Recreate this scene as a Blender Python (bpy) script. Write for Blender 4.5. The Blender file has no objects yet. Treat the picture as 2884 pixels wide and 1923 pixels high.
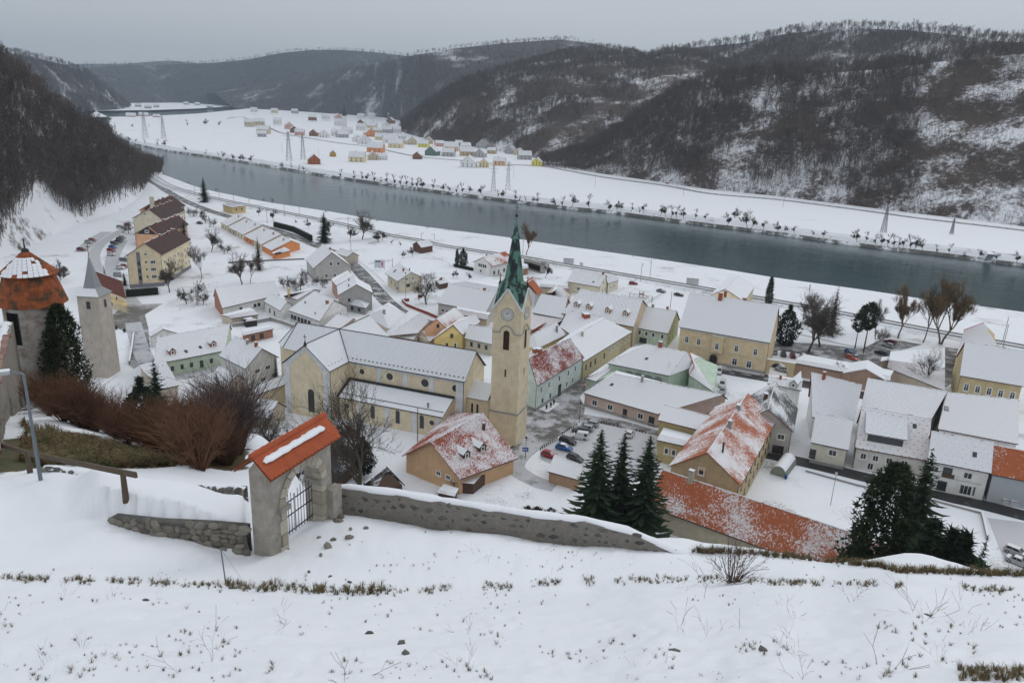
import bpy, math, random
import numpy as np
from mathutils import Vector, Matrix
sc=bpy.context.scene
COL=sc.collection
rad=math.radians
# ---------------------------------------------------------------- camera
CAMZ=78.0; FPX=2131.0; PITCH=rad(17.5); ROLL=rad(2.49)   # focal length in pixels of the 2884 px wide photograph
cF=np.array([0,math.cos(PITCH),-math.sin(PITCH)])
_R=np.array([1.,0,0]); _U=np.array([0,math.sin(PITCH),math.cos(PITCH)])
cR=math.cos(ROLL)*_R+math.sin(ROLL)*_U
cU=-math.sin(ROLL)*_R+math.cos(ROLL)*_U
cam=bpy.data.objects.new('camera',bpy.data.cameras.new('camera')); COL.objects.link(cam)
m3=np.stack([cR,cU,-cF],1)
M=Matrix([list(m3[i])+[0] for i in range(3)]+[[0,0,0,1]]); M.translation=(0,0,CAMZ)
cam.matrix_world=M
cam.data.sensor_width=36; cam.data.lens=36*FPX/2884; cam.data.clip_start=.1; cam.data.clip_end=30000
sc.camera=cam
# ---------------------------------------------------------------- sky, sun, exposure
w=bpy.data.worlds.new('World'); sc.world=w; w.use_nodes=True
nt=w.node_tree; nt.nodes.clear()
SUN_EL=rad(35); SUN_ROT=rad(40)   # soft glow of the hidden sun, ahead and to the right
out=nt.nodes.new('ShaderNodeOutputWorld')
sky=nt.nodes.new('ShaderNodeTexSky'); sky.sky_type='NISHITA'; sky.sun_disc=False
sky.sun_elevation=SUN_EL; sky.sun_rotation=SUN_ROT; sky.air_density=1.0; sky.dust_density=.3; sky.altitude=250
b1=nt.nodes.new('ShaderNodeBackground'); b1.inputs[1].default_value=.08
nt.links.new(sky.outputs[0],b1.inputs[0])
# overcast layer: brighter towards the zenith, as a closed cloud deck is
tc=nt.nodes.new('ShaderNodeTexCoord'); sp=nt.nodes.new('ShaderNodeSeparateXYZ'); nt.links.new(tc.outputs['Generated'],sp.inputs[0])
mx=nt.nodes.new('ShaderNodeMath'); mx.operation='MAXIMUM'; mx.inputs[1].default_value=0; nt.links.new(sp.outputs[2],mx.inputs[0])
ma=nt.nodes.new('ShaderNodeMath'); ma.operation='MULTIPLY_ADD'; ma.inputs[1].default_value=.42; ma.inputs[2].default_value=.47; nt.links.new(mx.outputs[0],ma.inputs[0])
no=nt.nodes.new('ShaderNodeTexNoise'); no.inputs['Scale'].default_value=1.6; no.inputs['Detail'].default_value=5
mp=nt.nodes.new('ShaderNodeMapping'); mp.inputs['Scale'].default_value=(1,1,4); nt.links.new(tc.outputs['Generated'],mp.inputs[0]); nt.links.new(mp.outputs[0],no.inputs['Vector'])
mr=nt.nodes.new('ShaderNodeMapRange'); mr.inputs[3].default_value=.9; mr.inputs[4].default_value=1.1; nt.links.new(no.outputs[0],mr.inputs[0])
mm=nt.nodes.new('ShaderNodeMath'); mm.operation='MULTIPLY'; nt.links.new(ma.outputs[0],mm.inputs[0]); nt.links.new(mr.outputs[0],mm.inputs[1])
b2=nt.nodes.new('ShaderNodeBackground'); b2.inputs[0].default_value=(.93,.96,1.01,1); nt.links.new(mm.outputs[0],b2.inputs[1])
ad=nt.nodes.new('ShaderNodeMixShader'); ad.inputs[0].default_value=.88; nt.links.new(b1.outputs[0],ad.inputs[1]); nt.links.new(b2.outputs[0],ad.inputs[2]); nt.links.new(ad.outputs[0],out.inputs[0])
sl=bpy.data.lights.new('sun','SUN'); sl.energy=.5; sl.angle=rad(25); sl.color=(1,.97,.93)
so=bpy.data.objects.new('sun',sl); COL.objects.link(so)
so.rotation_euler=Vector((math.sin(SUN_ROT)*math.cos(SUN_EL),math.cos(SUN_ROT)*math.cos(SUN_EL),math.sin(SUN_EL))).to_track_quat('Z','Y').to_euler()
vs=sc.view_settings; vs.view_transform='Standard'; vs.look='None'; vs.exposure=.28; vs.gamma=1; vs.use_curve_mapping=False
sc.cycles.use_denoising=True; sc.cycles.max_bounces=5; sc.cycles.diffuse_bounces=3; sc.cycles.glossy_bounces=2
sc.cycles.transparent_max_bounces=6; sc.cycles.transmission_bounces=2; sc.cycles.volume_bounces=0; sc.cycles.sample_clamp_indirect=4
sc.cycles.volume_step_rate=10
# ---------------------------------------------------------------- pixel of the photograph -> point of the place
def ray(x,y): return cF*FPX+cR*(x-1442)+cU*(961.5-y)
def P(x,y,z=0.0):
    d=ray(x,y); t=(z-CAMZ)/d[2]; return Vector((d[0]*t,d[1]*t,z))
def PD(x,y,dist):
    d=ray(x,y); t=dist/math.hypot(d[0],d[1]); return Vector((d[0]*t,d[1]*t,CAMZ+d[2]*t))
CR={'C1':(0,500,3.92),'C2':(500,500,3.92),'C3':(1000,500,3.92),'C4':(0,850,3.92),'C5':(380,750,3.92),'C6':(900,750,3.92),'C7':(1400,750,3.92),'C8':(1900,750,3.92),
'D1':(2284,850,3.92),'D2':(2284,1200,3.92),'D3':(1750,1050,3.92),'D4':(1400,1100,3.92),'D5':(850,1000,3.92),'D6':(550,1100,3.1367),'D7':(0,1200,3.92),
'E1':(0,50,3.36),'E2':(600,250,3.92),'E3':(1000,250,3.92),'E6':(1500,450,3.36),'E7':(2184,450,3.36),'T3':(2684,880,5.6)}
def px(c,x,y): o=CR[c]; return o[0]+x/o[2],o[1]+y/o[2]
def PC(c,x,y,z=0.0): return P(*px(c,x,y),z)
# ---------------------------------------------------------------- mesh helpers
class MB:
    def __init__(s): s.v=[]; s.f=[]; s.m=[]; s.uv=[]
    def poly(s,pts,mi=0,uv=None):
        n=len(s.v); s.v.extend([tuple(p) for p in pts]); s.f.append(tuple(range(n,n+len(pts)))); s.m.append(mi)
        s.uv.extend(uv if uv else [(0,0)]*len(pts))
    def frame(s,o,ax,ay,az,mi=0):      # box from corner o with edge vectors
        o,ax,ay,az=map(Vector,(o,ax,ay,az))
        c=[o,o+ax,o+ax+ay,o+ay]; d=[p+az for p in c]
        s.poly(c[::-1],mi); s.poly(d,mi)
        for i in range(4): j=(i+1)%4; s.poly([c[i],c[j],d[j],d[i]],mi)
    def box(s,x0,x1,y0,y1,z0,z1,mi=0): s.frame((x0,y0,z0),(x1-x0,0,0),(0,y1-y0,0),(0,0,z1-z0),mi)
    def bar(s,a,b,w,h=None,mi=0,up=(0,0,1)):  # square bar along a-b
        a,b=Vector(a),Vector(b); h=h or w; d=(b-a); L=d.length
        if L<1e-6: return
        d/=L; u=Vector(up); 
        if abs(d.dot(u))>.95: u=Vector((1,0,0))
        r=d.cross(u).normalized(); u=r.cross(d)
        s.frame(a-r*w/2-u*h/2,d*L,r*w,u*h,mi)
    def tube(s,pts,rs,n=6,mi=0,cap=True):
        pts=[Vector(p) for p in pts]; base=len(s.v); k=len(pts)
        if not hasattr(rs,'__len__'): rs=[rs]*k
        for i,p in enumerate(pts):
            d=(pts[min(i+1,k-1)]-pts[max(i-1,0)])
            d=d.normalized() if d.length>1e-9 else Vector((0,0,1))
            u=Vector((0,0,1)) if abs(d.z)<.9 else Vector((1,0,0))
            r=d.cross(u).normalized(); u=r.cross(d)
            for j in range(n):
                a=2*math.pi*j/n; s.v.append(tuple(p+(r*math.cos(a)+u*math.sin(a))*rs[i]))
        for i in range(k-1):
            for j in range(n):
                a=base+i*n+j; b=base+i*n+(j+1)%n
                s.f.append((a,b,b+n,a+n)); s.m.append(mi); s.uv.extend([(0,0)]*4)
        if cap:
            s.f.append(tuple(base+(k-1)*n+j for j in range(n))); s.m.append(mi); s.uv.extend([(0,0)]*n)
            s.f.append(tuple(base+n-1-j for j in range(n))); s.m.append(mi); s.uv.extend([(0,0)]*n)
    def lathe(s,prof,n=16,c=(0,0),mi=0,a0=0):   # prof [(r,z)]
        base=len(s.v); k=len(prof)
        for r,z in prof:
            for j in range(n):
                a=a0+2*math.pi*j/n; s.v.append((c[0]+r*math.cos(a),c[1]+r*math.sin(a),z))
        for i in range(k-1):
            for j in range(n):
                a=base+i*n+j; b=base+i*n+(j+1)%n
                s.f.append((a,b,b+n,a+n)); s.m.append(mi); s.uv.extend([(0,0)]*4)
    def mesh(s,name,mats,org=(0,0,0),smooth=False):
        me=bpy.data.meshes.new(name)
        o=Vector(org)
        v=[(p[0]-o[0],p[1]-o[1],p[2]-o[2]) for p in s.v]
        me.from_pydata(v,[],s.f)
        for m in (mats if isinstance(mats,(list,tuple)) else [mats]): me.materials.append(m)
        me.polygons.foreach_set('material_index',s.m)
        l=me.uv_layers.new(name='UVMap'); l.data.foreach_set('uv',np.array(s.uv,dtype=np.float32).ravel())
        if smooth: me.polygons.foreach_set('use_smooth',[True]*len(s.f))
        me.update(); return me
    def build(s,name,mats,parent=None,org=None,smooth=False):
        if org is None: org=parent['_o'] if parent is not None and '_o' in parent else (0,0,0)
        me=s.mesh(name,mats,org,smooth)
        o=bpy.data.objects.new(name,me); COL.objects.link(o)
        if parent is not None: o.parent=parent
        else: o.location=Vector(org)
        return o
ORGS={}
def tag(o,label=None,cat=None,group=None,kind=None):
    if label: o['label']=label
    if cat: o['category']=cat
    if group: o['group']=group
    if kind: o['kind']=kind
    return o
def thing(name,label,cat,loc=(0,0,0),group=None,rz=0):
    o=bpy.data.objects.new(name,None); COL.objects.link(o); o.location=Vector(loc); o.rotation_euler=(0,0,rz); o.empty_display_size=.3
    return tag(o,label,cat,group)
def obj(name,me,parent=None,loc=(0,0,0),rz=0):
    o=bpy.data.objects.new(name,me); COL.objects.link(o); o.location=Vector(loc); o.rotation_euler=(0,0,rz)
    if parent is not None: o.parent=parent
    return o
def copy_tree(r,parent=None):
    c=r.copy(); COL.objects.link(c); c.parent=parent
    for ch in r.children: copy_tree(ch,c)
    return c
def vnoise(x,y,seed=0):   # smooth value noise, numpy
    x=np.asarray(x,float); y=np.asarray(y,float)
    xi=np.floor(x).astype(np.int64); yi=np.floor(y).astype(np.int64); fx=x-xi; fy=y-yi
    fx=fx*fx*(3-2*fx); fy=fy*fy*(3-2*fy)
    def h(a,b):
        n=(a*374761393+b*668265263+seed*974711)&0x7fffffff
        n=((n^(n>>13))*1274126177)&0x7fffffff
        return ((n^(n>>16))&0xffff)/65535.
    return (h(xi,yi)*(1-fx)+h(xi+1,yi)*fx)*(1-fy)+(h(xi,yi+1)*(1-fx)+h(xi+1,yi+1)*fx)*fy
def fbm(x,y,seed=0,o=4):
    s=0;a=.5
    for i in range(o): s=s+a*vnoise(x*2**i,y*2**i,seed+i); a*=.5
    return s
# ---------------------------------------------------------------- materials (node based)
MC={}
def newmat(name):
    m=bpy.data.materials.new(name); m.use_nodes=True; nt=m.node_tree; nt.nodes.clear()
    o=nt.nodes.new('ShaderNodeOutputMaterial'); b=nt.nodes.new('ShaderNodeBsdfPrincipled'); nt.links.new(b.outputs[0],o.inputs[0])
    b.inputs['Roughness'].default_value=.8
    try: b.inputs['Specular IOR Level'].default_value=.25
    except Exception: pass
    return m,nt,b
def math_(nt,op,a,b=None,c=None,clamp=False):
    n=nt.nodes.new('ShaderNodeMath'); n.operation=op; n.use_clamp=clamp
    for i,x in enumerate((a,b,c)):
        if x is None: continue
        if isinstance(x,(int,float)): n.inputs[i].default_value=x
        else: nt.links.new(x,n.inputs[i])
    return n.outputs[0]
def noise(nt,vec,scale,detail=4,rough=.55,dist=0):
    n=nt.nodes.new('ShaderNodeTexNoise'); n.inputs['Scale'].default_value=scale; n.inputs['Detail'].default_value=detail
    n.inputs['Roughness'].default_value=rough; n.inputs['Distortion'].default_value=dist
    if vec is not None: nt.links.new(vec,n.inputs['Vector'])
    return n.outputs[0]
def mixc(nt,f,a,b):
    n=nt.nodes.new('ShaderNodeMix'); n.data_type='RGBA'
    if isinstance(f,(int,float)): n.inputs[0].default_value=f
    else: nt.links.new(f,n.inputs[0])
    for i,x in ((6,a),(7,b)):
        if isinstance(x,tuple): n.inputs[i].default_value=(*x,1) if len(x)==3 else x
        else: nt.links.new(x,n.inputs[i])
    return n.outputs[2]
def coord(nt,kind='Object',scale=None):
    t=nt.nodes.new('ShaderNodeTexCoord')
    if kind=='World':
        g=nt.nodes.new('ShaderNodeNewGeometry'); v=g.outputs['Position']
    else: v=t.outputs[kind]
    if scale:
        m=nt.nodes.new('ShaderNodeMapping'); m.inputs['Scale'].default_value=scale; nt.links.new(v,m.inputs[0]); v=m.outputs[0]
    return v
def smooth(nt,x,a,b):
    n=nt.nodes.new('ShaderNodeMapRange'); n.interpolation_type='SMOOTHSTEP'; n.inputs[1].default_value=a; n.inputs[2].default_value=b
    nt.links.new(x,n.inputs[0]); return n.outputs[0]
def bump(nt,b,h,strength=.3,dist=.05):
    n=nt.nodes.new('ShaderNodeBump'); n.inputs['Strength'].default_value=strength; n.inputs['Distance'].default_value=dist
    nt.links.new(h,n.inputs['Height']); nt.links.new(n.outputs[0],b.inputs['Normal'])
SNOW=(.80,.82,.85)
def M_plain(col,rough=.8,var=.15,scale=3.,metal=0,kind='Object',name='plain'):
    k=('p',col,rough,var,scale,metal,kind)
    if k in MC: return MC[k]
    m,nt,b=newmat(name); v=coord(nt,kind); n=noise(nt,v,scale,5)
    a=tuple(max(0,c*(1-var)) for c in col); d=tuple(min(1,c*(1+var)) for c in col)
    nt.links.new(mixc(nt,n,a,d),b.inputs['Base Color']); b.inputs['Roughness'].default_value=rough; b.inputs['Metallic'].default_value=metal
    MC[k]=m; return m
def M_plaster(col,grime=.35,plinth=None):
    k=('pl',col,grime)
    if k in MC: return MC[k]
    col=tuple(min(.86,c*1.24) for c in col)
    m,nt,b=newmat('plaster'); v=coord(nt,'World')
    n=noise(nt,v,.6,6,.6); n2=noise(nt,coord(nt,'World',(3,3,.35)),1.0,4)
    base=mixc(nt,smooth(nt,n,.3,.75),tuple(c*.86 for c in col),tuple(min(1,c*1.06) for c in col))
    g=smooth(nt,n2,.52,.8); g=math_(nt,'MULTIPLY',g,grime)
    base=mixc(nt,g,base,tuple(c*.5 for c in (col[0],col[1]*.97,col[2]*.95)))
    nt.links.new(base,b.inputs['Base Color']); b.inputs['Roughness'].default_value=.9
    bump(nt,b,noise(nt,v,14,3),.15,.02)
    MC[k]=m; return m
def M_snow(dirt=0.,scale=.05,dirtcol=(.16,.13,.09),fine=1.,name='snow',dthr=.6):
    k=('sn',dirt,scale,dirtcol,fine,dthr)
    if k in MC: return MC[k]
    m,nt,b=newmat(name); v=coord(nt,'World')
    n=noise(nt,v,.25,6,.6)
    c=mixc(nt,n,(.74,.77,.81),(.84,.855,.875))
    if dirt>0:
        d=math_(nt,'ADD',noise(nt,v,scale,6,.65),math_(nt,'MULTIPLY',math_(nt,'SUBTRACT',noise(nt,v,1.8,5,.7),.5),.45))
        d=smooth(nt,d,dthr,dthr+.16); d=math_(nt,'MULTIPLY',d,dirt)
        c=mixc(nt,d,c,mixc(nt,noise(nt,v,3.,4),tuple(x*.6 for x in dirtcol),tuple(x*1.4 for x in dirtcol)))
    nt.links.new(c,b.inputs['Base Color']); b.inputs['Roughness'].default_value=.65
    h=math_(nt,'ADD',noise(nt,v,1.3*fine,5,.6),math_(nt,'MULTIPLY',noise(nt,v,6*fine,4),.35))
    bump(nt,b,h,.35,.12)
    MC[k]=m; return m
def M_asphalt(snow=.35,col=(.085,.083,.08),sc_=.25,wet=.55):
    k=('as',snow,col,sc_)
    if k in MC: return MC[k]
    m,nt,b=newmat('asphalt'); v=coord(nt,'World')
    c=mixc(nt,noise(nt,v,.8,6,.7),tuple(x*.75 for x in col),tuple(x*1.35 for x in col))
    d=math_(nt,'ADD',noise(nt,v,sc_,6,.7),math_(nt,'MULTIPLY',noise(nt,v,2.5,4),.25))
    d=smooth(nt,d,.95-snow,1.12-snow)
    c=mixc(nt,math_(nt,'MULTIPLY',d,.85),c,(.55,.56,.58))
    nt.links.new(c,b.inputs['Base Color']); b.inputs['Roughness'].default_value=wet
    MC[k]=m; return m
def M_roof(tile=(.30,.075,.035),cover=1.2,patch=.5,ew=.8,tw=.26,ch=.36,dots=0.,lump=0.,pscale=.22,seed=0.,clear=0.):
    # tiles under snow: UV in metres (u along the eave, v up the slope). cover: how much snow lies
    k=('rf',tile,cover,patch,ew,tw,ch,dots,lump,pscale,seed,clear)
    if k in MC: return MC[k]
    if cover>=1.1: cover+=.16; ew*=.78
    m,nt,b=newmat('snowy_tiles')
    t=nt.nodes.new('ShaderNodeTexCoord'); mp=nt.nodes.new('ShaderNodeMapping'); mp.inputs['Location'].default_value=(seed*13.7,seed*7.3,0); nt.links.new(t.outputs['UV'],mp.inputs[0]); uv=mp.outputs[0]
    s=nt.nodes.new('ShaderNodeSeparateXYZ'); nt.links.new(t.outputs['UV'],s.inputs[0]); u,vv=s.outputs[0],s.outputs[1]
    row=math_(nt,'DIVIDE',vv,ch); a=math_(nt,'FRACT',row); ri=math_(nt,'FLOOR',row)
    uo=math_(nt,'ADD',math_(nt,'DIVIDE',u,tw),math_(nt,'MULTIPLY',ri,.5)); bb=math_(nt,'FRACT',uo); ti=math_(nt,'FLOOR',uo)
    n1=noise(nt,uv,pscale,4,.6); n2=noise(nt,uv,3.3,4,.65)
    edge=math_(nt,'SUBTRACT',1,smooth(nt,a,.05,.20))
    x=math_(nt,'MULTIPLY_ADD',math_(nt,'SUBTRACT',n1,.5),2.2*patch,cover)
    x=math_(nt,'MULTIPLY_ADD',math_(nt,'SUBTRACT',n2,.5),.9,x)
    x=math_(nt,'SUBTRACT',x,math_(nt,'MULTIPLY',edge,ew))
    if lump:
        x=math_(nt,'SUBTRACT',x,math_(nt,'MULTIPLY',math_(nt,'ABSOLUTE',math_(nt,'SUBTRACT',bb,.5)),lump))
        wn=nt.nodes.new('ShaderNodeTexWhiteNoise'); wn.noise_dimensions='2D'
        cb=nt.nodes.new('ShaderNodeCombineXYZ'); nt.links.new(ti,cb.inputs[0]); nt.links.new(ri,cb.inputs[1]); nt.links.new(cb.outputs[0],wn.inputs['Vector'])
        x=math_(nt,'MULTIPLY_ADD',math_(nt,'SUBTRACT',wn.outputs[0],.5),.5*lump,x)
    if dots:
        # the snow hooks of every third course, staggered
        g=math_(nt,'FRACT',math_(nt,'DIVIDE',vv,1.08)); h=math_(nt,'FRACT',math_(nt,'ADD',math_(nt,'DIVIDE',u,1.6),math_(nt,'MULTIPLY',math_(nt,'FLOOR',math_(nt,'DIVIDE',vv,1.08)),.5)))
        dd=math_(nt,'MULTIPLY',math_(nt,'LESS_THAN',g,.2),math_(nt,'LESS_THAN',h,.16)); x=math_(nt,'SUBTRACT',x,math_(nt,'MULTIPLY',dd,dots))
    mask=smooth(nt,x,.42,.62)
    wn2=noise(nt,uv,5.,2)
    tc=mixc(nt,wn2,tuple(c*.62 for c in tile),tuple(min(1,c*1.35) for c in tile))
    c=mixc(nt,mask,tc,mixc(nt,noise(nt,uv,1.,4),(.76,.79,.825),(.84,.855,.875)))
    nt.links.new(c,b.inputs['Base Color']); b.inputs['Roughness'].default_value=.75
    bump(nt,b,mask,.5,.04)
    MC[k]=m; return m
def M_glass(): 
    if 'gl' in MC: return MC['gl']
    m,nt,b=newmat('window_glass'); v=coord(nt,'World')
    nt.links.new(mixc(nt,noise(nt,v,.5,2),(.012,.015,.018),(.06,.065,.07)),b.inputs['Base Color']); b.inputs['Roughness'].default_value=.08
    b.inputs['Specular IOR Level'].default_value=.5
    MC['gl']=m; return m
def M_stone(a=(.20,.18,.15),c=(.36,.33,.28),scale=2.,name='stone'):
    k=('st',a,c,scale)
    if k in MC: return MC[k]
    m,nt,b=newmat(name); v=coord(nt,'World'); oi=nt.nodes.new('ShaderNodeObjectInfo')
    n=math_(nt,'ADD',math_(nt,'MULTIPLY',noise(nt,v,scale,6,.7),.75),math_(nt,'MULTIPLY',oi.outputs['Random'],.35))
    col=mixc(nt,smooth(nt,n,.25,.8),a,c)
    li=smooth(nt,noise(nt,v,scale*2.3,5,.7),.55,.7); col=mixc(nt,math_(nt,'MULTIPLY',li,.5),col,(.10,.085,.06))
    nt.links.new(col,b.inputs['Base Color']); bump(nt,b,noise(nt,v,scale*9,5,.7),.6,.03)
    MC[k]=m; return m
def M_bark(a=(.055,.042,.032),c=(.12,.10,.08),sc_=4.):
    k=('bk',a,c)
    if k in MC: return MC[k]
    m,nt,b=newmat('bark'); v=coord(nt,'Object',(1,1,.25)); oi=nt.nodes.new('ShaderNodeObjectInfo')
    col=mixc(nt,noise(nt,v,sc_,5,.7),a,c)
    hs=nt.nodes.new('ShaderNodeHueSaturation'); nt.links.new(col,hs.inputs['Color']); nt.links.new(math_(nt,'MULTIPLY_ADD',oi.outputs['Random'],.5,.75),hs.inputs['Value'])
    nt.links.new(hs.outputs[0],b.inputs['Base Color']); b.inputs['Roughness'].default_value=.95
    MC[k]=m; return m
def M_leaf(a=(.012,.028,.014),c=(.035,.06,.028),snow=0.):
    k=('lf',a,c,snow)
    if k in MC: return MC[k]
    m,nt,b=newmat('foliage'); v=coord(nt,'Object'); oi=nt.nodes.new('ShaderNodeObjectInfo')
    col=mixc(nt,noise(nt,v,1.2,4,.7),a,c)
    hs=nt.nodes.new('ShaderNodeHueSaturation'); nt.links.new(col,hs.inputs['Color']); nt.links.new(math_(nt,'MULTIPLY_ADD',oi.outputs['Random'],.5,.75),hs.inputs['Value'])
    col=hs.outputs[0]
    if snow:
        col=mixc(nt,math_(nt,'MULTIPLY',smooth(nt,noise(nt,v,2.2,3),.60,.66),snow),col,SNOW)
    nt.links.new(col,b.inputs['Base Color']); b.inputs['Roughness'].default_value=.9
    MC[k]=m; return m
# ================================================================ TERRAIN
from mathutils.geometry import tessellate_polygon
def struct(o): o['kind']='structure'; return o
def sheet(name,pts,z,mat,parent=None):
    pts=[Vector((p[0],p[1],z)) for p in pts]
    mb=MB(); mb.v=[tuple(p) for p in pts]
    for t in tessellate_polygon([pts]):
        a,b,c=[pts[i] for i in t]
        if (b-a).cross(c-a).z<0: t=(t[0],t[2],t[1])
        mb.f.append(tuple(t)); mb.m.append(0); mb.uv.extend([(0,0)]*3)
    o=mb.build(name,mat,parent,org=(0,0,0)); 
    if parent is None: struct(o)
    return o
def smoothline(pts,n=6):
    pts=[np.array(p[:2],float) for p in pts]; out=[]
    for i in range(len(pts)-1):
        p0=pts[max(i-1,0)];p1=pts[i];p2=pts[i+1];p3=pts[min(i+2,len(pts)-1)]
        for k in range(n):
            t=k/n; out.append(.5*((2*p1)+(-p0+p2)*t+(2*p0-5*p1+4*p2-p3)*t*t+(-p0+3*p1-3*p2+p3)*t**3))
    out.append(pts[-1]); return out
def ribbon(name,pts,width,z,mat,parent=None,n=6,zf=None,kind=True):
    L=smoothline(pts,n); mb=MB(); pr=None; d0=0
    for i,p in enumerate(L):
        t=L[min(i+1,len(L)-1)]-L[max(i-1,0)]; t=t/np.hypot(*t); nn=np.array([-t[1],t[0]])
        a=p+nn*width/2; b=p-nn*width/2
        if i: d0+=np.hypot(*(p-L[i-1]))
        zz=z if zf is None else zf(d0)
        cur=((a[0],a[1],zz),(b[0],b[1],zz),d0)
        if pr: mb.poly([pr[1],cur[1],cur[0],pr[0]],0,[(0,pr[2]),(0,cur[2]),(width,cur[2]),(width,pr[2])])
        pr=cur
    o=mb.build(name,mat,parent,org=(0,0,0))
    if parent is None and kind: struct(o)
    return o
# --- castle hill: height as a function of bearing and distance from the viewpoint
PHI=[-60,-40,-34,-27,-20.5,-14,-5,6,16,25,33,40,60]
PROF=[
[(1,75),(9.5,69),(28,62.3),(36,61.7),(42,60.6),(60,55),(100,43),(150,26),(200,12),(260,2),(300,-3)],
[(1,75),(9.8,69.5),(28,62.3),(36,61.7),(42,60.6),(60,55),(100,43),(150,22),(200,6),(230,-1),(300,-3)],
[(1,75),(9.8,69.6),(26.5,62.4),(35,61.7),(40,60.5),(60,54.5),(100,42),(150,20),(190,4),(215,-1),(300,-3)],
[(1,75),(9.6,69.6),(24.5,62.4),(31,61.7),(36,60.6),(52,55),(80,43),(130,20),(165,4),(185,-1),(300,-3)],
[(1,75),(9.5,69.7),(22.8,62.3),(26,61.6),(31,61.3),(36,59.6),(46,56.6),(60,51.5),(80,40),(115,20),(150,2),(165,-1),(300,-3)],
[(1,75),(9.4,69.6),(22.3,62.2),(28,61.6),(30,60.6),(34,57),(50,49),(80,31),(115,10),(132,.3),(142,-1),(300,-3)],
[(1,75),(9.3,69.6),(21.7,62.3),(26.5,61.6),(28,60.8),(31,57),(50,45),(80,26),(108,7),(122,0),(130,-1),(300,-3)],
[(1,75),(9.3,69.6),(22,62.3),(25.8,61.6),(27.4,60.8),(31,57),(50,43),(80,23),(102,5),(112,0),(120,-1),(300,-3)],
[(1,75),(9.8,69.8),(23.8,62.4),(26.5,61.5),(28.5,61.2),(32,57),(50,43),(80,21),(98,5),(108,0),(116,-1),(300,-3)],
[(1,75),(10.4,70),(25.6,62.5),(27.5,62.0),(29,61.2),(33,57),(50,44),(80,22),(100,6),(112,0),(120,-1),(300,-3)],
[(1,75),(11,70.2),(28,62.8),(29.6,62.4),(31.5,61),(36,57),(52,45),(80,24),(105,6),(118,0),(126,-1),(300,-3)],
[(1,75),(11.6,70.4),(29.6,62.6),(31.5,62.2),(33.5,61),(38,57),(54,46),(82,25),(108,6),(122,0),(130,-1),(300,-3)],
[(1,75),(12,71),(31,62.8),(33.5,62.4),(36,61),(40,57),(58,46),(88,25),(115,6),(130,0),(140,-1),(300,-3)]]
_PA=np.array(PHI,float)
_DG=np.concatenate([np.arange(1,48,.22),np.arange(48,301,2.0)])
_T=np.array([np.interp(_DG,[a for a,_ in p],[b for _,b in p]) for p in PROF])
def hz(x,y):
    x=np.asarray(x,float); y=np.asarray(y,float)
    ph=np.degrees(np.arctan2(x,y)); d=np.hypot(x,y)
    j=np.clip(np.searchsorted(_PA,ph)-1,0,len(_PA)-2); t=np.clip((ph-_PA[j])/(_PA[j+1]-_PA[j]),0,1); t=t*t*(3-2*t)
    k=np.clip(np.interp(d,_DG,np.arange(len(_DG))),0,len(_DG)-1.001); ki=k.astype(int); kf=k-ki
    z=(_T[j,ki]*(1-kf)+_T[j,ki+1]*kf)*(1-t)+(_T[j+1,ki]*(1-kf)+_T[j+1,ki+1]*kf)*t
    amp=np.clip(d/25,0.25,1)*.5+np.clip((d-30)/40,0,1)*1.2
    z=z+(fbm(x*.22,y*.22,3)-.47)*amp*.8+((fbm(x*1.1,y*1.1,7,4)-.46)*.34+(fbm(x*4.,y*4.,8,3)-.43)*.07)*np.clip(1-d/60,0,1)
    # ground held up by the dry stone wall west of the gate
    dw=np.interp(ph,[-31.5,-30.7,-27.6,-22.8,-20.6],[30.2,29.9,28.2,26.2,25.9])
    st=lambda v,a,b:np.clip((v-a)/(b-a),0,1)**2*(3-2*np.clip((v-a)/(b-a),0,1))
    z=z+1.05*st(d,dw+.1,dw+.35)*(1-st(d,dw+3,dw+5.2))*st(ph,-33.5,-30.8)*(1-st(ph,-21.4,-20.9))
    return z
def gz(x,y): return max(0.0,float(hz(x,y)))
def hit(xp,yp):     # ground point seen at a pixel (castle hill or the town plain)
    d=ray(xp,yp); d=d/math.hypot(d[0],d[1])
    ts=np.arange(5,400,.15); X=d[0]*ts;Y=d[1]*ts;Z=CAMZ+d[2]*ts
    G=np.maximum(hz(X,Y),0); i=np.argmax(Z<=G)
    return Vector((X[i],Y[i],G[i]))
def crest_sag(x,y):
    return 0
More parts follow.
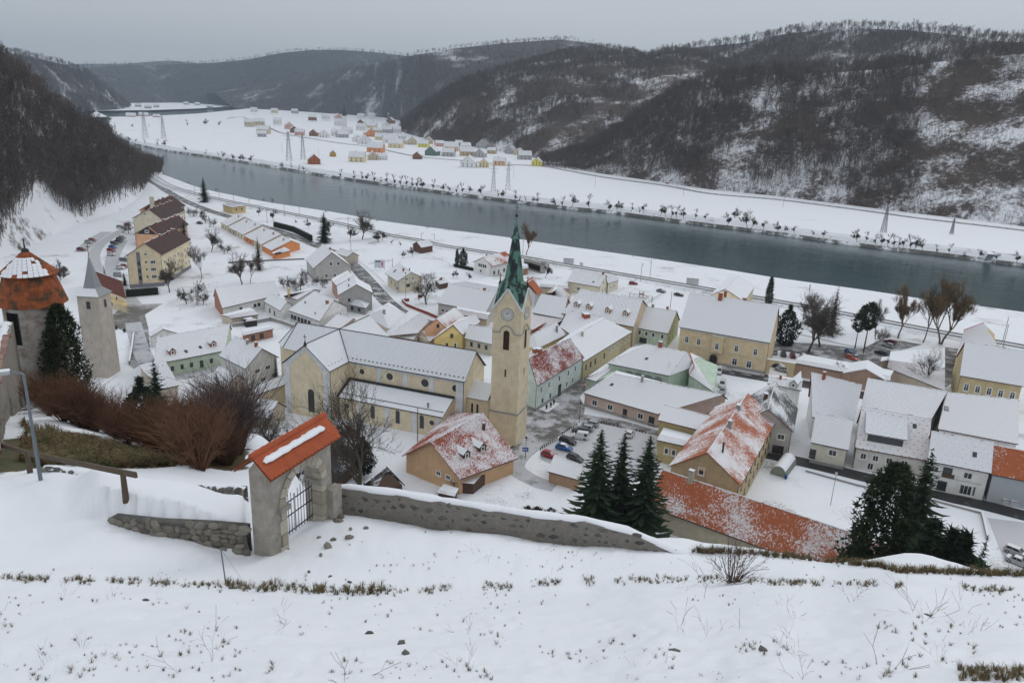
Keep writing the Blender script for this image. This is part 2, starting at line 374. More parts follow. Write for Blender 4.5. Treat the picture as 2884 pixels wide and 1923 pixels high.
def castle_hill():
    ph=np.radians(np.linspace(-58,58,330)); dd=np.concatenate([np.geomspace(1.2,36,210),np.geomspace(36.6,300,70)])
    PP,DD=np.meshgrid(ph,dd); X=DD*np.sin(PP);Y=DD*np.cos(PP); Z=hz(X,Y)
    # footprints and dents trodden into the snow
    rng=np.random.default_rng(4)
    for _ in range(900):
        a=rng.uniform(-40,40); r=rng.uniform(8.5,27)
        x0=r*math.sin(rad(a)); y0=r*math.cos(rad(a)); s=rng.uniform(.08,.2); dp=rng.uniform(.05,.15)
        q=(abs(X-x0)<.8)&(abs(Y-y0)<.8)
        if q.any():
            e=((X[q]-x0)**2*rng.uniform(.5,1.3)+(Y[q]-y0)**2)/(s*s); Z[q]-=dp*np.exp(-e)-dp*.35*np.exp(-e/3.5)
    n,m=Z.shape; v=np.stack([X,Y,Z],-1).reshape(-1,3)
    idx=np.arange(n*m).reshape(n,m); f=np.stack([idx[:-1,:-1],idx[:-1,1:],idx[1:,1:],idx[1:,:-1]],-1).reshape(-1,4)
    me=bpy.data.meshes.new('hillside'); me.vertices.add(len(v)); me.vertices.foreach_set('co',v.ravel())
    me.loops.add(f.size); me.loops.foreach_set('vertex_index',f.ravel()); me.polygons.add(len(f)); me.polygons.foreach_set('loop_start',np.arange(0,f.size,4)); me.update(calc_edges=True)
    me.polygons.foreach_set('use_smooth',[True]*len(f))
    # how bare the ground is at each vertex (grass bank west of the gate, brushy slope below the walls)
    phd=np.degrees(PP); bare=np.zeros_like(Z)
    w1=np.clip((DD-36.5)/3,0,1)*np.clip((-19-phd)/3,0,1)*np.clip((62-DD)/18,0,1)
    w2=np.clip((DD-34)/8,0,1)*.55*np.clip((phd+19)/4,0,1)
    w3=np.clip((DD-60)/20,0,1)*.5*np.clip((-19-phd)/3,0,1)
    bare=np.maximum(np.maximum(w1,w2),w3)
    at=me.attributes.new('bare','FLOAT','POINT'); at.data.foreach_set('value',bare.ravel().astype(np.float32))
    m,nt,b=newmat('hill_snow'); v=coord(nt,'World'); A=nt.nodes.new('ShaderNodeAttribute'); A.attribute_name='bare'
    c=mixc(nt,noise(nt,v,.4,6,.6),(.75,.78,.82),(.84,.855,.875))
    g=mixc(nt,noise(nt,v,1.4,7,.8),(.05,.03,.016),(.14,.105,.05)); g=mixc(nt,smooth(nt,noise(nt,v,.45,6,.7),.45,.62),g,(.075,.08,.03)); g=mixc(nt,smooth(nt,noise(nt,v,.8,7,.8),.60,.64),g,(.72,.75,.79))
    s=math_(nt,'ADD',A.outputs['Fac'],math_(nt,'MULTIPLY',math_(nt,'SUBTRACT',noise(nt,v,.55,7,.75),.5),1.3))
    s=smooth(nt,s,.44,.54); s=math_(nt,'MULTIPLY',s,math_(nt,'GREATER_THAN',A.outputs['Fac'],.02))
    # dry stalks and earth that show through thin snow
    t2=smooth(nt,noise(nt,v,4.5,6,.75),.665,.72)
    c=mixc(nt,math_(nt,'MULTIPLY',t2,.55),c,(.20,.17,.13))
    nt.links.new(mixc(nt,s,c,g),b.inputs['Base Color']); b.inputs['Roughness'].default_value=.7
    bump(nt,b,math_(nt,'ADD',noise(nt,v,3,5,.65),math_(nt,'MULTIPLY',noise(nt,v,14,4),.4)),.35,.06)
    me.materials.append(m)
    o=bpy.data.objects.new('hillside',me); COL.objects.link(o); struct(o)
castle_hill()
# --- valley: near plain with the town, river, far plain
NB=[(440,490),(500,513),(594,548),(694,571),(780,589),(959,617),(1100,643),(1280,668),(1439,689),(1600,714),(1798,743),(2050,782),(2200,807),(2452,843),(2678,879),(2884,905)]
FB=[(357,401),(446,422),(565,440),(700,461),(842,485),(970,505),(1200,538),(1459,571),(1600,589),(1708,599),(1887,623),(2095,649),(2200,663),(2422,694),(2630,718),(2779,737),(2884,751)]
nb=[(-900,1500),(-640,1150)]+[tuple(P(x,y,-6)[:2]) for x,y in NB]+[(420,225),(800,20),(1200,-200)]
fb=[(-1000,1900),(-800,1480)]+[tuple(P(x,y,-6)[:2]) for x,y in FB]+[(520,345),(900,130),(1400,-150)]
nb=[tuple(p) for p in smoothline(nb,5)]; fb=[tuple(p) for p in smoothline(fb,5)]
def offs(L,d,wob=0,seed=0):
    out=[]; rng=random.Random(seed)
    for i,p in enumerate(L):
        t=np.array(L[min(i+1,len(L)-1)])-np.array(L[max(i-1,0)]); t=t/np.hypot(*t); out.append((p[0]-t[1]*d,p[1]+t[0]*d))
    return out
def bank(name,wl,top,z0,zt,mats,n=3):
    mb=MB(); k=len(wl); rng=random.Random(3); R=[]
    for i in range(k):
        row=[]
        for j in range(n+1):
            t=j/n; w=0 if j in(0,n) else rng.uniform(-.6,.6)
            row.append((wl[i][0]*(1-t)+top[i][0]*t+w,wl[i][1]*(1-t)+top[i][1]*t+w,z0*(1-t)**1.2+zt*(1-(1-t)**1.2)))
        R.append(row)
    for i in range(k-1):
        for j in range(n):
            q=[R[i][j],R[i+1][j],R[i+1][j+1],R[i][j+1]]
            a,b,c=[Vector(p) for p in q[:3]]
            if (b-a).cross(c-a).z<0: q=q[::-1]
            mb.poly(q,0 if j==0 else 1)
    return struct(mb.build(name,mats,org=(0,0,0),smooth=True))
ntop=offs(nb,-9); ftop=offs(fb,7)
M_shore=M_snow(.95,.12,(.07,.065,.05),1,'shore_rock',.36)
M_town=M_snow(.7,.045,(.20,.18,.15),1,'town_snow',.555)
M_field=M_snow(.5,.012,(.30,.26,.22),1,'field_snow',.62)
bank('near_bank',offs(nb,1.5),ntop,-6.6,0,[M_snow(.5,.2,(.2,.18,.14)),M_snow()])
bank('far_bank',offs(fb,-1.0),ftop,-6.6,0,[M_shore,M_snow(.4,.15,(.2,.17,.13),1,'snow',.55)])
sheet('ground',ntop+[(1200,-400),(-1200,-400),(-1200,1500)],0,M_town)
fs=[tuple(P(x,y,0)[:2]) for x,y in ((240,331),(430,327),(560,320),(690,307),(770,298))]
sheet('valley_floor',ftop+[(1600,-100),(3500,1500),(3500,6000),(400,6000)]+fs[::-1]+[(-1300,2400)],0,M_field)
g2=[tuple(P(x,y,0)[:2]) for x,y in ((150,315),(300,312),(420,311),(560,306),(690,297))]
sheet('far_shore',g2+[(-600,6500),(-6000,9500),(-9000,6000),(-4000,2300)],0,M_field)
def water():
    m,nt,b=newmat('river_water'); v=coord(nt,'World')
    nt.links.new(mixc(nt,noise(nt,v,.02,3),(.010,.040,.042),(.014,.050,.052)),b.inputs['Base Color'])
    b.inputs['Roughness'].default_value=.12; b.inputs['IOR'].default_value=1.33; b.inputs['Specular IOR Level'].default_value=.5
    mp=nt.nodes.new('ShaderNodeMapping'); mp.inputs['Rotation'].default_value=(0,0,rad(30)); mp.inputs['Scale'].default_value=(.35,1,1); nt.links.new(v,mp.inputs[0])
    h=math_(nt,'ADD',noise(nt,mp.outputs[0],.55,5,.6),math_(nt,'MULTIPLY',noise(nt,v,.06,3),1.5))
    bump(nt,b,h,.22,.6)
    mb=MB(); mb.poly([(-9000,-500,-6),(4000,-500,-6),(4000,9500,-6),(-9000,9500,-6)])
    struct(mb.build('river',m,org=(0,0,0)))
water()
# --- hills: a foot line on the valley floor and a crest line at its own distance
def resample(pts,n):
    pts=np.array(pts,float); d=np.r_[0,np.cumsum(np.hypot(*np.diff(pts[:,:2],axis=0).T))]
    t=np.linspace(0,d[-1],n); return np.stack([np.interp(t,d,pts[:,k]) for k in range(pts.shape[1])],1)
def M_hill(a,c,cover=.5,scale=.02,name='forest_floor'):
    k=('hl',a,c,cover,scale)
    if k in MC: return MC[k]
    m,nt,b=newmat(name); v=coord(nt,'World')
    n=math_(nt,'ADD',math_(nt,'MULTIPLY',noise(nt,v,scale,5,.6),.7),math_(nt,'MULTIPLY',noise(nt,v,.25,6,.75),.45))
    s=smooth(nt,n,cover+.06,cover+.20)
    nt.links.new(mixc(nt,s,mixc(nt,noise(nt,v,.1,3),a,c),(.76,.78,.81)),b.inputs['Base Color']); b.inputs['Roughness'].default_value=.9
    MC[k]=m; return m
HILLS={}
def hill(name,foot,crest,mat,rows=26,cols=90,pw=1.0,back=350,drop=60,z0=-1.,rough=6,seed=1,fd=None):
    F=resample(foot,cols); K=resample(crest,cols)
    Fw=np.array([list(PD(x,y,fd) if fd else P(x,y,z0)) for x,y in F]); fdist=np.hypot(Fw[:,0],Fw[:,1])
    Cw=np.array([list(PD(x,y,max(d,g*1.12+60))) for (x,y,d),g in zip(K,fdist)])
    R=np.linspace(0,1,rows); G=np.empty((rows+6,cols,3))
    for i,r in enumerate(R):
        G[i]=Fw*(1-r)+Cw*r; G[i,:,2]=Fw[:,2]+(Cw[:,2]-Fw[:,2])*r**pw
        w=math.sin(math.pi*min(r,1))**.6
        G[i,:,2]+=w*((fbm(G[i,:,0]*.012,G[i,:,1]*.012,seed)-.47)*rough*2+(fbm(G[i,:,0]*.05,G[i,:,1]*.05,seed+9,3)-.44)*rough*.7)
    dr=Cw-Fw; dr[:,2]=0; dr/=np.maximum(np.linalg.norm(dr,axis=1),1)[:,None]
    for k in range(6):
        t=(k+1)/6; G[rows+k]=Cw+dr*back*t; G[rows+k,:,2]=Cw[:,2]-drop*t*t
    n=rows+6; v=G.reshape(-1,3); idx=np.arange(n*cols).reshape(n,cols)
    f=np.stack([idx[:-1,:-1],idx[:-1,1:],idx[1:,1:],idx[1:,:-1]],-1).reshape(-1,4)
    me=bpy.data.meshes.new(name); me.vertices.add(len(v)); me.vertices.foreach_set('co',v.ravel())
    me.loops.add(f.size); me.loops.foreach_set('vertex_index',f.ravel()); me.polygons.add(len(f)); me.polygons.foreach_set('loop_start',np.arange(0,f.size,4)); me.update(calc_edges=True)
    me.polygons.foreach_set('use_smooth',[True]*len(f)); me.materials.append(mat)
    o=bpy.data.objects.new('hill',me); COL.objects.link(o); struct(o); HILLS[name]=G[:rows+3]
    return o
def at_hill(name,s,r):    # s 0..1 left to right, r 0 foot .. 1 crest
    G=HILLS[name]; rows,cols=G.shape[0]-3,G.shape[1]
    a=s*(cols-1); b=r*(rows-1); i=min(int(b),G.shape[0]-2); j=min(int(a),cols-2); u=b-i; w=a-j
    return (G[i,j]*(1-w)+G[i,j+1]*w)*(1-u)+(G[i+1,j]*(1-w)+G[i+1,j+1]*w)*u
BR=(.055,.042,.034)
hill('A',[(1505,470),(1600,479),(1800,507),(2000,537),(2184,555),(2500,595),(2884,642),(3300,700)],
 [(1540,462,1075),(1640,432,1080),(1740,372,1060),(1830,312,1040),(1900,267,1020),(2000,232,1000),(2150,212,1000),(2300,208,1000),(2480,196,1000),(2700,168,1000),(2884,152,1000),(3300,110,1000)],
 M_hill(BR,(.09,.065,.05),.47,.02),rows=40,cols=150,rough=9,seed=5,pw=.92,drop=40)
hill('B',[(1125,372),(1180,388),(1260,405),(1350,418),(1450,436),(1560,458),(1700,478),(1900,500),(2100,520)],
 [(1130,352,1450),(1200,295,1500),(1300,240,1600),(1400,203,1700),(1500,178,1750),(1600,150,1800),(1700,140,1800),(1780,152,1750),(1815,170,1700),(1870,155,1700),(1940,148,1700),(2020,175,1650),(2120,215,1600)],
 M_hill(BR,(.08,.06,.05),.52,.012),rows=34,cols=120,rough=12,seed=11,pw=.9)
hill('C',[(660,305),(800,312),(950,322),(1080,332),(1150,345),(1400,395),(1700,440),(1900,460)],
 [(600,262,2600),(760,235,2650),(880,208,2700),(980,190,2700),(1080,175,2700),(1170,155,2700),(1300,135,2750),(1420,122,2800),(1580,112,2800),(1650,120,2800),(1780,150,2700),(1900,175,2600)],
 M_hill((.045,.042,.042),(.065,.058,.055),.56,.006),rows=22,cols=90,rough=22,seed=17,pw=.95,back=900,drop=120)
hill('D',[(1780,380),(2000,380),(2300,380),(2600,380),(2884,380),(3300,380)],
 [(1790,170,2000),(1880,145,1950),(1980,132,1900),(2090,122,1850),(2200,98,1800),(2300,86,1750),(2420,80,1700),(2560,86,1650),(2700,100,1600),(2820,118,1550),(2884,120,1500),(3300,110,1500)],
 M_hill((.045,.04,.04),(.065,.056,.052),.52,.009),rows=22,cols=80,rough=14,seed=23,back=600,drop=80,fd=1250)
hill('E',[(300,292),(500,290),(650,298),(800,306),(1000,312),(1250,320)],
 [(180,196,5200),(330,186,5200),(480,182,5200),(600,178,5000),(700,168,4900),(790,150,4800),(880,141,4800),(960,141,4700),(1060,148,4600),(1160,160,4500),(1300,175,4400)],
 M_hill((.04,.045,.05),(.055,.055,.055),.60,.003),rows=20,cols=70,rough=36,seed=31,back=1500,drop=200,pw=.9)
hill('F',[(100,285),(300,283),(500,281),(700,281),(900,283)],
 [(100,184,8200),(240,180,8200),(340,181,8200),(430,174,8200),(480,171,8200),(560,179,8200),(680,182,8200),(900,180,8000)],
 M_hill((.04,.045,.05),(.055,.055,.055),.66,.002),rows=12,cols=50,rough=30,seed=37,back=600,drop=100)
hill('G',[(-250,345),(-60,328),(60,320),(170,317),(260,314),(330,310),(368,305)],
 [(-250,135,1900),(-60,142,2050),(40,152,2100),(120,168,2200),(190,186,2300),(240,204,2400),(280,232,2550),(320,266,2750),(366,301,2930)],
 M_hill((.045,.042,.042),(.06,.055,.052),.53,.010),rows=24,cols=80,rough=14,seed=41,back=500,drop=60,pw=.85)
hill('H',[(-200,800),(-20,748),(60,712),(150,668),(240,632),(330,606),(385,570),(432,512),(458,492)],
 [(-200,150,460),(-40,190,480),(20,212,490),(80,260,500),(140,310,520),(210,352,540),(285,385,570),(340,430,610),(400,468,660),(452,484,720)],
 M_hill((.05,.036,.026),(.10,.07,.045),.36,.03),rows=34,cols=90,rough=4,seed=47,back=250,drop=30,pw=1.1)
mbs=MB()
hill('mound',[(985,326),(1040,327),(1100,328),(1140,330)],[(985,318,1900),(1030,306,1910),(1068,299,1920),(1105,306,1910),(1140,322,1900)],M_snow(),rows=10,cols=20,rough=1,seed=3,back=150,drop=30)
# meadow of the west slope, above the car park
MEAD=[px('C1',*p) for p in((60,880),(200,770),(290,640),(320,560),(470,480),(520,380),(900,350),(1250,420),(1290,520),(1100,600),(960,720),(850,830),(700,880))]
# --- roads
AS=M_asphalt(.36); AS2=M_asphalt(.50); AS3=M_asphalt(.62,(.10,.085,.07))
road=[P(x,y)[:2] for x,y in((360,470),(430,512),(500,556),(580,590),(650,612),(775,648),(898,694),(960,722),(1000,752),(1036,790),(1070,829),(1104,862),(1145,888),(1200,908),(1290,928),(1400,950))]
ribbon('road',road,6.6,.03,AS)
for i in range(len(road)-1): pass
ribbon('road',[PC('C8',*p)[:2] for p in((-900,900),(-300,1000),(200,1075),(600,1160),(1010,1232),(1600,1330),(2352,1480),(3000,1620))],7.0,.03,M_asphalt(.30,(.05,.05,.052)))
ribbon('pavement',[PC('C8',*p)[:2] for p in((430,1100),(700,1150),(990,1205))],2.4,.12,M_asphalt(.5,(.2,.19,.18)))
ribbon('road',[PC('D2',*p)[:2] for p in((-700,260),(0,418),(500,540),(1250,725),(1800,845),(2352,985),(2900,1120))],5.2,.03,M_asphalt(.22,(.035,.034,.034)))
sheet('square',[PC('D4',*p) for p in((330,160),(560,240),(760,90),(860,-40),(970,180),(960,260),(1380,330),(1780,440),(1780,500),(980,330),(880,370),(470,650),(330,760),(230,760),(100,640),(200,590),(310,480))],.02,M_asphalt(.40,(.11,.10,.09),.12))
sheet('parking_lot',[PC('D4',*p) for p in((470,660),(870,390),(980,335),(1780,505),(1760,900),(1500,1000),(900,950),(480,760))],.024,M_asphalt(.60,(.2,.2,.2),.1))
ribbon('road',[PC('D4',*p)[:2] for p in((420,560),(280,700),(200,850),(420,1000),(640,1060))],4.5,.028,AS2)
ribbon('road',[PC('D4',*p)[:2] for p in((700,140),(860,-30),(960,-160),(1060,-330),(1180,-480))],6.5,.026,M_asphalt(.42,(.11,.10,.09),.12))
sheet('forecourt',[PC('C4',*p) for p in((1180,190),(1390,30),(1800,20),(1600,140),(1640,300),(1655,520),(1620,650),(1480,740),(1415,700),(1475,370),(1270,280))],.02,M_asphalt(.34,(.13,.12,.11),.06))
ribbon('road',[PC('C5',*p)[:2] for p in((-20,620),(60,900),(180,1100),(450,1215),(700,1175),(980,1105))],5,.024,AS2)
ribbon('road',[PC('C5',*p)[:2] for p in((700,1180),(790,1290),(700,1370),(420,1420))],3.6,.026,AS2)
ribbon('road',[PC('C1',*p)[:2] for p in((1400,560),(1280,620),(1130,720),(1050,820),(1040,920),(1080,1010),(1160,1090),(1280,1160),(1420,1330),(1480,1400))],5.2,.5,AS3,zf=lambda d:.05)
ribbon('parking_lot',[PC('C1',*p)[:2] for p in((1340,700),(1280,800),(1240,900),(1240,1000),(1260,1090))],6,.03,M_asphalt(.66,(.12,.11,.1)))
ribbon('parking_lot',[PC('C1',*p)[:2] for p in((1180,600),(1060,670),(960,750),(890,820))],6,.032,M_asphalt(.68,(.12,.11,.1)))
sheet('car_park',[PC('D1',*p) for p in((-760,330),(-540,420),(-300,440),(180,470),(560,520),(760,420),(1000,430),(1230,470),(900,560),(760,720),(300,660),(-200,560),(-760,480))],.02,M_asphalt(.36,(.08,.075,.07),.1))
sheet('car_park',[PC('D1',*p) for p in((1430,760),(1480,500),(1640,520),(1600,620),(1560,900),(1420,980))],.022,AS)
ribbon('path',[PC('C8',*p)[:2] for p in((1330,740),(1600,800),(1850,860),(2080,900))],2.2,.02,AS3)
sheet('car_park',[PC('D2',*p) for p in((1950,1010),(2352,1060),(2700,1100),(2700,1500),(2150,1500),(2060,1300))],.02,M_asphalt(.62,(.2,.18,.16),.08))
ribbon('road',[P(x,y,1)[:2] for x,y in((1080,420),(1180,440),(1320,452),(1410,461),(1520,466),(1600,479),(1700,497),(1870,520),(2000,543),(2184,559),(2400,586),(2600,613),(2884,646),(3200,692))],7,.35,M_asphalt(.42,(.12,.11,.1)))
ribbon('road',[P(x,y,0)[:2] for x,y in((640,335),(680,330),(740,352),(790,374),(860,388),(960,404),(1030,412),(1080,420))],7,.3,M_asphalt(.40,(.12,.11,.1)))
# painted markings: zebra crossing and centre line
mk=M_plain((.62,.62,.6),.7,.2)
def stripe_set(name,quads,z): 
    for q in quads:
        mb=MB(); pts=[Vector((p[0],p[1],z)) for p in q]
        if (pts[1]-pts[0]).cross(pts[2]-pts[0]).z<0: pts=pts[::-1]
        mb.poly(pts); struct(mb.build(name,mk,org=(0,0,0)))
zq=[]
for i in range(6):
    a=PC('C6',600+i*26,290-i*2); b=PC('C6',618+i*26,318-i*2); d=(PC('C6',740,292)-PC('C6',600,300)).normalized()
    zq.append([a,a+d*.55,b+d*.55,b])
stripe_set('crossing_stripe',zq,.04)
L=smoothline(road,8); dl=[]
for i in range(40,len(L)-14,4):
    a,b=np.array(L[i]),np.array(L[i+1]); t=(b-a)/np.hypot(*(b-a)); n=np.array([-t[1],t[0]])*.09; b=a+t*2.2
    dl.append([(*(a+n),),(*(b+n),),(*(b-n),),(*(a-n),)])
stripe_set('lane_marking',dl,.036)
dl=[[PC('C8',520+230*i,1130+52*i),PC('C8',620+230*i,1152+52*i),PC('C8',620+230*i,1157+52*i),PC('C8',520+230*i,1135+52*i)] for i in range(3)]
stripe_set('lane_marking',dl,.036)
# --- railway along the river
RL=[(330,420),(400,470),(450,508),(500,531),(594,556),(730,584),(959,630),(1087,660),(1179,676),(1255,693),(1398,714),(1485,726),(1600,747),(1750,772),(1900,798),(2007,816),(2155,842),(2385,884),(2598,925),(2712,946),(2802,961),(2884,976),(3100,1015)]
rl=[tuple(P(x,y,1.0)[:2]) for x,y in RL]; rl=[tuple(p) for p in smoothline(rl,5)]
mb=MB(); a1=offs(rl,6);a2=offs(rl,4);b2=offs(rl,-4);b1=offs(rl,-6)
for i in range(len(rl)-1):
    for p,q,z0,z1 in((a1,a2,-.1,.9),(a2,b2,.9,.9),(b2,b1,.9,-.1)):
        mb.poly([(*p[i],z0),(*q[i],z1),(*q[i+1],z1),(*p[i+1],z0)])
emb=struct(mb.build('railway',M_snow(.55,.25,(.14,.12,.10),1,'track_snow',.52),org=(0,0,0)))
rm=M_plain((.06,.05,.045),.5,.2)
for o_ in(2.9,1.45,-1.45,-2.9):
    mb=MB(); q=offs(rl,o_)
    for i in range(len(q)-1): mb.bar((*q[i],1.0),(*q[i+1],1.0),.16,.2)
    mb.build('rail',rm,emb,org=(0,0,0))
BAKED='''
nave=-41.4,182.0,-10.9,170.9,-6.5,183.8,-37.0,194.4,-45.8,190.1,-8.8,177.7,13.4,19.2
trans=-43.3,174.9,-36.6,206.9,-49.6,209.2,-57.6,180.5,-51.0,179.0,-42.2,206.1,13.1,18.7
towerbase=-4.5,168.4,1.4,164.2,4.2,170.2,-1.7,173.4,-3.1,170.6,3.1,167.4,23.3,25.8
apt1=-143.8,302.5,-143.2,315.7,-157.7,315.0,-155.7,295.5,-149.0,299.2,-150.5,315.4,13.1,18.2
apt2=-164.8,346.7,-163.2,366.2,-177.1,368.9,-177.4,346.8,-170.1,347.7,-170.8,368.8,12.5,16.8
apt3=-183.2,389.0,-183.1,413.1,-199.6,414.9,-198.5,388.4,-189.9,389.3,-191.9,415.2,13.1,18.0
housex=-124.1,191.8,-130.5,201.7,-137.5,197.1,-130.9,186.9,-127.3,189.5,-134.0,199.4,6.0,9.0
greenl=-100.2,199.3,-85.2,212.0,-92.6,220.8,-105.7,209.3,-101.0,204.6,-86.1,220.3,4.4,10.1
white11=-81.5,198.8,-70.8,189.3,-66.3,200.5,-75.8,205.9,-78.6,204.0,-67.6,193.8,7.5,11.7
shed12=-81.9,190.3,-75.2,186.3,-70.2,191.4,-77.3,197.1,-79.8,194.1,-72.8,188.5,3.0,6.0
bushroof=-89.8,181.2,-86.4,184.1,-96.1,191.0,-99.1,186.0,-94.3,182.2,-91.4,189.0,4.0,8.0
lowroof=-67.1,169.2,-57.9,168.1,-56.6,169.9,-67.6,172.1,-68.8,171.7,-55.9,168.0,3.0,6.4
barn16=-104.9,262.3,-91.2,285.8,-96.0,288.3,-111.7,269.6,-109.8,269.4,-92.3,283.9,3.2,8.6
ext17=-92.6,271.0,-82.9,259.1,-81.2,268.3,-88.8,274.8,-90.9,274.1,-81.4,262.8,4.0,6.6
lean18=-97.7,251.4,-90.1,257.7,-99.9,265.5,-106.4,255.9,-101.7,251.9,-95.5,262.7,2.8,3.5
grey19=-80.4,260.1,-65.9,247.7,-61.1,268.4,-73.0,271.9,-72.4,266.1,-62.6,255.3,4.2,9.9
house20=-96.0,339.8,-87.5,321.7,-72.3,328.7,-80.6,346.8,-88.3,343.2,-80.1,325.2,5.8,12.6
yel22=-199.0,510.7,-188.2,499.4,-182.8,511.4,-191.7,517.5,-195.1,513.0,-181.9,503.9,4.4,5.1
grey23=-53.7,279.3,-56.9,291.0,-69.3,287.4,-65.6,273.7,-59.1,276.1,-63.1,289.2,6.8,10.7
hip27=-42.5,247.8,-37.5,259.8,-45.7,262.3,-51.6,256.3,-45.5,251.0,-44.4,256.4,4.0,8.4
stripe28=-30.8,235.9,-28.8,250.2,-41.3,256.9,-45.7,234.9,-39.9,230.4,-33.0,258.9,5.1,5.5
peach29=-21.8,240.1,-16.6,254.2,-24.4,256.5,-29.3,237.9,-25.2,239.5,-20.4,254.8,6.0,9.1
yellow30=-16.3,234.8,-11.4,251.1,-18.7,252.5,-25.2,229.1,-19.3,234.9,-13.0,248.5,5.5,8.7
white31=-15.5,235.3,-6.3,230.1,-4.9,236.6,-13.8,239.8,-14.4,236.9,-6.5,234.4,4.2,8.5
big32=-29.0,276.4,-9.9,266.2,-2.6,278.9,-21.3,289.8,-24.8,283.6,-6.6,272.4,4.8,10.8
brown33=-56.4,321.1,-48.7,306.4,-38.1,314.9,-45.4,327.8,-51.3,326.5,-43.0,308.6,5.3,9.0
hay35=-49.8,393.6,-44.2,401.6,-49.8,406.2,-55.7,401.5,-52.7,397.0,-47.0,403.4,3.3,5.8
wred36=-11.0,346.2,-0.5,361.8,-9.3,368.4,-20.3,354.9,-15.0,349.7,-5.1,366.1,4.9,8.6
roof39b=6.8,264.1,17.7,258.0,22.2,270.3,11.9,274.6,9.8,268.8,19.4,264.8,6.0,11.8
dorm40=17.2,259.4,40.9,245.9,50.9,265.4,28.7,277.8,24.1,267.8,44.9,256.2,7.5,14.5
green41=42.4,251.9,52.8,246.2,60.4,264.0,49.2,268.2,45.6,260.1,56.9,255.0,5.6,11.3
mid42=15.9,246.3,29.5,244.1,33.5,253.0,20.7,258.4,18.9,254.4,31.0,246.4,6.5,9.9
long43=21.2,211.6,40.3,245.1,26.4,249.1,10.1,220.6,17.5,219.1,30.6,243.0,6.0,10.8
teal44=7.1,185.6,21.4,210.8,13.9,213.1,0.4,191.9,4.6,190.6,16.7,209.8,7.6,13.6
hipw45=7.9,225.0,17.9,241.6,12.5,245.0,2.5,228.1,6.9,229.2,14.5,242.6,5.0,8.7
green47=28.5,212.5,45.1,203.5,60.3,218.0,44.5,232.5,40.6,218.1,51.4,212.2,5.6,10.2
pink48=20.5,187.6,37.4,177.5,44.7,191.3,27.0,200.3,28.0,191.4,54.6,177.6,4.6,9.8
hall50=54.3,237.7,79.8,224.1,89.4,245.6,63.6,257.4,58.7,247.5,84.7,234.7,10.5,19.8
stat51=81.8,297.1,95.3,309.2,97.0,307.3,83.5,295.2,82.9,297.7,92.9,309.7,6.4,13.4
yel55=127.4,203.6,141.1,196.5,150.0,215.1,136.3,221.8,132.4,212.9,145.0,205.4,9.5,16.9
org57=46.3,134.3,64.3,168.5,51.2,175.5,33.3,141.4,39.8,137.6,57.8,172.4,8.0,13.2
ann58=33.5,157.4,43.0,152.1,49.5,158.9,39.4,165.9,35.5,162.1,47.9,154.5,11.5,13.3
grey59=67.5,165.3,73.8,180.5,62.5,186.6,55.4,169.1,60.8,165.6,69.0,185.8,6.5,11.8
row60=76.0,176.3,86.2,175.4,90.7,187.5,80.3,191.0,78.3,186.8,88.1,178.6,6.0,14.2
row60b=70.8,162.5,78.2,159.0,83.2,170.2,75.6,173.4,73.2,168.2,80.6,164.3,5.3,10.5
row61a=91.6,184.0,104.7,171.0,112.2,182.6,97.1,192.5,92.9,186.2,109.7,178.8,6.5,13.4
row61f=80.1,160.1,94.1,154.8,100.4,169.4,86.8,175.3,83.7,167.9,97.1,161.8,5.5,12.8
row62=92.4,152.0,103.6,147.1,107.6,156.0,96.5,161.0,94.6,156.6,105.5,151.4,6.8,11.9
house64=-9.5,139.2,2.4,150.3,-12.1,162.6,-22.7,148.8,-15.9,142.3,-5.9,158.7,4.0,10.7
dark63=-34.9,138.0,-31.1,152.5,-40.0,153.2,-43.6,143.2,-39.1,144.1,-35.7,149.0,3.1,11.4
dark63b=-26.2,134.9,-20.8,138.8,-28.5,145.3,-33.1,138.9,-29.1,135.0,-25.2,144.1,2.5,3.7
gar66=8.9,147.5,15.3,144.0,17.5,147.2,11.3,151.3,10.2,149.9,16.2,145.1,2.6,5.3
front62=27.5,128.3,54.8,112.8,61.1,123.9,33.8,139.4,30.6,134.0,58.0,118.3,4.0,10.8
'''
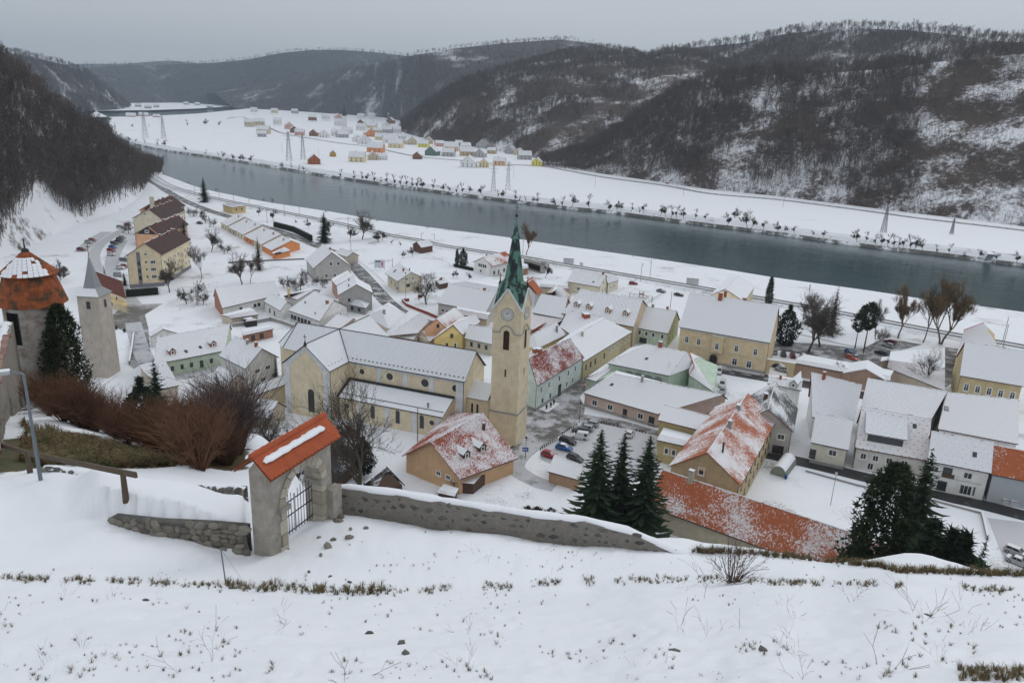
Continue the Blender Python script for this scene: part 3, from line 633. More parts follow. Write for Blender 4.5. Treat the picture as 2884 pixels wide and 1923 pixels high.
# ================================================================ BUILDINGS
WM={}
MWHITE=M_plain((.72,.72,.70),.6,.06); MBROWN=M_plain((.10,.055,.035),.6,.2); MDARK=M_plain((.035,.033,.032),.6,.2); MGREY=M_plain((.3,.3,.3),.7,.1)
MSNOW=M_snow(); MGUT=M_plain((.05,.055,.06),.45,.15); MBRICK=M_plain((.33,.10,.055),.9,.3,8.); MCONC=M_plain((.32,.31,.29),.9,.2)
def win_mesh(w,h,kind):
    k=(round(w,2),round(h,2),kind)
    if k in WM: return WM[k]
    fr={'w':MWHITE,'b':MBROWN,'d':MDARK,'n':MBROWN,'t':MWHITE,'h':MBROWN}[kind]
    mb=MB(); t=.09; s=.16 if kind in('w','t') else .0
    if s:   # plaster surround
        for x0,x1,z0,z1 in((-w/2-s,-w/2,-h/2-s,h/2+s),(w/2,w/2+s,-h/2-s,h/2+s),(-w/2,w/2,h/2,h/2+s),(-w/2,w/2,-h/2-s,-h/2)): mb.box(x0,x1,-.05,.02,z0,z1)
    mb.box(-w/2-.06-s,w/2+.06+s,-.14,.02,-h/2-s-.06,-h/2-s,0)
    for x0,x1,z0,z1 in((-w/2,-w/2+t,-h/2,h/2),(w/2-t,w/2,-h/2,h/2),(-w/2+t,w/2-t,h/2-t,h/2),(-w/2+t,w/2-t,-h/2,-h/2+t)): mb.box(x0,x1,-.04,.02,z0,z1)
    if kind in('w','b','t'):
        n=max(1,round(w/.75)-0)
        for i in range(1,n): x=-w/2+w*i/n; mb.box(x-.045,x+.045,-.035,.02,-h/2+t,h/2-t)
    if kind=='t': mb.box(-w/2+t,w/2-t,-.033,.02,h*.16,h*.16+.09)
    if kind=='h':
        for i in range(6): z=-h/2+t+(h-2*t)*(i+.5)/6; mb.box(-w/2+t,w/2-t,-.035,.0,z-.05,z+.03)
    me=mb.mesh('window',fr); pb=MB(); pb.box(-w/2+.04,w/2-.04,-.012,.02,-h/2+.04,h/2-.04); pm=pb.mesh('pane',M_glass())
    WM[k]=(me,pm); return WM[k]
def put_window(root,a,b,u,z,w,h,kind,off=.0,name='window'):
    a,b=Vector(a),Vector(b); d=(b-a); L=d.length; d/=L; n=Vector((d.y,-d.x,0)); p=a+d*(u if u>1.001 or u<0 else u*L)+n*(.015+off); p.z=z
    me,pm=win_mesh(w,h,kind); o=Vector(root['_o'])
    wo=obj(name,me,root,p-o,math.atan2(d.y,d.x)); obj('pane',pm,wo); return wo
def roof_slope(mb,e0,e1,r1,r0,step=.04,ch=.36,u0=0,mi=0,thick=.14):
    # e0-e1 eave, r0-r1 ridge (above e0,e1): courses of tiles, each lapping over the one below
    e0,e1,r1,r0=map(Vector,(e0,e1,r1,r0))
    sl=((r0-e0).length+(r1-e1).length)/2; n=max(2,int(round(sl/ch)))
    nor=((e1-e0).cross(r0-e0)); 
    if nor.length<1e-6: nor=(e1-e0).cross(r1-e0)
    nor.normalize()
    if nor.z<0: nor=-nor
    L=(e1-e0).length; dx=(e1-e0)/max(L,.01)
    for i in range(n):
        t0,t1=i/n,(i+1)/n
        a=e0.lerp(r0,t0)+nor*step; b=e1.lerp(r1,t0)+nor*step; c=e1.lerp(r1,t1)+nor*.006; d=e0.lerp(r0,t1)+nor*.006
        U=lambda p:((p-e0).dot(dx)+u0)
        v0,v1=i*ch,(i+1)*ch-.001
        mb.poly([a,b,c,d],mi,[(U(a),v0),(U(b),v0),(U(c),v1),(U(d),v1)])
        a2=e0.lerp(r0,t0)+nor*(.006 if i else -thick); b2=e1.lerp(r1,t0)+nor*(.006 if i else -thick)
        mb.poly([a2,b2,b,a],1); k=nor*thick; mb.poly([c-k,b-k-nor*step,a-k-nor*step,d-k],1)
    for p,q,s in((e0,r0,-1),(e1,r1,1)):   # verges
        if (q-p).length>.2 : 
            f=[p+nor*step,q+nor*step*.3,q-nor*thick,p-nor*thick]; mb.poly(f if s>0 else f[::-1],1)
def building(name,label,cat,E,R,he,hr,wall,roof,tile=(.2,.06,.04),gz_=0.,oh=.45,og=.35,hip=(0,0),group=None,ridge=True,gut=True,wtri=None,pipes=(),plinth=None,base=-.6):
    E=[Vector((p[0],p[1],he)) for p in E]; R=[Vector((p[0],p[1],hr)) for p in R]
    org=Vector((sum(p.x for p in E)/4,sum(p.y for p in E)/4,gz_))
    root=thing(name,label,cat,org,group); root['_o']=tuple(org)
    B=dict(root=root,E=E,R=R,he=he,hr=hr,gz=gz_)
    # walls
    def inset(i,j,k): # corner i, previous edge dir, next
        p=E[i]; a=(E[(i+1)%4]-p).normalized(); b=(E[(i-1)%4]-p).normalized()
        oa,ob=(og,oh) if i%2==0 else (oh,og)   # along next edge / along previous edge
        return p+a*oa+b*ob
    W=[inset(i,0,0) for i in range(4)]
    def under(side):  # roof underside height at the inset eave
        m=(R[0]+R[1])/2; e=(E[0]+E[1])/2 if side==0 else (E[2]+E[3])/2
        run=Vector((m.x-e.x,m.y-e.y)).length; return he+(hr-he)*min(oh/max(run,.1),.9)-.16
    h0,h1=under(0),under(1)
    for i,h in ((0,h0),(1,h0),(2,h1),(3,h1)): W[i].z=h
    mb=MB(); z0=gz_+base
    G=[Vector((p.x,p.y,z0)) for p in W]
    for i in range(4): j=(i+1)%4; mb.poly([G[i],G[j],W[j],W[i]])
    for k,(i,j) in enumerate(((3,0),(1,2))):
        if not hip[k]:
            r=R[k].copy(); m=(W[i]+W[j])/2; d=(R[1]-R[0]); d.z=0; d.normalize(); s=og if k==0 else -og
            r=r+d*s; r.z=hr-.2; mb.poly([W[i],W[j],r],0)
    B['W']=W; B['G']=[Vector((p.x,p.y,gz_)) for p in W]
    mb.build('wall',wall,root)
    if plinth:
        mb=MB(); Q=[Vector((p.x,p.y,gz_-.5)) for p in W]; c=sum(Q,Vector())/4
        Q=[q+(q-c).normalized()*.05 for q in Q]; T=[q+Vector((0,0,.5+plinth[1])) for q in Q]
        for i in range(4): j=(i+1)%4; mb.poly([Q[i],Q[j],T[j],T[i]])
        mb.poly(T); mb.build('plinth',M_plain(plinth[0],.9,.2),root)
    # roof
    mb=MB()
    roof_slope(mb,E[0],E[1],R[1],R[0])
    roof_slope(mb,E[2],E[3],R[0],R[1],u0=3)
    if hip[0]: roof_slope(mb,E[3],E[0],R[0],R[0],u0=7)
    if hip[1]: roof_slope(mb,E[1],E[2],R[1],R[1],u0=11)
    mt=M_plain(tuple(c*.7 for c in tile),.85,.3,4.)
    rf=mb.build('roof',[roof,mt],root); B['roof']=rf
    if ridge and (R[1]-R[0]).length>.5:
        mb=MB(); L=(R[1]-R[0]).length; n=max(2,int(L/.8)); 
        mb.tube([R[0].lerp(R[1],i/n)+Vector((0,0,.03+.03*(i%2))) for i in range(n+1)],.13,6); 
        for k in(0,1):
            if hip[k]:
                for c in((E[3],E[0]) if k==0 else (E[1],E[2])): mb.tube([c+Vector((0,0,.05)),R[k]+Vector((0,0,.05))],.11,5)
        mb.build('ridge_tiles',M_snow(.85,1.2,tuple(c*.8 for c in tile),1,'ridge_snow',.50) if ridge is True else ridge,root)
    if gut:
        for (a,b) in((E[0],E[1]),(E[2],E[3])):
            mb=MB(); mb.tube([a+Vector((0,0,-.12)),b+Vector((0,0,-.12))],.085,5); mb.build('gutter',MGUT,root)
    for i in pipes:
        w_=W[i]; c=sum(W,Vector())/4; d=(w_-c); d.z=0; d.normalize(); p=w_+d*.08
        mb=MB(); mb.tube([(E[i].x,E[i].y,he-.15),(p.x,p.y,he-.6),(p.x,p.y,gz_+.1)],.06,5); mb.build('downpipe',MGUT,root)
    return B
def wins(B,side,us,z,w=.95,h=1.3,kind='w',name='window'):
    a,b=B['G'][side],B['G'][(side+1)%4]
    for u in us: put_window(B['root'],a,b,u,B['gz']+z,w,h,kind,name=name)
def slope_pt(B,u,v,side=0):
    E,R=B['E'],B['R']
    if side==0: a=E[0].lerp(E[1],u); b=R[0].lerp(R[1],u)
    else: a=E[3].lerp(E[2],u); b=R[0].lerp(R[1],u)
    return a.lerp(b,v)
def chimney(B,u,v=1.,side=0,w=.7,h=1.3,mat=None,d=None,cap=True):
    p=slope_pt(B,u,v,side); d=d or w*.8; dx=(B['E'][1]-B['E'][0]); dx.z=0; dx.normalize(); dy=Vector((-dx.y,dx.x,0)); ztop=max(p.z,0)+h
    mb=MB(); o=p-dx*w/2-dy*d/2; o.z=p.z-1.2; mb.frame(o,dx*w,dy*d,Vector((0,0,ztop-o.z)),0)
    if cap: o=p-dx*(w/2+.08)-dy*(d/2+.08); o.z=ztop; mb.frame(o,dx*(w+.16),dy*(d+.16),Vector((0,0,.1)),1); o.z+=.1; mb.frame(o+dx*.06+dy*.06,dx*(w+.04),dy*(d+.04),Vector((0,0,.12)),2)
    mb.build('chimney',[mat or MBRICK,MCONC,MSNOW],B['roof'],org=B['root']['_o'])
def skylight(B,u,v,side=0,w=.8,h=1.15):
    p=slope_pt(B,u,v,side); E,R=B['E'],B['R']; dx=(E[1]-E[0]).normalized(); up=((R[0]-E[0]) if side==0 else (R[0]-E[3])); up=(up-dx*up.dot(dx)).normalized(); n=dx.cross(up)
    if n.z<0: n=-n
    mb=MB(); mb.frame(p-dx*w/2-up*h/2-n*.05,dx*w,up*h,n*.17,0); mb.frame(p-dx*(w/2-.1)-up*(h/2-.1)+n*.121,dx*(w-.2),up*(h-.2),n*.01,1)
    mb.build('skylight',[MDARK,M_glass()],B['roof'],org=B['root']['_o'])
def dormer(B,u,v,w=1.5,hw=1.1,rise=.7,wall=None,roofm=None,side=0,win=(.7,.9,'w'),shed=False):
    root=B['root']; E,R=B['E'],B['R']; p=slope_pt(B,u,v,side); dx=(E[1]-E[0]); dx.z=0; dx.normalize(); dy=Vector((-dx.y,dx.x,0))
    m=(R[0]+R[1])/2; e=(E[0]+E[1])/2; run=Vector((m.x-e.x,m.y-e.y)).length; sl=(B['hr']-B['he'])/run
    f=lambda x,y,z:p+dx*x+dy*y+Vector((0,0,z))
    lw=hw/sl; lr=(hw+rise)/sl; mb=MB()
    mb.poly([f(-w/2,0,-.3),f(w/2,0,-.3),f(w/2,0,hw),f(0,0,hw+(0 if shed else rise)),f(-w/2,0,hw)],0)
    mb.poly([f(-w/2,0,hw),f(-w/2,lw+.05,hw),f(-w/2,0,-.3)],0); mb.poly([f(w/2,0,-.3),f(w/2,lw+.05,hw),f(w/2,0,hw)],0)
    d=mb.build('dormer',wall or MBRICK,root)
    mb=MB(); o=.18; k=rise*o/(w/2)
    for s in(-1,1):
        q=[f(s*(w/2+o),-o,hw-k),f(0,-o,hw+rise),f(0,lr+.1,hw+rise),f(s*(w/2+o),lw-k/sl+.1,hw-k)]
        q=q if s<0 else q[::-1]
        q=q[::-1]
        L=(q[0]-q[1]).length
        mb.poly(q,0,[(0,.1),(1,.1),(1,2),(0,2)]); mb.poly([a-Vector((0,0,.1)) for a in q[::-1]],1)
        mb.poly([f(s*(w/2+o),-o,hw-k-.1),f(0,-o,hw+rise-.1),f(0,-o,hw+rise),f(s*(w/2+o),-o,hw-k)],1)
    mb.build('dormer_roof',[roofm or MSNOW,MDARK],d,org=root['_o'])
    me,pm=win_mesh(*win); o2=Vector(root['_o']); wo=obj('window',me,d,f(0,-.02,hw*.52)-o2,math.atan2(dx.y,dx.x)); wo.data=me
    # the pane is joined to the dormer's front as its own sub-part
    obj('pane',pm,d,f(0,-.03,hw*.52)-o2,math.atan2(dx.y,dx.x))
BK={}
for ln in BAKED.strip().splitlines():
    k,v=ln.split('='); v=[float(x) for x in v.split(',')]
    BK[k]=dict(E=[(v[0],v[1]),(v[2],v[3]),(v[4],v[5]),(v[6],v[7])],R=[(v[8],v[9]),(v[10],v[11])],he=v[12],hr=v[13])
def rect(e0,e1,W):   # world eave pair + depth -> corners and ridge
    e0,e1=np.array(e0[:2]),np.array(e1[:2]); d=(e1-e0)/np.hypot(*(e1-e0)); n=np.array([-d[1],d[0]])*W
    return dict(E=[tuple(e0),tuple(e1),tuple(e1+n),tuple(e0+n)],R=[tuple(e0+n/2),tuple(e1+n/2)])
def epx(c,x0,y0,x1,y1,he,W,rise,c2=None):
    q=rect(PC(c,x0,y0,he),PC(c2 or c,x1,y1,he),W); q.update(he=he,hr=he+rise); return q
def bld(key,name,label,cat,wall,roof,**kw):
    q=BK[key] if isinstance(key,str) else key
    return building(name,label,cat,q['E'],q['R'],q['he'],q['hr'],wall,roof,**kw)
# roof kinds
RD=(.26,.07,.035); RB=(.10,.045,.035); RG=(.10,.10,.10); RO=(.40,.115,.045)
R1=None; R2=M_roof(RG,1.25,.25,.80,seed=2); R3=M_roof(RD,1.3,.2,.62,dots=.8,seed=3)
R4=M_roof(RD,1.28,.35,.7,seed=4); R5=M_roof((.07,.07,.075),1.05,.25,1.0,seed=5); RW=M_roof(RG,1.5,.25,.35,seed=6)
RN=M_roof((.06,.06,.065),1.22,.18,.78,ch=.36,seed=7)
Y1=M_plaster((.62,.53,.36)); Y2=M_plaster((.60,.47,.25)); CRM=M_plaster((.62,.57,.44)); WH=M_plaster((.66,.66,.64)); GRY=M_plaster((.42,.41,.39)); LG=M_plaster((.56,.56,.55))
GRN=M_plaster((.42,.49,.38)); TEAL=M_plaster((.52,.60,.56)); PNK=M_plaster((.50,.38,.33)); PEA=M_plaster((.62,.36,.22)); BEI=M_plaster((.47,.41,.33)); ORG=M_plaster((.62,.24,.09)); MINT=M_plaster((.42,.52,.42)); OLV=M_plaster((.40,.41,.24))
BRW=M_plaster((.30,.16,.10))
# ---------------- parish church -------------------------------------------------
def church():
    q=BK['nave']; E,R,he,hr=q['E'],q['R'],q['he'],q['hr']
    E=[Vector((*p,he)) for p in E]; R=[Vector((*p,hr)) for p in R]
    d=(E[1]-E[0]).normalized(); n=Vector((-d.y,d.x,0))
    W=13.4; e0=E[0]; e1=E[1]; L=(e1-e0).length
    org=Vector((e0.x,e0.y,0)); root=thing('church','cream parish church with cross shaped snowy roof and clock tower','church',org); root['_o']=tuple(org)
    F=lambda s,t,z:e0.xy.to_3d()+d*s+n*t+Vector((0,0,z))   # s along the nave, t away from the castle
    TW=14.0; tc=-TW/2; tn=-8.6; tf=W+8.5; hr2=hr
    stucco=M_plaster((.62,.54,.39),.28); white=M_plaster((.58,.60,.62),.2)
    mb=MB()
    def prism(poly,z0,z1,mi=0):
        for i in range(len(poly)):
            a,b=poly[i],poly[(i+1)%len(poly)]; mb.poly([F(*a,z0),F(*b,z0),F(*b,z1),F(*a,z1)],mi)
    # nave, transept and choir walls
    prism([(-.5,.45),(L-.4,.45),(L-.4,W-.45),(-.5,W-.45)],-1,he)
    prism([(-TW+.4,tn+.35),(-.4,tn+.35),(-.4,tf-.4),(-TW+.4,tf-.4)],-1,he)
    prism([(-TW-7,1.5),(-TW,1.0),(-TW,W-1.0),(-TW-7,W-1.5),(-TW-10,W-4),(-TW-10,4)],-1,he)
    mb.poly([F(-TW+.4,tn+.35,he),F(-.4,tn+.35,he),F(tc,tn+.35,hr2-.25)]); mb.poly([F(-.4,tf-.4,he),F(-TW+.4,tf-.4,he),F(tc,tf-.4,hr2-.25)])
    mb.poly([F(L-.4,.45,he),F(L-.4,W-.45,he),F(L-.4,W/2,hr-.25)])
    # sacristy between nave and tower
    mb.build('wall',stucco,root)
    # roofs
    mb=MB()
    roof_slope(mb,F(0,0,he),F(L,0,he),F(L,W/2,hr),F(tc,W/2,hr),step=.06)
    roof_slope(mb,F(L,W,he),F(0,W,he),F(tc,W/2,hr),F(L,W/2,hr),step=.06)
    roof_slope(mb,F(0,tn,he),F(0,0,he),F(tc,W/2,hr2),F(tc,tn,hr2),step=.06)
    roof_slope(mb,F(0,W,he),F(0,tf,he),F(tc,tf,hr2),F(tc,W/2,hr2),step=.06)
    roof_slope(mb,F(-TW,0.4,he),F(-TW,tn,he),F(tc,tn,hr2),F(tc,W/2,hr2),step=.06)
    roof_slope(mb,F(-TW,tf,he),F(-TW,W,he),F(tc,W/2,hr2),F(tc,tf,hr2),step=.06)
    roof_slope(mb,F(-TW-7,1.1,he),F(-TW,.4,he),F(tc,W/2,hr),F(-TW-6,W/2,hr),step=.06)
    roof_slope(mb,F(-TW,W,he),F(-TW-7,W-1.1,he),F(-TW-6,W/2,hr),F(tc,W/2,hr),step=.06)
    roof_slope(mb,F(-TW-10.4,4,he),F(-TW-7,1.1,he),F(-TW-6,W/2,hr),F(-TW-6,W/2,hr),step=.06)
    roof_slope(mb,F(-TW-10.4,W-4,he),F(-TW-10.4,4,he),F(-TW-6,W/2,hr),F(-TW-6,W/2,hr),step=.06)
    rf=mb.build('roof',[RN,M_plain((.05,.05,.055),.7,.2)],root)
    mb=MB(); z=Vector((0,0,.06))
    for a,b in((F(tc,W/2,hr),F(L,W/2,hr)),(F(tc,tn,hr2),F(tc,tf,hr2)),(F(-TW-6,W/2,hr),F(tc,W/2,hr)),(F(0,0,he),F(tc,W/2,hr)),(F(-TW-6,W/2,hr),F(-TW-10.4,4,he)),(F(-TW-6,W/2,hr),F(-TW-7,1.1,he))):
        k=int((b-a).length/.5); mb.tube([a.lerp(b,i/k)+z*(1+.8*(i%2)) for i in range(k+1)],.13,5)
    mb.build('ridge_tiles',MDARK,rf,org=org)
    # snow guards along the eaves
    nor=Vector((0,0,1)); mb=MB()
    for i in range(27):
        p=F(.8+i*(L-1.6)/26,0,he).lerp(F(.8+i*(L-1.6)/26,W/2,hr),.09)+z*3; mb.frame(p-d*.16-n*.1,d*.32,n*.16,Vector((0,0,.2)))
    for i in range(5):
        p=F(-1.1,tn+1.2+i*1.4,he+.75); mb.frame(p,d*.16,n*.3,Vector((0,0,.2)))
    mb.build('snow_guard',MDARK,rf,org=org)['kind']='stuff'
    mb=MB()
    for a,b in((F(0,-.05,he-.1),F(L,-.05,he-.1)),(F(.05,tn,he-.1),F(.05,0,he-.1)),(F(-TW,tn,he-.1),F(-TW,0,he-.1))): mb.tube([a,b],.11,5)
    for p in(F(.1,tn+.2,0),F(L-.5,.3,0)): mb.tube([p+Vector((0,0,he-.1)),p],.07,5)
    mb.build('gutter',MGUT,root)
    # gable trim of the transept: white field with stepped arches, cross on the apex
    mb=MB(); t=tn+.35
    gy=lambda s:he+(hr2-.25-he)*(1-abs(s-tc)/(TW/2-.4))
    xs=np.linspace(-TW+.45,-.45,41)
    for i in range(40):
        a,b=xs[i],xs[i+1]; m=(a+b)/2; step=abs(int((m-tc)/1.25+(.5 if m>tc else -.5)))
        k=(m-tc)/1.25; fr=abs(k-round(k)); low=he+3.9-1.15*abs(round(k))-(.0 if fr>.36 else -.45*math.cos(fr/.36*math.pi/2)-.2); low=min(low,gy(m)-.3)
        if abs(m-tc)>TW/2-2.0: low=0
        mb.poly([F(a,t-.06,low),F(b,t-.06,low),F(b,t-.06,gy(b)),F(a,t-.06,gy(a))])
    for s in(-TW+.4,-.4-1.4): mb.frame(F(s,t-.08,0),d*1.4,n*.1,Vector((0,0,he)))
    for s in(8.0,15.3,22.6,29.9): mb.frame(F(s,.38,5),d*1.3,n*.1,Vector((0,0,he-5.4)))
    mb.frame(F(L-1.3,.36,0),d*.95,n*.1,Vector((0,0,he-.3)))
    mb.frame(F(0,.40,he-.75),d*(L-.5),n*.08,Vector((0,0,.45)))
    mb.build('trim',white,root)
    mb=MB(); c=F(tc,tn+.3,hr2); mb.lathe([(.5,hr2-.4),(.32,hr2+.3),(.12,hr2+.9),(.05,hr2+1)],8,(c.x,c.y)); mb.bar(c+Vector((0,0,.9)),c+Vector((0,0,2.6)),.12); mb.bar(c-d*.5+Vector((0,0,2.05)),c+d*.5+Vector((0,0,2.05)),.12); mb.build('cross',MDARK,rf,org=org)
    # lean-to aisle
    A=[F(.6,.35,8.6),F(L-1.2,.35,8.6)]; a0=-5.6; B_=[F(.2,a0,5.7),F(L-3.2,a0,5.7)]
    mb=MB()
    for p,q in(((.5,a0+.35),(L-3.4,a0+.35)),((L-3.4,a0+.35),(L-3.4,.4)),((.5,.4),(.5,a0+.35))):
        mb.poly([F(*p,-1),F(*q,-1),F(*q,5.6),F(*p,5.6)])
    mb.poly([F(L-3.4,a0+.35,5.6),F(L-3.4,.4,5.6),F(L-3.4,.4,8.4)]); mb.build('aisle_wall',stucco,root)
    mb=MB(); up=(A[0]-B_[0]).normalized(); nr=Vector((0,0,1))
    mb.poly([B_[0],B_[1],F(L-3.0,.35,8.6),A[0]],0); mb.poly([B_[0]-nr*.25,B_[1]-nr*.25,B_[1],B_[0]],1); mb.poly([B_[1]-nr*.25,F(L-3.0,.35,8.35),F(L-3.0,.35,8.6),B_[1]],1)
    mb.frame(F(.2,-.15,8.52),d*(L-3.0),n*.5,Vector((0,0,.5)),1); mb.frame(F(-.1,a0,5.74),d*.45,n*(5.9)+Vector((0,0,2.9)),Vector((0,0,.35)),1)
    mb.tube([F(.4,a0+1.3,6.45),F(L-3.6,a0+1.3,6.45)],.08,4,1)
    mb.build('aisle_roof',[MSNOW,MDARK],root)
    for s in(6.0,13.5,21.0,27.3):
        mb=MB(); mb.frame(F(s,a0+.27,0),d*1.25,n*.1,Vector((0,0,5.5))); mb.build('pilaster',white,root)
    mb=MB(); p=F(L-8,a0+1.9,6.6); mb.lathe([(.16,6.4),(.16,7.6),(.3,7.6),(.3,7.72),(0,7.72)],8,(p.x,p.y)); mb.build('vent_pipe',MDARK,root)
    # round and arched windows
    def rwin(s,t,z,r,par=root):
        c=F(s,t,z); mb=MB(); 
        for r0,r1,y0,y1,mi in((r*1.0,r*1.35,-.06,-.06,0),):
            for i in range(20):
                a,b=2*math.pi*i/20,2*math.pi*(i+1)/20; f=lambda rr,an,y:c+d*rr*math.cos(an)+Vector((0,0,rr*math.sin(an)))+n*y
                mb.poly([f(r1,a,-.08),f(r1,b,-.08),f(r0,b,-.08),f(r0,a,-.08)][::-1]); mb.poly([f(r0,a,-.08),f(r0,b,-.08),f(r0,b,.05),f(r0,a,.05)]); mb.poly([f(r1,b,-.08),f(r1,a,-.08),f(r1,a,.05),f(r1,b,.05)])
        o=mb.build('round_window',CRM,par); mb=MB(); mb.poly([c+d*r*math.cos(2*math.pi*i/20)+Vector((0,0,r*math.sin(2*math.pi*i/20)))-n*.02 for i in range(20)]); mb.build('pane',M_glass(),o,org=org)
    for s,r in((3.6,.72),(11.6,.95),(21.5,1.05),(29.8,.9)): rwin(s,.45,11.1,r)
    for s in(2.6,26.3): rwin(s,a0+.35,3.6,.65)
    def awin(s,t,z,w,h,dd=None,nn=None,FF=F,par=root,mat=None,D=d,N=n):
        c=FF(s,t,z); mb=MB(); pts=[(-w/2,0),(w/2,0),(w/2,h-w/2)]+[(w/2*math.cos(a),h-w/2+w/2*math.sin(a)) for a in np.linspace(0,math.pi,9)[1:-1]]+[(-w/2,h-w/2)]
        G=lambda x,zz,y:c+D*x+Vector((0,0,zz))+N*y
        k=len(pts)
        for i in range(k):
            a,b=pts[i],pts[(i+1)%k]; A2=(a[0]*1.25,a[1]+(.12 if a[1]>0 else -.12)); B2=(b[0]*1.25,b[1]+(.12 if b[1]>0 else -.12))
            mb.poly([G(*A2,-.07),G(*B2,-.07),G(*b,-.07),G(*a,-.07)]); mb.poly([G(*a,-.07),G(*b,-.07),G(*b,.03),G(*a,.03)]); mb.poly([G(*B2,-.07),G(*A2,-.07),G(*A2,.03),G(*B2,.03)])
        o=mb.build('arched_window',mat or CRM,par); mb=MB(); mb.poly([G(*p,-.02) for p in pts]); mb.build('pane',M_glass() if mat is None else M_plain((.045,.02,.015),.7,.2),o,org=par['_o'])
    for s in(10,17.0,23.6): awin(s,a0+.35,1.6,1.2,3.5)
    awin(tc+1.2,tn+.29,1.5,1.9,6.2)
    # sacristy link
    mb=MB(); s0,s1=L-1.6,L+5.2; t0,t1=2.5,10.5; zz=8.6
    for p,q in(((s0,t0),(s1,t0)),((s1,t0),(s1,t1)),((s1,t1),(s0,t1))): mb.poly([F(*p,-1),F(*q,-1),F(*q,zz),F(*p,zz)])
    lk=mb.build('sacristy_wall',stucco,root)
    mb=MB(); roof_slope(mb,F(s0+.8,t0-.4,zz),F(s1,t0-.4,zz),F(s1,(t0+t1)/2,zz+3),F(s0+1.0,(t0+t1)/2,zz+3)); roof_slope(mb,F(s1,t1,zz),F(s0,t1,zz),F(s0,(t0+t1)/2,zz+3),F(s1,(t0+t1)/2,zz+3)); mb.build('sacristy_roof',[RN,MDARK],root)
    for s in(2.6,4.0): awin(s0+s,t0,4.6,.55,2.6)
    # tower
    TQ=BK['towerbase']; c0=Vector((*[(sum(p[i] for p in TQ['E'])/4) for i in(0,1)],0)); 
    td=d; tn_=n; hw=3.4
    TT=lambda a,b,z:c0+td*a+tn_*b+Vector((0,0,z))
    zc=33.2; ap=38.0
    tw_=thing('bell_tower','tall cream bell tower with green copper spire and clock faces','tower',c0); tw_['_o']=tuple(c0)
    mb=MB()
    Q=[(-hw,-hw),(hw,-hw),(hw,hw),(-hw,hw)]
    for i in range(4):
        a,b=Q[i],Q[(i+1)%4]; m=((a[0]+b[0])/2,(a[1]+b[1])/2)
        g=1.045
        mb.poly([TT(a[0]*g,a[1]*g,-1),TT(b[0]*g,b[1]*g,-1),TT(b[0]*g,b[1]*g,7.9),TT(a[0]*g,a[1]*g,7.9)]); mb.poly([TT(a[0]*g,a[1]*g,7.9),TT(b[0]*g,b[1]*g,7.9),TT(*b,8.2),TT(*a,8.2)])
        mb.poly([TT(*a,8.2),TT(*b,8.2),TT(*b,zc),TT(*m,ap),TT(*a,zc)])
    mb.build('wall',M_plaster((.60,.52,.37),.3),tw_)
    for i in range(4):
        mb=MB(); a,b=Vector((*Q[i],0)),Vector((*Q[(i+1)%4],0)); m=(a+b)/2; o_=m.normalized()
        g=1.06; 
        A=TT(a.x*g,a.y*g,8.05);B2=TT(b.x*g,b.y*g,8.05); m2=MB(); m2.bar(A,B2,.22,.3,1); m2.build('ledge',[white,MGREY],tw_)
        # cornice that rises over the belfry opening
        pts=[(-1,27.6),(-.5,27.6)]+[(-.5*math.cos(t),27.6+.5*hw*1.05*math.sin(t)) for t in np.linspace(0,math.pi,11)]+[(.5,27.6),(1,27.6)]
        pp=[(m+(b-a)/2*u) for u,_ in pts]
        mb.tube([TT(p.x+o_.x*.06,p.y+o_.y*.06,z_) for p,(_,z_) in zip(pp,pts)],.13,4,1)
        # raking cornice of the gable
        for s in(a,b): m2=MB(); m2.bar(TT(s.x*1.04,s.y*1.04,zc-.1),TT(m.x*1.04,m.y*1.04,ap+.15),.3,.35,0); m2.build('raking_cornice',[white,MGREY],tw_)
        mb.build('cornice',[white,MGREY],tw_)
    # spire: four copper valleys between the gables carry an octagonal needle
    cop=bpy.data.materials.new('copper'); m,nt,b=newmat('copper_patina'); v=coord(nt,'Object')
    k=smooth(nt,noise(nt,coord(nt,'Object',(1,1,.35)),.8,5,.6),.44,.54)
    nt.links.new(mixc(nt,k,mixc(nt,noise(nt,v,2),(.012,.020,.022),(.03,.04,.04)),mixc(nt,noise(nt,v,3),(.07,.19,.15),(.14,.30,.23))),b.inputs['Base Color']); b.inputs['Roughness'].default_value=.5
    mb=MB()
    cen=TT(0,0,ap+5)
    ring=[]
    for i in range(8):
        a=Q[(i//2)%4]
    C4=[Vector((*q,0)) for q in Q]
    zr=ap+.2; oct_=[]
    for i in range(8):
        an=math.radians(225+45*i); oct_.append((math.cos(an),math.sin(an)))
    def OC(i,r,z): return TT(oct_[i%8][0]*r,oct_[i%8][1]*r,z)
    for i in range(4):
        cnr=C4[i]; nxt=C4[(i+1)%4]; prv=C4[(i-1)%4]; m1=(cnr+nxt)/2; m0=(cnr+prv)/2; g=1.07
        # lower skirt: corner valley to gable apexes
        base=TT(cnr.x*g,cnr.y*g,zc-.3); g1=TT(m1.x*g,m1.y*g,ap+.2); g0=TT(m0.x*g,m0.y*g,ap+.2); j=2*i
        mb.poly([base,g1,OC(j,2.35,zr+1.2)]); mb.poly([base,OC(j,2.35,zr+1.2),g0]); mb.poly([g1,OC(j+1,2.35,zr+1.2),OC(j,2.35,zr+1.2)]); mb.poly([g0,OC(j,2.35,zr+1.2),OC(j-1,2.35,zr+1.2)])
    prof=[(2.35,zr+1.2),(1.9,zr+4),(1.4,zr+7.2),(1.0,zr+9.8),(.85,zr+10.6)]
    for (r0,z0),(r1,z1) in zip(prof,prof[1:]):
        for i in range(8): mb.poly([OC(i,r0,z0),OC(i+1,r0,z0),OC(i+1,r1,z1),OC(i,r1,z1)])
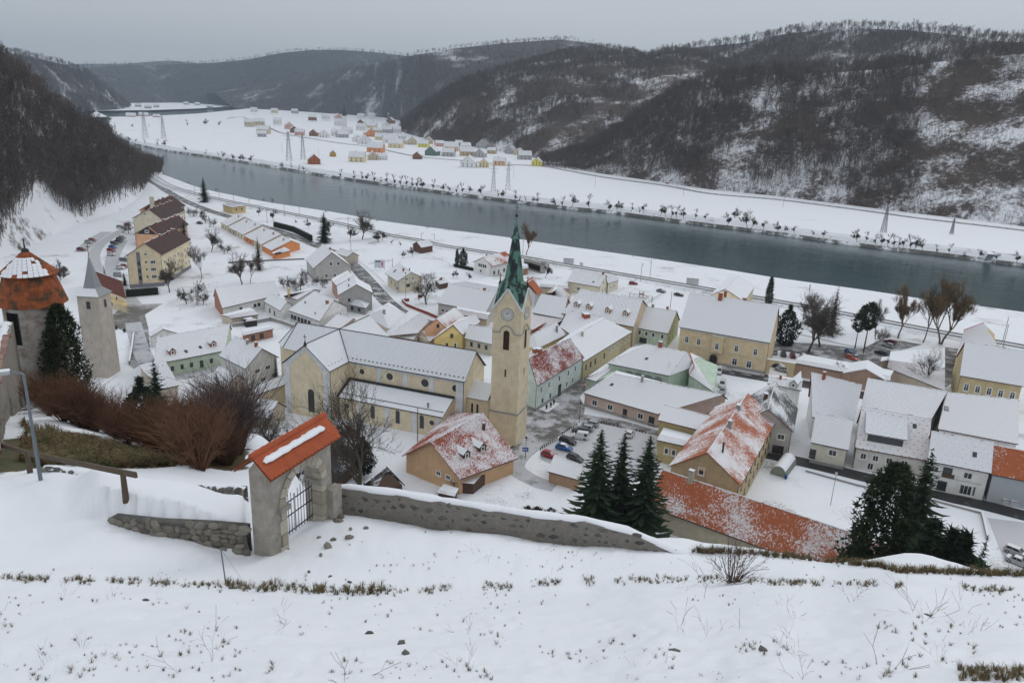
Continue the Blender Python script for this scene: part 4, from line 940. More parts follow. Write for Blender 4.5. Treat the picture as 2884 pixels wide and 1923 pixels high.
    for (r0,z0),(r1,z1) in zip([(.85,zr+10.6),(1.2,zr+10.75),(.85,zr+11.3),(.5,zr+12.7),(.22,zr+14.4),(.12,zr+15.2)],[(1.2,zr+10.75),(.85,zr+11.3),(.5,zr+12.7),(.22,zr+14.4),(.12,zr+15.2),(.12,zr+15.5)]):
        for i in range(8): mb.poly([OC(i,r0,z0),OC(i+1,r0,z0),OC(i+1,r1,z1),OC(i,r1,z1)])
    spz=zr+15.5
    sp_=mb.build('spire',m,tw_)
    mb=MB()
    mb.lathe([(.05,spz-.1),(.28,spz+.1),(.36,spz+.35),(.28,spz+.6),(.07,spz+.8),(.06,spz+2.6),(.05,spz+2.7)],10,(c0.x,c0.y)); mb.bar(TT(-.45,0,spz+2.2),TT(.45,0,spz+2.2),.1)
    mb.build('finial',MDARK,sp_,org=tw_['_o'])
    for i in range(4):
        mpt=(C4[i]+C4[(i+1)%4])/2; p=TT(mpt.x*.98,mpt.y*.98,0); mb=MB(); mb.lathe([(.3,ap-.3),(.42,ap+.3),(.2,ap+.8),(.1,ap+1.2),(.05,ap+2.8)],8,(p.x,p.y)); mb.bar(p-td*.35+Vector((0,0,ap+2.2)),p+td*.35+Vector((0,0,ap+2.2)),.1); mb.build('gable_finial',MDARK,sp_,org=tw_['_o'])
    # clock faces
    for i in range(4):
        a,b=C4[i],C4[(i+1)%4]; mpt=(a+b)/2; o_=mpt.normalized(); dd=(b-a).normalized(); od=td*o_.x+tn_*o_.y; ddw=td*dd.x+tn_*dd.y
        c=TT(mpt.x,mpt.y,32.1)+od*.04; mb=MB(); r=1.38
        mb.poly([c+od*.06+ddw*r*math.cos(t)+Vector((0,0,r*math.sin(t))) for t in np.linspace(0,2*math.pi,29)[:-1]],0)
        for k in range(28):
            t,t2=2*math.pi*k/28,2*math.pi*(k+1)/28; q=lambda rr,an,y:c+od*y+ddw*rr*math.cos(an)+Vector((0,0,rr*math.sin(an)))
            mb.poly([q(r,t,.1),q(r*1.1,t,.1),q(r*1.1,t2,.1),q(r,t2,.1)],1); mb.poly([q(r*1.1,t,.1),q(r*1.1,t,-.05),q(r*1.1,t2,-.05),q(r*1.1,t2,.1)],1)
        for k in range(12):
            t=math.pi/6*k; p=c+od*.075+ddw*1.02*math.cos(t)+Vector((0,0,1.02*math.sin(t))); u=ddw*math.cos(t)+Vector((0,0,math.sin(t))); mb.bar(p-u*.12,p+u*.12,.09,.02,2,up=od)
        for an,ll in((2.3,.6),(1.0,.95)):
            u=ddw*math.cos(an)+Vector((0,0,math.sin(an))); mb.bar(c+od*.085,c+od*.085+u*ll,.09,.02,2,up=od)
        mb.build('clock_face',[M_plain((.62,.62,.6),.7,.15),MGREY,MDARK],tw_)
    # openings
    for i in range(4):
        a,b=C4[i],C4[(i+1)%4]; mpt=(a+b)/2; o_=mpt.normalized(); dd=(b-a).normalized(); N2=-(td*o_.x+tn_*o_.y); D2=td*dd.x+tn_*dd.y
        FF=lambda s,t,z,mpt=mpt,D2=D2:TT(mpt.x,mpt.y,z)+D2*s
        awin(0,0,23.6,1.5,4.7,FF=FF,par=tw_,mat=M_plaster((.60,.52,.37),.3),D=D2,N=N2)
        awin(.1,0,17.0,.42,1.9,FF=FF,par=tw_,mat=M_plaster((.60,.52,.37),.3),D=D2,N=N2)
    # low chapel beside the transept
    q0,q1=PC('C5',1345,1418,5.2),PC('C5',1735,1275,5.2)
    B=building('chapel_annex','low cream chapel with snowy lean roof against the church transept','annex',**rect_kw(q0,q1,5.5,5.2,1.4),wall=stucco,roof=MSNOW)
def rect_kw(a,b,W,he,rise):
    q=rect(a,b,W); q.update(he=he,hr=he+rise); return q
church()
# ---------------- houses of the town ---------------------------------------------
def seg(p,q,t): return (p[0]+(q[0]-p[0])*t,p[1]+(q[1]-p[1])*t)
# long red brown apartment block, four stepped units
def apt():
    root=None; cols=[Y1,PEA,CRM,PEA]
    lab=['yellow apartment block end with grey stair stripe and brown roof','apartment unit with dark boarded gable over peach wall','apartment unit with blank cream gable and brown roof','last apartment unit with brown gable and tall cream chimney']
    rm=M_roof((.075,.042,.038),.28,.05,.2,seed=8,pscale=.5)
    ax=Vector((.0,1,0)); 
    specs=[('apt1',0),('apt2',1),('apt3',2)]
    g=BK['apt1']; 
    Q=[dict(E=g['E'],R=g['R'],he=13.1,hr=18.2)]
    for k in('apt2','apt3'): Q.append(BK[k])
    a=BK['apt3']; sh=(-6,27)
    Q.append(dict(E=[(p[0]-9,p[1]+26) for p in a['E']],R=[(p[0]-9,p[1]+26) for p in a['R']],he=13.3,hr=18.4))
    for i,q in enumerate(Q):
        E=[list(p) for p in q['E']]
        # every unit runs back until it meets the next one
        if i<3:
            n=Q[i+1]; L=30 if i<2 else 28
            d=np.array(q['R'][1])-np.array(q['R'][0]); d/=np.hypot(*d); dd=np.array([-.36,.93]) if True else d
            back=np.array(q['R'][0])+d*(38 if i==0 else 34)
            E[1]=list(np.array(E[0])+d*(36 if i==0 else 34)); E[2]=list(np.array(E[3])+d*(36 if i==0 else 34)); R=[q['R'][0],tuple(np.array(q['R'][0])+d*(36 if i==0 else 34))]
        else: R=q['R']
        if i==0: R=[R[0],(R[1][0],R[1][1])]
        B=bld(dict(E=E,R=R,he=q['he'],hr=q['hr']),'apartment_block',lab[i],'apartments',cols[i],rm,tile=(.075,.042,.038),oh=.7,og=.5,pipes=(0,3),group='stepped apartment block',plinth=((.22,.22,.24),1.6))
        r=B['root']; gz_=B['gz']
        if i==0:
            for z in(4.2,7.2,10.2):
                wins(B,3,[.74],z,1.9,1.4,'w'); wins(B,3,[.54],z+.2,.6,.6,'d')
            wins(B,3,[.55],13.6,1.1,.8,'w')
            a_,b_=B['G'][3],B['G'][0]; d=(b_-a_).normalized(); n=Vector((d.y,-d.x,0)); p=a_.lerp(b_,.27)
            mb=MB(); mb.frame(p+n*.02-d*0,d*1.4,n*.06,Vector((0,0,14.6))); mb.build('stair_stripe',M_plain((.20,.20,.23),.9,.1),r)
            for z in(4,7,10): put_window(r,a_,b_,a_.lerp(b_,.27).__sub__(a_).length+.7,z,.9,1.4,'d',.07)
        if i==1:
            a_,b_=B['W'][3],B['W'][0]; ap=B['R'][0]; n=Vector(((b_-a_).y,-(b_-a_).x,0)).normalized(); d=(ap-(a_+b_)/2); 
            mb=MB(); mb.poly([a_.lerp(b_,.08)+n*.06,b_.lerp(a_,.08)+n*.06,((a_+b_)/2)+Vector((0,0,ap.z-a_.z-.6))+n*.06]); mb.build('gable_cladding',MDARK,r)
            put_window(r,a_,b_,.5,B['he']+1.6,1.6,1.1,'w',.07)
        if i==2: wins(B,3,[.42],B['he']+2.4,1.2,.9,'w')
        if i==3:
            a_,b_=B['W'][3],B['W'][0]; n=Vector(((b_-a_).y,-(b_-a_).x,0)).normalized(); ap=B['R'][0]
            mb=MB(); mb.poly([a_.lerp(b_,.08)+n*.06,b_.lerp(a_,.08)+n*.06,((a_+b_)/2)+Vector((0,0,ap.z-a_.z-.6))+n*.06]); mb.build('gable_cladding',M_plain((.16,.07,.05),.9,.2),r)
            p=a_.lerp(b_,.5)+n*.1; d=(b_-a_).normalized(); mb=MB(); mb.frame(Vector((p.x,p.y,6))-d*1.1,d*2.2,n*1.0,Vector((0,0,15))); mb.build('chimney_stack',CRM,r)
        # eastern front with balconies and windows
        for z in(3.4,6.4,9.4,12.0)[:4 if i else 3]:
            wins(B,0,[.1,.22,.45,.58,.82,.93],z,1.5,1.4,'w')
        for u in(.33,.7):
            a_,b_=B['G'][0],B['G'][1]; d=(b_-a_).normalized(); n=Vector((d.y,-d.x,0)); p=a_.lerp(b_,u)
            for z in(2.4,5.4,8.4): 
                mb=MB(); mb.frame(p-d*1.6+Vector((0,0,z)),d*3.2,n*1.3,Vector((0,0,1.1))); mb.build('balcony',[MBROWN,M_plain((.45,.18,.06),.8,.2),CRM][(i+int(z))%3],r)
        for u,v,s in((.2,.9,0),(.45,.95,0),(.7,.9,0),(.85,.95,0)): chimney(B,u,v,s,.9,1.0,MBRICK)
        for u in(.3,.36,.62,.68): skylight(B,u,.45,0,.5,1.4)
apt()
# ---- west side
B=bld('housex','house','small white house with one snowy and one bare brown slope by the forecourt','house',WH,M_roof((.11,.065,.055),.55,1.1,.3,seed=9,pscale=.05),pipes=(0,3)); wins(B,3,[.5],6.2,.9,.7,'w'); wins(B,3,[.3,.72],3.2,1.0,1.2,'w')
q=epx('C5',170,782,470,738,3.4,5,1.7); ridge=None
e3,e0=PC('C5',170,782,3.6),PC('C5',470,738,3.6); d=(Vector(BK['housex']['R'][1])-Vector(BK['housex']['R'][0])).normalized()*4.2
B=bld(dict(E=[e0[:2],(e0.x+d.x,e0.y+d.y),(e3.x+d.x,e3.y+d.y),e3[:2]],R=[((e0.x+e3.x)/2,(e0.y+e3.y)/2),((e0.x+e3.x)/2+d.x,(e0.y+e3.y)/2+d.y)],he=3.6,hr=5.6),'porch','low gabled porch wing in front of the small white house','house wing',WH,M_roof((.11,.065,.055),.95,.8,.3,seed=10)); wins(B,3,[.5],2.6,1.2,.9,'d')
g=BK['greenl']; e0,e1=PC('C5',215,1080,4.6),PC('C5',990,930,4.6); r0,r1=PC('C5',245,785,9.2),PC('C5',1050,640,9.2)
dv=(Vector(r0[:2])+Vector(r1[:2])-Vector(e0[:2])-Vector(e1[:2]))
B=bld(dict(E=[e0[:2],e1[:2],(e1.x+dv.x,e1.y+dv.y),(e0.x+dv.x,e0.y+dv.y)],R=[r0[:2],r1[:2]],he=4.6,hr=9.2),'long_house','long pale green house with two red brick dormers in its snowy roof','house',GRN,R3,hip=(1,0),pipes=(1,))
wins(B,0,[.22,.36,.50,.80],2.2,.85,1.25,'d'); wins(B,0,[.65],1.9,1.0,2.0,'d','door')
for u in(.24,.82): dormer(B,u,.22,1.7,1.3,.8,MBRICK)
for u,v in((.42,.25),(.62,.3)): skylight(B,u,v)
g=BK['white11']; B=bld(dict(g,E=[g['E'][0],(-70.6,189.1),(-64.9,199.5),(-75.8,207.5)],R=[g['R'][0],(-67.6,194.2)]),'house','two storey white grey house with three-part windows and striped snowy roof','house',LG,M_roof(RG,1.15,.2,.95,seed=12),pipes=(1,))
wins(B,1,[.34,.68],5.6,1.7,1.1,'w'); wins(B,1,[.5],2.6,1.7,1.2,'w'); wins(B,1,[.12],1.6,.7,1.1,'w'); wins(B,1,[.86],2.6,1.2,1.2,'w'); wins(B,0,[.55],2.2,1.3,.9,'w')
chimney(B,.52,.93,0,.75,1.1,MCONC); chimney(B,.80,.98,0,.8,1.1,MBRICK)
B=bld('shed12','shed','beige windowless shed with steep snowy roof under the white house','shed',BEI,M_roof(RB,1.3,.2,.6,seed=13),pipes=(1,))
B=bld(dict(E=[PC('C5',300,1352,4)[:2],PC('C5',490,1312,4)[:2],PC('C5',330,1010,4)[:2],PC('C5',40,1090,4)[:2]],R=[PC('C5',100,1165,7.2)[:2],PC('C5',355,1075,7.2)[:2]],he=4.,hr=7.2),'cottage','cottage roof half melted among brown bushes','cottage',BEI,M_roof((.07,.055,.05),.95,.5,.8,seed=14))
a,b=PC('D6',300,190,3.2),PC('D6',655,245,3.2); B=bld(dict(rect(a,b,8.),he=3.2,hr=6.0),'low_house','low house under a smooth snow roof above the gate bushes','house',BEI,M_snow()); chimney(B,.1,.9,0,.8,.9,MBRICK)
a,b=PC('C5',480,1560,3.),PC('C5',790,1530,3.); B=bld(dict(rect(a,b,10.),he=3.,hr=5.6),'low_house','snow covered low roof left of the thin dark spruce','house',BEI,M_snow())
# yellow house west of the chapel tower
a,b=PC('C1',1135,1232,6),PC('C1',1392,1330,6); q=rect(a,b,15); q.update(he=6.,hr=10.)
r0,r1=PC('C1',1030,1025,9.5),PC('C1',1340,1140,9.5)
B=bld(dict(E=[a[:2],b[:2],(2*r1.x-b.x,2*r1.y-b.y),(2*r0.x-a.x,2*r0.y-a.y)],R=[r0[:2],r1[:2]],he=6.,hr=9.5),'house','yellow house with balcony and bare red brown roof by the forecourt','house',Y1,M_roof((.17,.06,.045),.30,.1,.2,seed=15),tile=(.17,.06,.045),oh=.8)
r=B['root']; a_,b_=B['G'][0],B['G'][1]; d=(b_-a_).normalized(); n=Vector((d.y,-d.x,0)); mb=MB(); mb.frame(a_.lerp(b_,.05)+Vector((0,0,2.9)),d*((b_-a_).length*1.05),n*1.3,Vector((0,0,.9))); mb.build('balcony',Y2,r)
wins(B,0,[.3],1.6,2.4,1.3,'d'); wins(B,0,[.2,.6],4.3,1.0,1.3,'b')
# ---- north-west quarter
g=BK['barn16']; e0,e1=PC('C5',965,462,4.),PC('C5',1600,312,4.); r0,r1=PC('C5',885,240,8.),PC('C5',1545,165,8.); dv=Vector(r0[:2])+Vector(r1[:2])-Vector(e0[:2])-Vector(e1[:2])
B=bld(dict(E=[e0[:2],e1[:2],(e1.x+dv.x*.9,e1.y+dv.y*.9),(e0.x+dv.x*.9,e0.y+dv.y*.9)],R=[r0[:2],r1[:2]],he=4.,hr=8.),'barn','long barn with brick gable under a smooth snow roof','barn',WH,RW)
mb=MB(); w_=B['W']; mb.poly([p+ (p-(w_[1]+w_[2])/2).normalized()*.03 for p in (Vector((w_[3].x,w_[3].y,0)),Vector((w_[0].x,w_[0].y,0)),w_[0],Vector((B['R'][0].x,B['R'][0].y,7.7)),w_[3])]); mb.build('brick_gable',M_plaster((.33,.17,.11)),B['root']); wins(B,0,[.3,.55,.62,.75],2.0,1.2,1.2,'b')
B=bld(dict(E=[PC('C5',1425,388,4.)[:2],PC('C5',1605,492,4.)[:2],PC('C5',1745,424,4.)[:2],PC('C5',1570,320,4.)[:2]],R=[PC('C5',1497,290,6.2)[:2],PC('C5',1682,388,6.2)[:2]],he=4.,hr=6.2),'farm_wing','farm wing with gable between barn and grey courtyard house','house wing',WH,M_roof(RB,1.3,.2,.6,seed=16)); wins(B,0,[.3,.6],1.6,1.2,1.6,'d')
B=bld(dict(E=[PC('C5',1062,575,2.8)[:2],PC('C5',1370,530,2.8)[:2],PC('C5',1262,455,2.8)[:2],PC('C5',940,540,2.8)[:2]],R=[PC('C5',1000,545,3.0)[:2],PC('C5',1318,480,3.0)[:2]],he=2.8,hr=3.0),'cart_shed','flat snow topped cart shed beside the farm courtyard','shed',BEI,M_snow(),ridge=False)
B=bld(dict(E=[PC('C5',1215,612,2.2)[:2],PC('C5',1365,592,2.2)[:2],PC('C5',1265,545,2.2)[:2],PC('C5',1188,580,2.2)[:2]],R=[PC('C5',1240,585,2.5)[:2],PC('C5',1300,570,2.5)[:2]],he=2.2,hr=2.5),'canopy','small white snow canopy in front of the cart shed','canopy',MDARK,M_snow(),ridge=False,gut=False)
B=bld(dict(E=[PC('C5',1690,483,4.2)[:2],PC('C5',2040,607,4.2)[:2],PC('C5',2350,445,4.2)[:2],PC('C5',1990,300,4.2)[:2]],R=[PC('C5',1980,275,8.2)[:2],PC('C5',2200,370,8.2)[:2]],he=4.2,hr=8.2),'house','wide grey courtyard house with long veranda windows and snowy roof','house',LG,M_roof(RG,1.28,.22,.7,seed=17),hip=(0,0),pipes=(1,))
wins(B,0,[.1,.2,.32,.43,.54,.66],2.1,1.5,1.5,'d'); wins(B,1,[.5,.75],2.6,.8,1.4,'w'); chimney(B,.85,.75,0,.9,1.2,MBRICK); chimney(B,.2,.45,0,.5,.8,MGREY); chimney(B,.75,.2,0,.35,.7,MGREY)
B=bld(dict(E=[PC('C5',1640,330,4.)[:2],PC('C5',1790,365,4.)[:2],PC('C5',2060,262,4.)[:2],PC('C5',1910,245,4.)[:2]],R=[PC('C5',1700,310,5.4)[:2],PC('C5',1980,255,5.4)[:2]],he=4.,hr=5.4),'farm_wing','low rear wing with yellow chimney behind the courtyard house','house wing',LG,RW); chimney(B,.1,.6,0,.8,2.6,Y2)
B=bld(dict(E=[PC('C5',1195,765,3)[:2],PC('C5',1535,690,3)[:2],PC('C5',1480,650,3)[:2],PC('C5',1170,690,3)[:2]],R=[PC('C5',1185,725,3.4)[:2],PC('C5',1500,668,3.4)[:2]],he=3.,hr=3.4),'garden_house','brown garden house with flat snowy roof by the wall','shed',BRW,M_snow(),ridge=False); wins(B,0,[.3,.6],1.4,1.4,1.6,'d')
B=bld('house20','house','old grey two storey house with white window frames and steep snowy roof','house',GRY,M_roof(RB,1.2,.35,.75,seed=18),pipes=(1,),plinth=((.25,.24,.22),.6))
wins(B,1,[.45,.66],7.4,1.1,1.5,'w'); wins(B,1,[.32,.55],2.2,1.2,1.6,'w'); chimney(B,.7,.97,1,.8,1.2,MBRICK)
B=bld(epx('C2',1725,830,1870,878,3.2,7,2),'annex','low snowy annex behind the old grey house','annex',BEI,M_snow())
B=bld('yel22','house','small yellow house by the railway with a flat snowy roof','house',Y2,M_roof(RG,1.0,.6,.7,seed=19)); wins(B,1,[.3,.7],2.6,1.1,1.2,'b')
B=bld('grey23','house','grey gabled house beside the curved road with one small window','house',M_plaster((.36,.35,.34),.5),M_roof(RG,1.2,.2,.9,seed=20),pipes=(0,)); wins(B,3,[.3],4.6,1.0,1.2,'d'); chimney(B,.25,.6,1,.6,1.,MGREY); chimney(B,.8,.7,1,.6,1.,MGREY)
a,b=PC('C2',1705,1130,5.),PC('C2',1955,1085,5.); 
B=bld(dict(E=[PC('C6',185,215,5.6)[:2],PC('C6',370,110,5.6)[:2],PC('C6',310,45,5.6)[:2],PC('C6',130,140,5.6)[:2]],R=[PC('C6',150,175,7.)[:2],PC('C6',330,65,7.)[:2]],he=5.6,hr=7.),'house','brick red side house with low snowy roof behind the grey gable','house',M_plaster((.42,.27,.20)),RW)
B=bld(dict(E=[PC('C6',270,410,2.8)[:2],PC('C6',510,462,2.8)[:2],PC('C6',560,400,2.8)[:2],PC('C6',370,350,2.8)[:2]],R=[PC('C6',375,362,4.6)[:2],PC('C6',420,372,4.6)[:2]],he=2.8,hr=4.6),'kiosk','small hipped kiosk with snowy roof and red post','kiosk',MGREY,M_roof(RG,1.3,.2,.6,seed=21),hip=(1,1)); wins(B,0,[.35,.7],1.5,1.2,1.2,'d')
B=bld(dict(E=[PC('C6',45,665,4.)[:2],PC('C6',215,700,4.)[:2],PC('C6',400,590,4.)[:2],PC('C6',240,540,4.)[:2]],R=[PC('C6',188,532,6.)[:2],PC('C6',375,575,6.)[:2]],he=4.,hr=6.),'house','low snowy house with orange ridge tiles behind the church choir','house',BEI,M_roof(RO,1.3,.3,.5,seed=22),tile=RO)
def qd(c,e,r,he,hr): return dict(E=[PC(c,*p,he)[:2] for p in e],R=[PC(c,*p,hr)[:2] for p in r],he=he,hr=hr)
B=bld(qd('C6',[(762,692),(978,545),(760,395),(520,555)],[(682,478),(747,430)],4.2,8.),'house','hip roofed house at the road bend with grey chimney','house',BEI,M_roof(RG,1.2,.25,.8,seed=23),hip=(1,1)); chimney(B,.1,.75,0,.9,1.4,MCONC); 
B=bld(qd('C6',[(1085,738),(1212,605),(1010,470),(700,760)],[(745,768),(1110,515)],4.6,7.6),'house','house with dark striped snowy roof behind the nave','house',BEI,R5)
B=bld(qd('C6',[(1038,808),(1095,738),(960,690),(845,780)],[(845,782),(965,695)],3.6,5.2),'shed','white snow roofed shed next to the striped roof','shed',BEI,M_snow(),ridge=False)
B=bld(dict(BK['peach29'],R=[BK['peach29']['R'][0],BK['peach29']['R'][1]]),'house','peach gabled house with a bare orange roof slope','house',PEA,M_roof(RO,.50,1.6,.4,seed=24,pscale=.07),tile=RO); wins(B,3,[.62],6.8,.9,1.2,'d')
B=bld(qd('C6',[(1340,735),(1215,830),(1085,770),(1130,705)],[(1340,735),(1120,705)],3.2,3.5),'shed','flat snowy roof in front of the peach gable','shed',BEI,M_snow(),ridge=False)
B=bld(qd('C6',[(1578,757),(1775,612),(1470,600),(1245,808)],[(1475,645),(1717,530)],5.5,8.6),'house','yellow gabled house with small windows behind the nave roof','house',M_plaster((.55,.42,.17)),RW,og=.8); wins(B,3,[.62],5.6,1.1,1.3,'d'); wins(B,3,[.45],2.8,.8,1.1,'d'); wins(B,3,[.75],2.0,.9,1.9,'w','door')
B=bld('white31','house','weathered house with three windows beside the bell tower','house',M_plaster((.42,.39,.32),.6),RW); wins(B,0,[.22,.52,.8],2.6,1.0,1.4,'b')
B=bld('big32','hall','large low hall with broad tiled snowy roof by the red brick wall','hall',GRY,M_roof(RB,1.25,.2,.75,seed=25)); chimney(B,.75,.98,1,.9,1.,MBRICK); wins(B,0,[.1,.2],2.2,1.4,1.2,'w')
B=bld(qd('C6',[(1440,195),(1955,292),(1985,205),(1640,152)],[(1600,165),(1970,235)],6.5,8.2),'hall','rear section of the large hall with its own snowy ridge','hall',GRY,M_roof(RB,1.3,.2,.6,seed=26))
B=bld(qd('C6',[(1500,520),(1850,590),(1890,510),(1520,440)],[(1510,470),(1870,540)],4.6,6.2),'house','snowy house with a row of red tiles between peach house and hall','house',BEI,M_roof(RO,1.1,.5,.6,seed=27),tile=RO)
B=bld('brown33','house','beige house with dark brown timber gable and balcony by the road','house',CRM,M_roof((.17,.06,.045),1.25,.4,.5,seed=28),tile=(.12,.05,.04),oh=1.,og=1.,pipes=(1,))
w_=B['W']; r=B['root']; n=Vector(((w_[2]-w_[1]).y,-(w_[2]-w_[1]).x,0)).normalized(); ap=(B['R'][1]); mb=MB(); mid=(w_[1]+w_[2])/2
mb.poly([w_[1]+n*.05,w_[2]+n*.05,Vector((mid.x,mid.y,B['hr']-.4))+n*.05]); mb.build('gable_boards',M_plain((.07,.04,.03),.9,.2),r)
wins(B,1,[.35,.6],5.6,.9,1.0,'w'); wins(B,1,[.4],2.8,1.8,1.3,'b'); wins(B,0,[.35,.7],2.6,.7,1.2,'b'); chimney(B,.65,.75,0,.7,1.3,MBRICK); chimney(B,.85,1.,0,.4,1.,MDARK); skylight(B,.3,.5); skylight(B,.34,.4)
B=bld(qd('C3',[(930,1180),(1035,1158),(985,1095),(880,1130)],[(895,1140),(990,1108)],2.4,3.4),'garden_shed','garden shed with open front and red chimney box','shed',MBROWN,M_snow()); chimney(B,.5,.9,0,.9,.9,MBRICK)
B=bld('hay35','hayrack','open wooden hayrack barn with brown plank sides in the snowfield','barn',M_plain((.13,.07,.05),.95,.35,6.),M_roof(RB,1.4,.2,.4,seed=29))
B=bld('wred36','house','white house with orange bare upper roof near the railway','house',WH,M_roof(RO,.55,1.2,.4,seed=30,pscale=.10),tile=RO,oh=.7,pipes=(0,)); wins(B,3,[.3,.42,.56,.68],4.2,1.0,1.3,'b'); wins(B,3,[.4],1.5,.8,1.1,'b'); wins(B,0,[.15,.6],1.5,1.4,1.6,'b'); wins(B,0,[.35],1.3,1.,2.,'b','door'); chimney(B,.15,.95,1,.7,1.,MCONC); skylight(B,.3,.4); skylight(B,.42,.45)
B=bld(qd('C3',[(1850,1010),(1915,1000),(1900,955),(1855,950)],[(1852,985),(1910,975)],3.2,4.2),'garage','small brick garage with snowy roof behind the spire','garage',BRW,M_snow())
# concrete underpass under the railway
def underpass():
    a,b=PC('C3',1860,1000,0),PC('C3',2050,1060,0); r=thing('underpass','concrete road underpass below the railway tracks','bridge',a); r['_o']=tuple(a); d=(b-a).normalized(); n=Vector((-d.y,d.x,0)); L=(b-a).length
    mb=MB(); mb.frame(a,d*L,n*2.5,Vector((0,0,.25))); mb.frame(a+Vector((0,0,3.6)),d*L,n*3,Vector((0,0,1.3))); mb.build('deck',MCONC,r)
    for p in(a,b-d*.6): mb=MB(); mb.frame(p,d*.6,n*3,Vector((0,0,3.6))); mb.build('abutment',MCONC,r)
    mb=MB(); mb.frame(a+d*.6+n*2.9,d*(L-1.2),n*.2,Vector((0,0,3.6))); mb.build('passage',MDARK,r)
underpass()
# ---- around and behind the tower
B=bld(qd('C3',[(2030,1305),(2065,1250),(1965,1090),(1880,1150)],[(1905,1160),(1962,1120)],6,8.4),'house','grey house with a bare bright orange slope behind the tower','house',GRY,M_roof(RO,.2,.05,.2,seed=31),tile=RO)
e=[PC('C3',2032,1302,5.5),PC('C3',2064,1250,5.5)]
B=bld(qd('C7',[(300,225),(380,210),(500,300),(455,335)],[(310,180),(395,140)],5.,7.6),'house','narrow house with orange tiles beyond the clock tower','house',LG,M_roof(RO,.25,.1,.2,seed=32),tile=RO)
B=bld(qd('C7',[(772,168),(1132,230),(1240,172),(860,105)],[(840,30),(1208,97)],4.6,8.0),'house','white railway house with red ridge patch beside the red car','house',CRM,M_roof(RB,1.25,.35,.7,seed=71),pipes=(1,)); wins(B,0,[.35],2.2,1.4,1.2,'w'); wins(B,1,[.5],5.2,.9,1.1,'w'); wins(B,1,[.4,.7],2.2,.9,1.2,'w'); chimney(B,.9,1.,0,.8,1.2,MBRICK); skylight(B,.75,.3)
B=bld(qd('C7',[(1222,192),(1345,150),(1300,95),(1205,120)],[(1205,130),(1300,97)],4.4,6.8),'house_wing','small gabled wing of the white railway house','house wing',CRM,M_snow()); wins(B,0,[.3,.6],2.2,.8,1.3,'w')
B=bld(qd('C7',[(470,225),(800,250),(770,180),(500,140)],[(480,190),(780,215)],3.2,3.6),'garage_row','flat snow covered garage row','garage',BEI,M_snow(),ridge=False)
B=bld(qd('C7',[(535,300),(785,350),(820,310),(640,200)],[(600,290),(705,218)],5.4,7.4),'house','house with wine red melting roof patch','house',BEI,M_roof((.20,.04,.04),1.0,.8,.7,seed=33))
B=bld('roof39b','house','house with snow striped roof right behind the bell tower','house',BEI,M_roof(RB,1.2,.3,.8,seed=34)); 
B=bld(qd('C7',[(360,700),(560,700),(720,580),(382,525)],[(380,540),(725,590)],5.,5.6),'house','low snowy house edged with orange tiles behind the tower','house',BEI,M_roof(RO,1.2,.6,.5,seed=35),tile=RO)
B=bld(qd('C7',[(365,735),(455,715),(545,620),(440,640)],[(410,690),(535,615)],4.6,6.2),'annex','tiny gabled annex with an orange tile edge','annex',LG,M_roof(RO,.9,.8,.5,seed=36),tile=RO)
B=bld('dorm40','house','long house with four gabled dormers in its speckled snowy roof','house',M_plaster((.52,.43,.30)),M_roof(RD,1.25,.2,.15,dots=.9,seed=37),pipes=(1,)); [dormer(B,u,.3,1.9,1.5,.9,M_plain((.35,.22,.15),.9,.3)) for u in(.13,.31,.59,.84)]
wins(B,0,[.88,.95],5.2,.9,1.3,'b')
B=bld('green41','house','green house with snowy roof and olive side gable beside the town hall','house',GRN,M_roof(RB,1.25,.3,.6,seed=38),pipes=(0,)); wins(B,0,[.12,.34,.56,.85],4.0,.95,1.5,'w'); wins(B,0,[.25],1.4,2.6,1.8,'d'); wins(B,1,[.2,.4,.62],5.2,.6,1.0,'d'); wins(B,1,[.25,.5,.75],2.4,.6,1.0,'d'); chimney(B,.3,.98,1,.8,1.1,MCONC); chimney(B,.72,.98,1,.7,1.1,MBRICK)
mb=MB(); w_=B['W']; n=Vector(((w_[2]-w_[1]).y,-(w_[2]-w_[1]).x,0)).normalized()*.03; mb.poly([Vector((w_[1].x,w_[1].y,0))+n,Vector((w_[2].x,w_[2].y,0))+n,w_[2]+n,Vector((B['R'][1].x,B['R'][1].y,B['hr']-.3))-(B['R'][1]-B['R'][0]).normalized()*.3+n,w_[1]+n]); mb.build('side_gable',OLV,B['root'])
B=bld(qd('C7',[(690,665),(830,762),(1195,580),(780,470)],[(782,490),(1160,560)],6.,8.8),'house','snowy house with wide brick chimney in front of the dormers','house',BEI,M_roof(RB,1.25,.3,.7,seed=39)); chimney(B,.62,.85,0,2.6,1.2,MBRICK)
B=bld(qd('C7',[(955,1052),(1492,722),(1120,520),(640,860)],[(808,792),(1190,577)],6.,10.2),'long_house','long cream house with shutters along the climbing street','house',M_plaster((.50,.43,.27),.45),M_roof(RG,1.28,.2,.7,seed=40),pipes=(0,)); wins(B,0,[.06,.15,.24,.42],3.4,1.0,1.6,'h'); wins(B,0,[.52,.6,.68,.77,.86,.95],4.2,.8,1.1,'w'); chimney(B,.25,.85,0,.8,1.3,M_plaster((.4,.38,.28))); 
B=bld('teal44','house','pale teal inn with partly melted red roof beside the church square','house',TEAL,M_roof((.24,.045,.03),.62,.95,.75,lump=.6,seed=41,pscale=.12),tile=(.24,.045,.03),pipes=(0,1),plinth=((.3,.31,.31),1.0))
wins(B,0,[.1,.26,.48,.68,.84],5.4,.85,1.6,'w'); wins(B,0,[.66,.8],2.2,.85,1.6,'w'); wins(B,0,[.14,.3],2.,.9,1.1,'n','shutter'); wins(B,0,[.5],1.8,1.8,3.4,'d','door'); chimney(B,.25,.95,1,1.6,1.3,MBRICK)
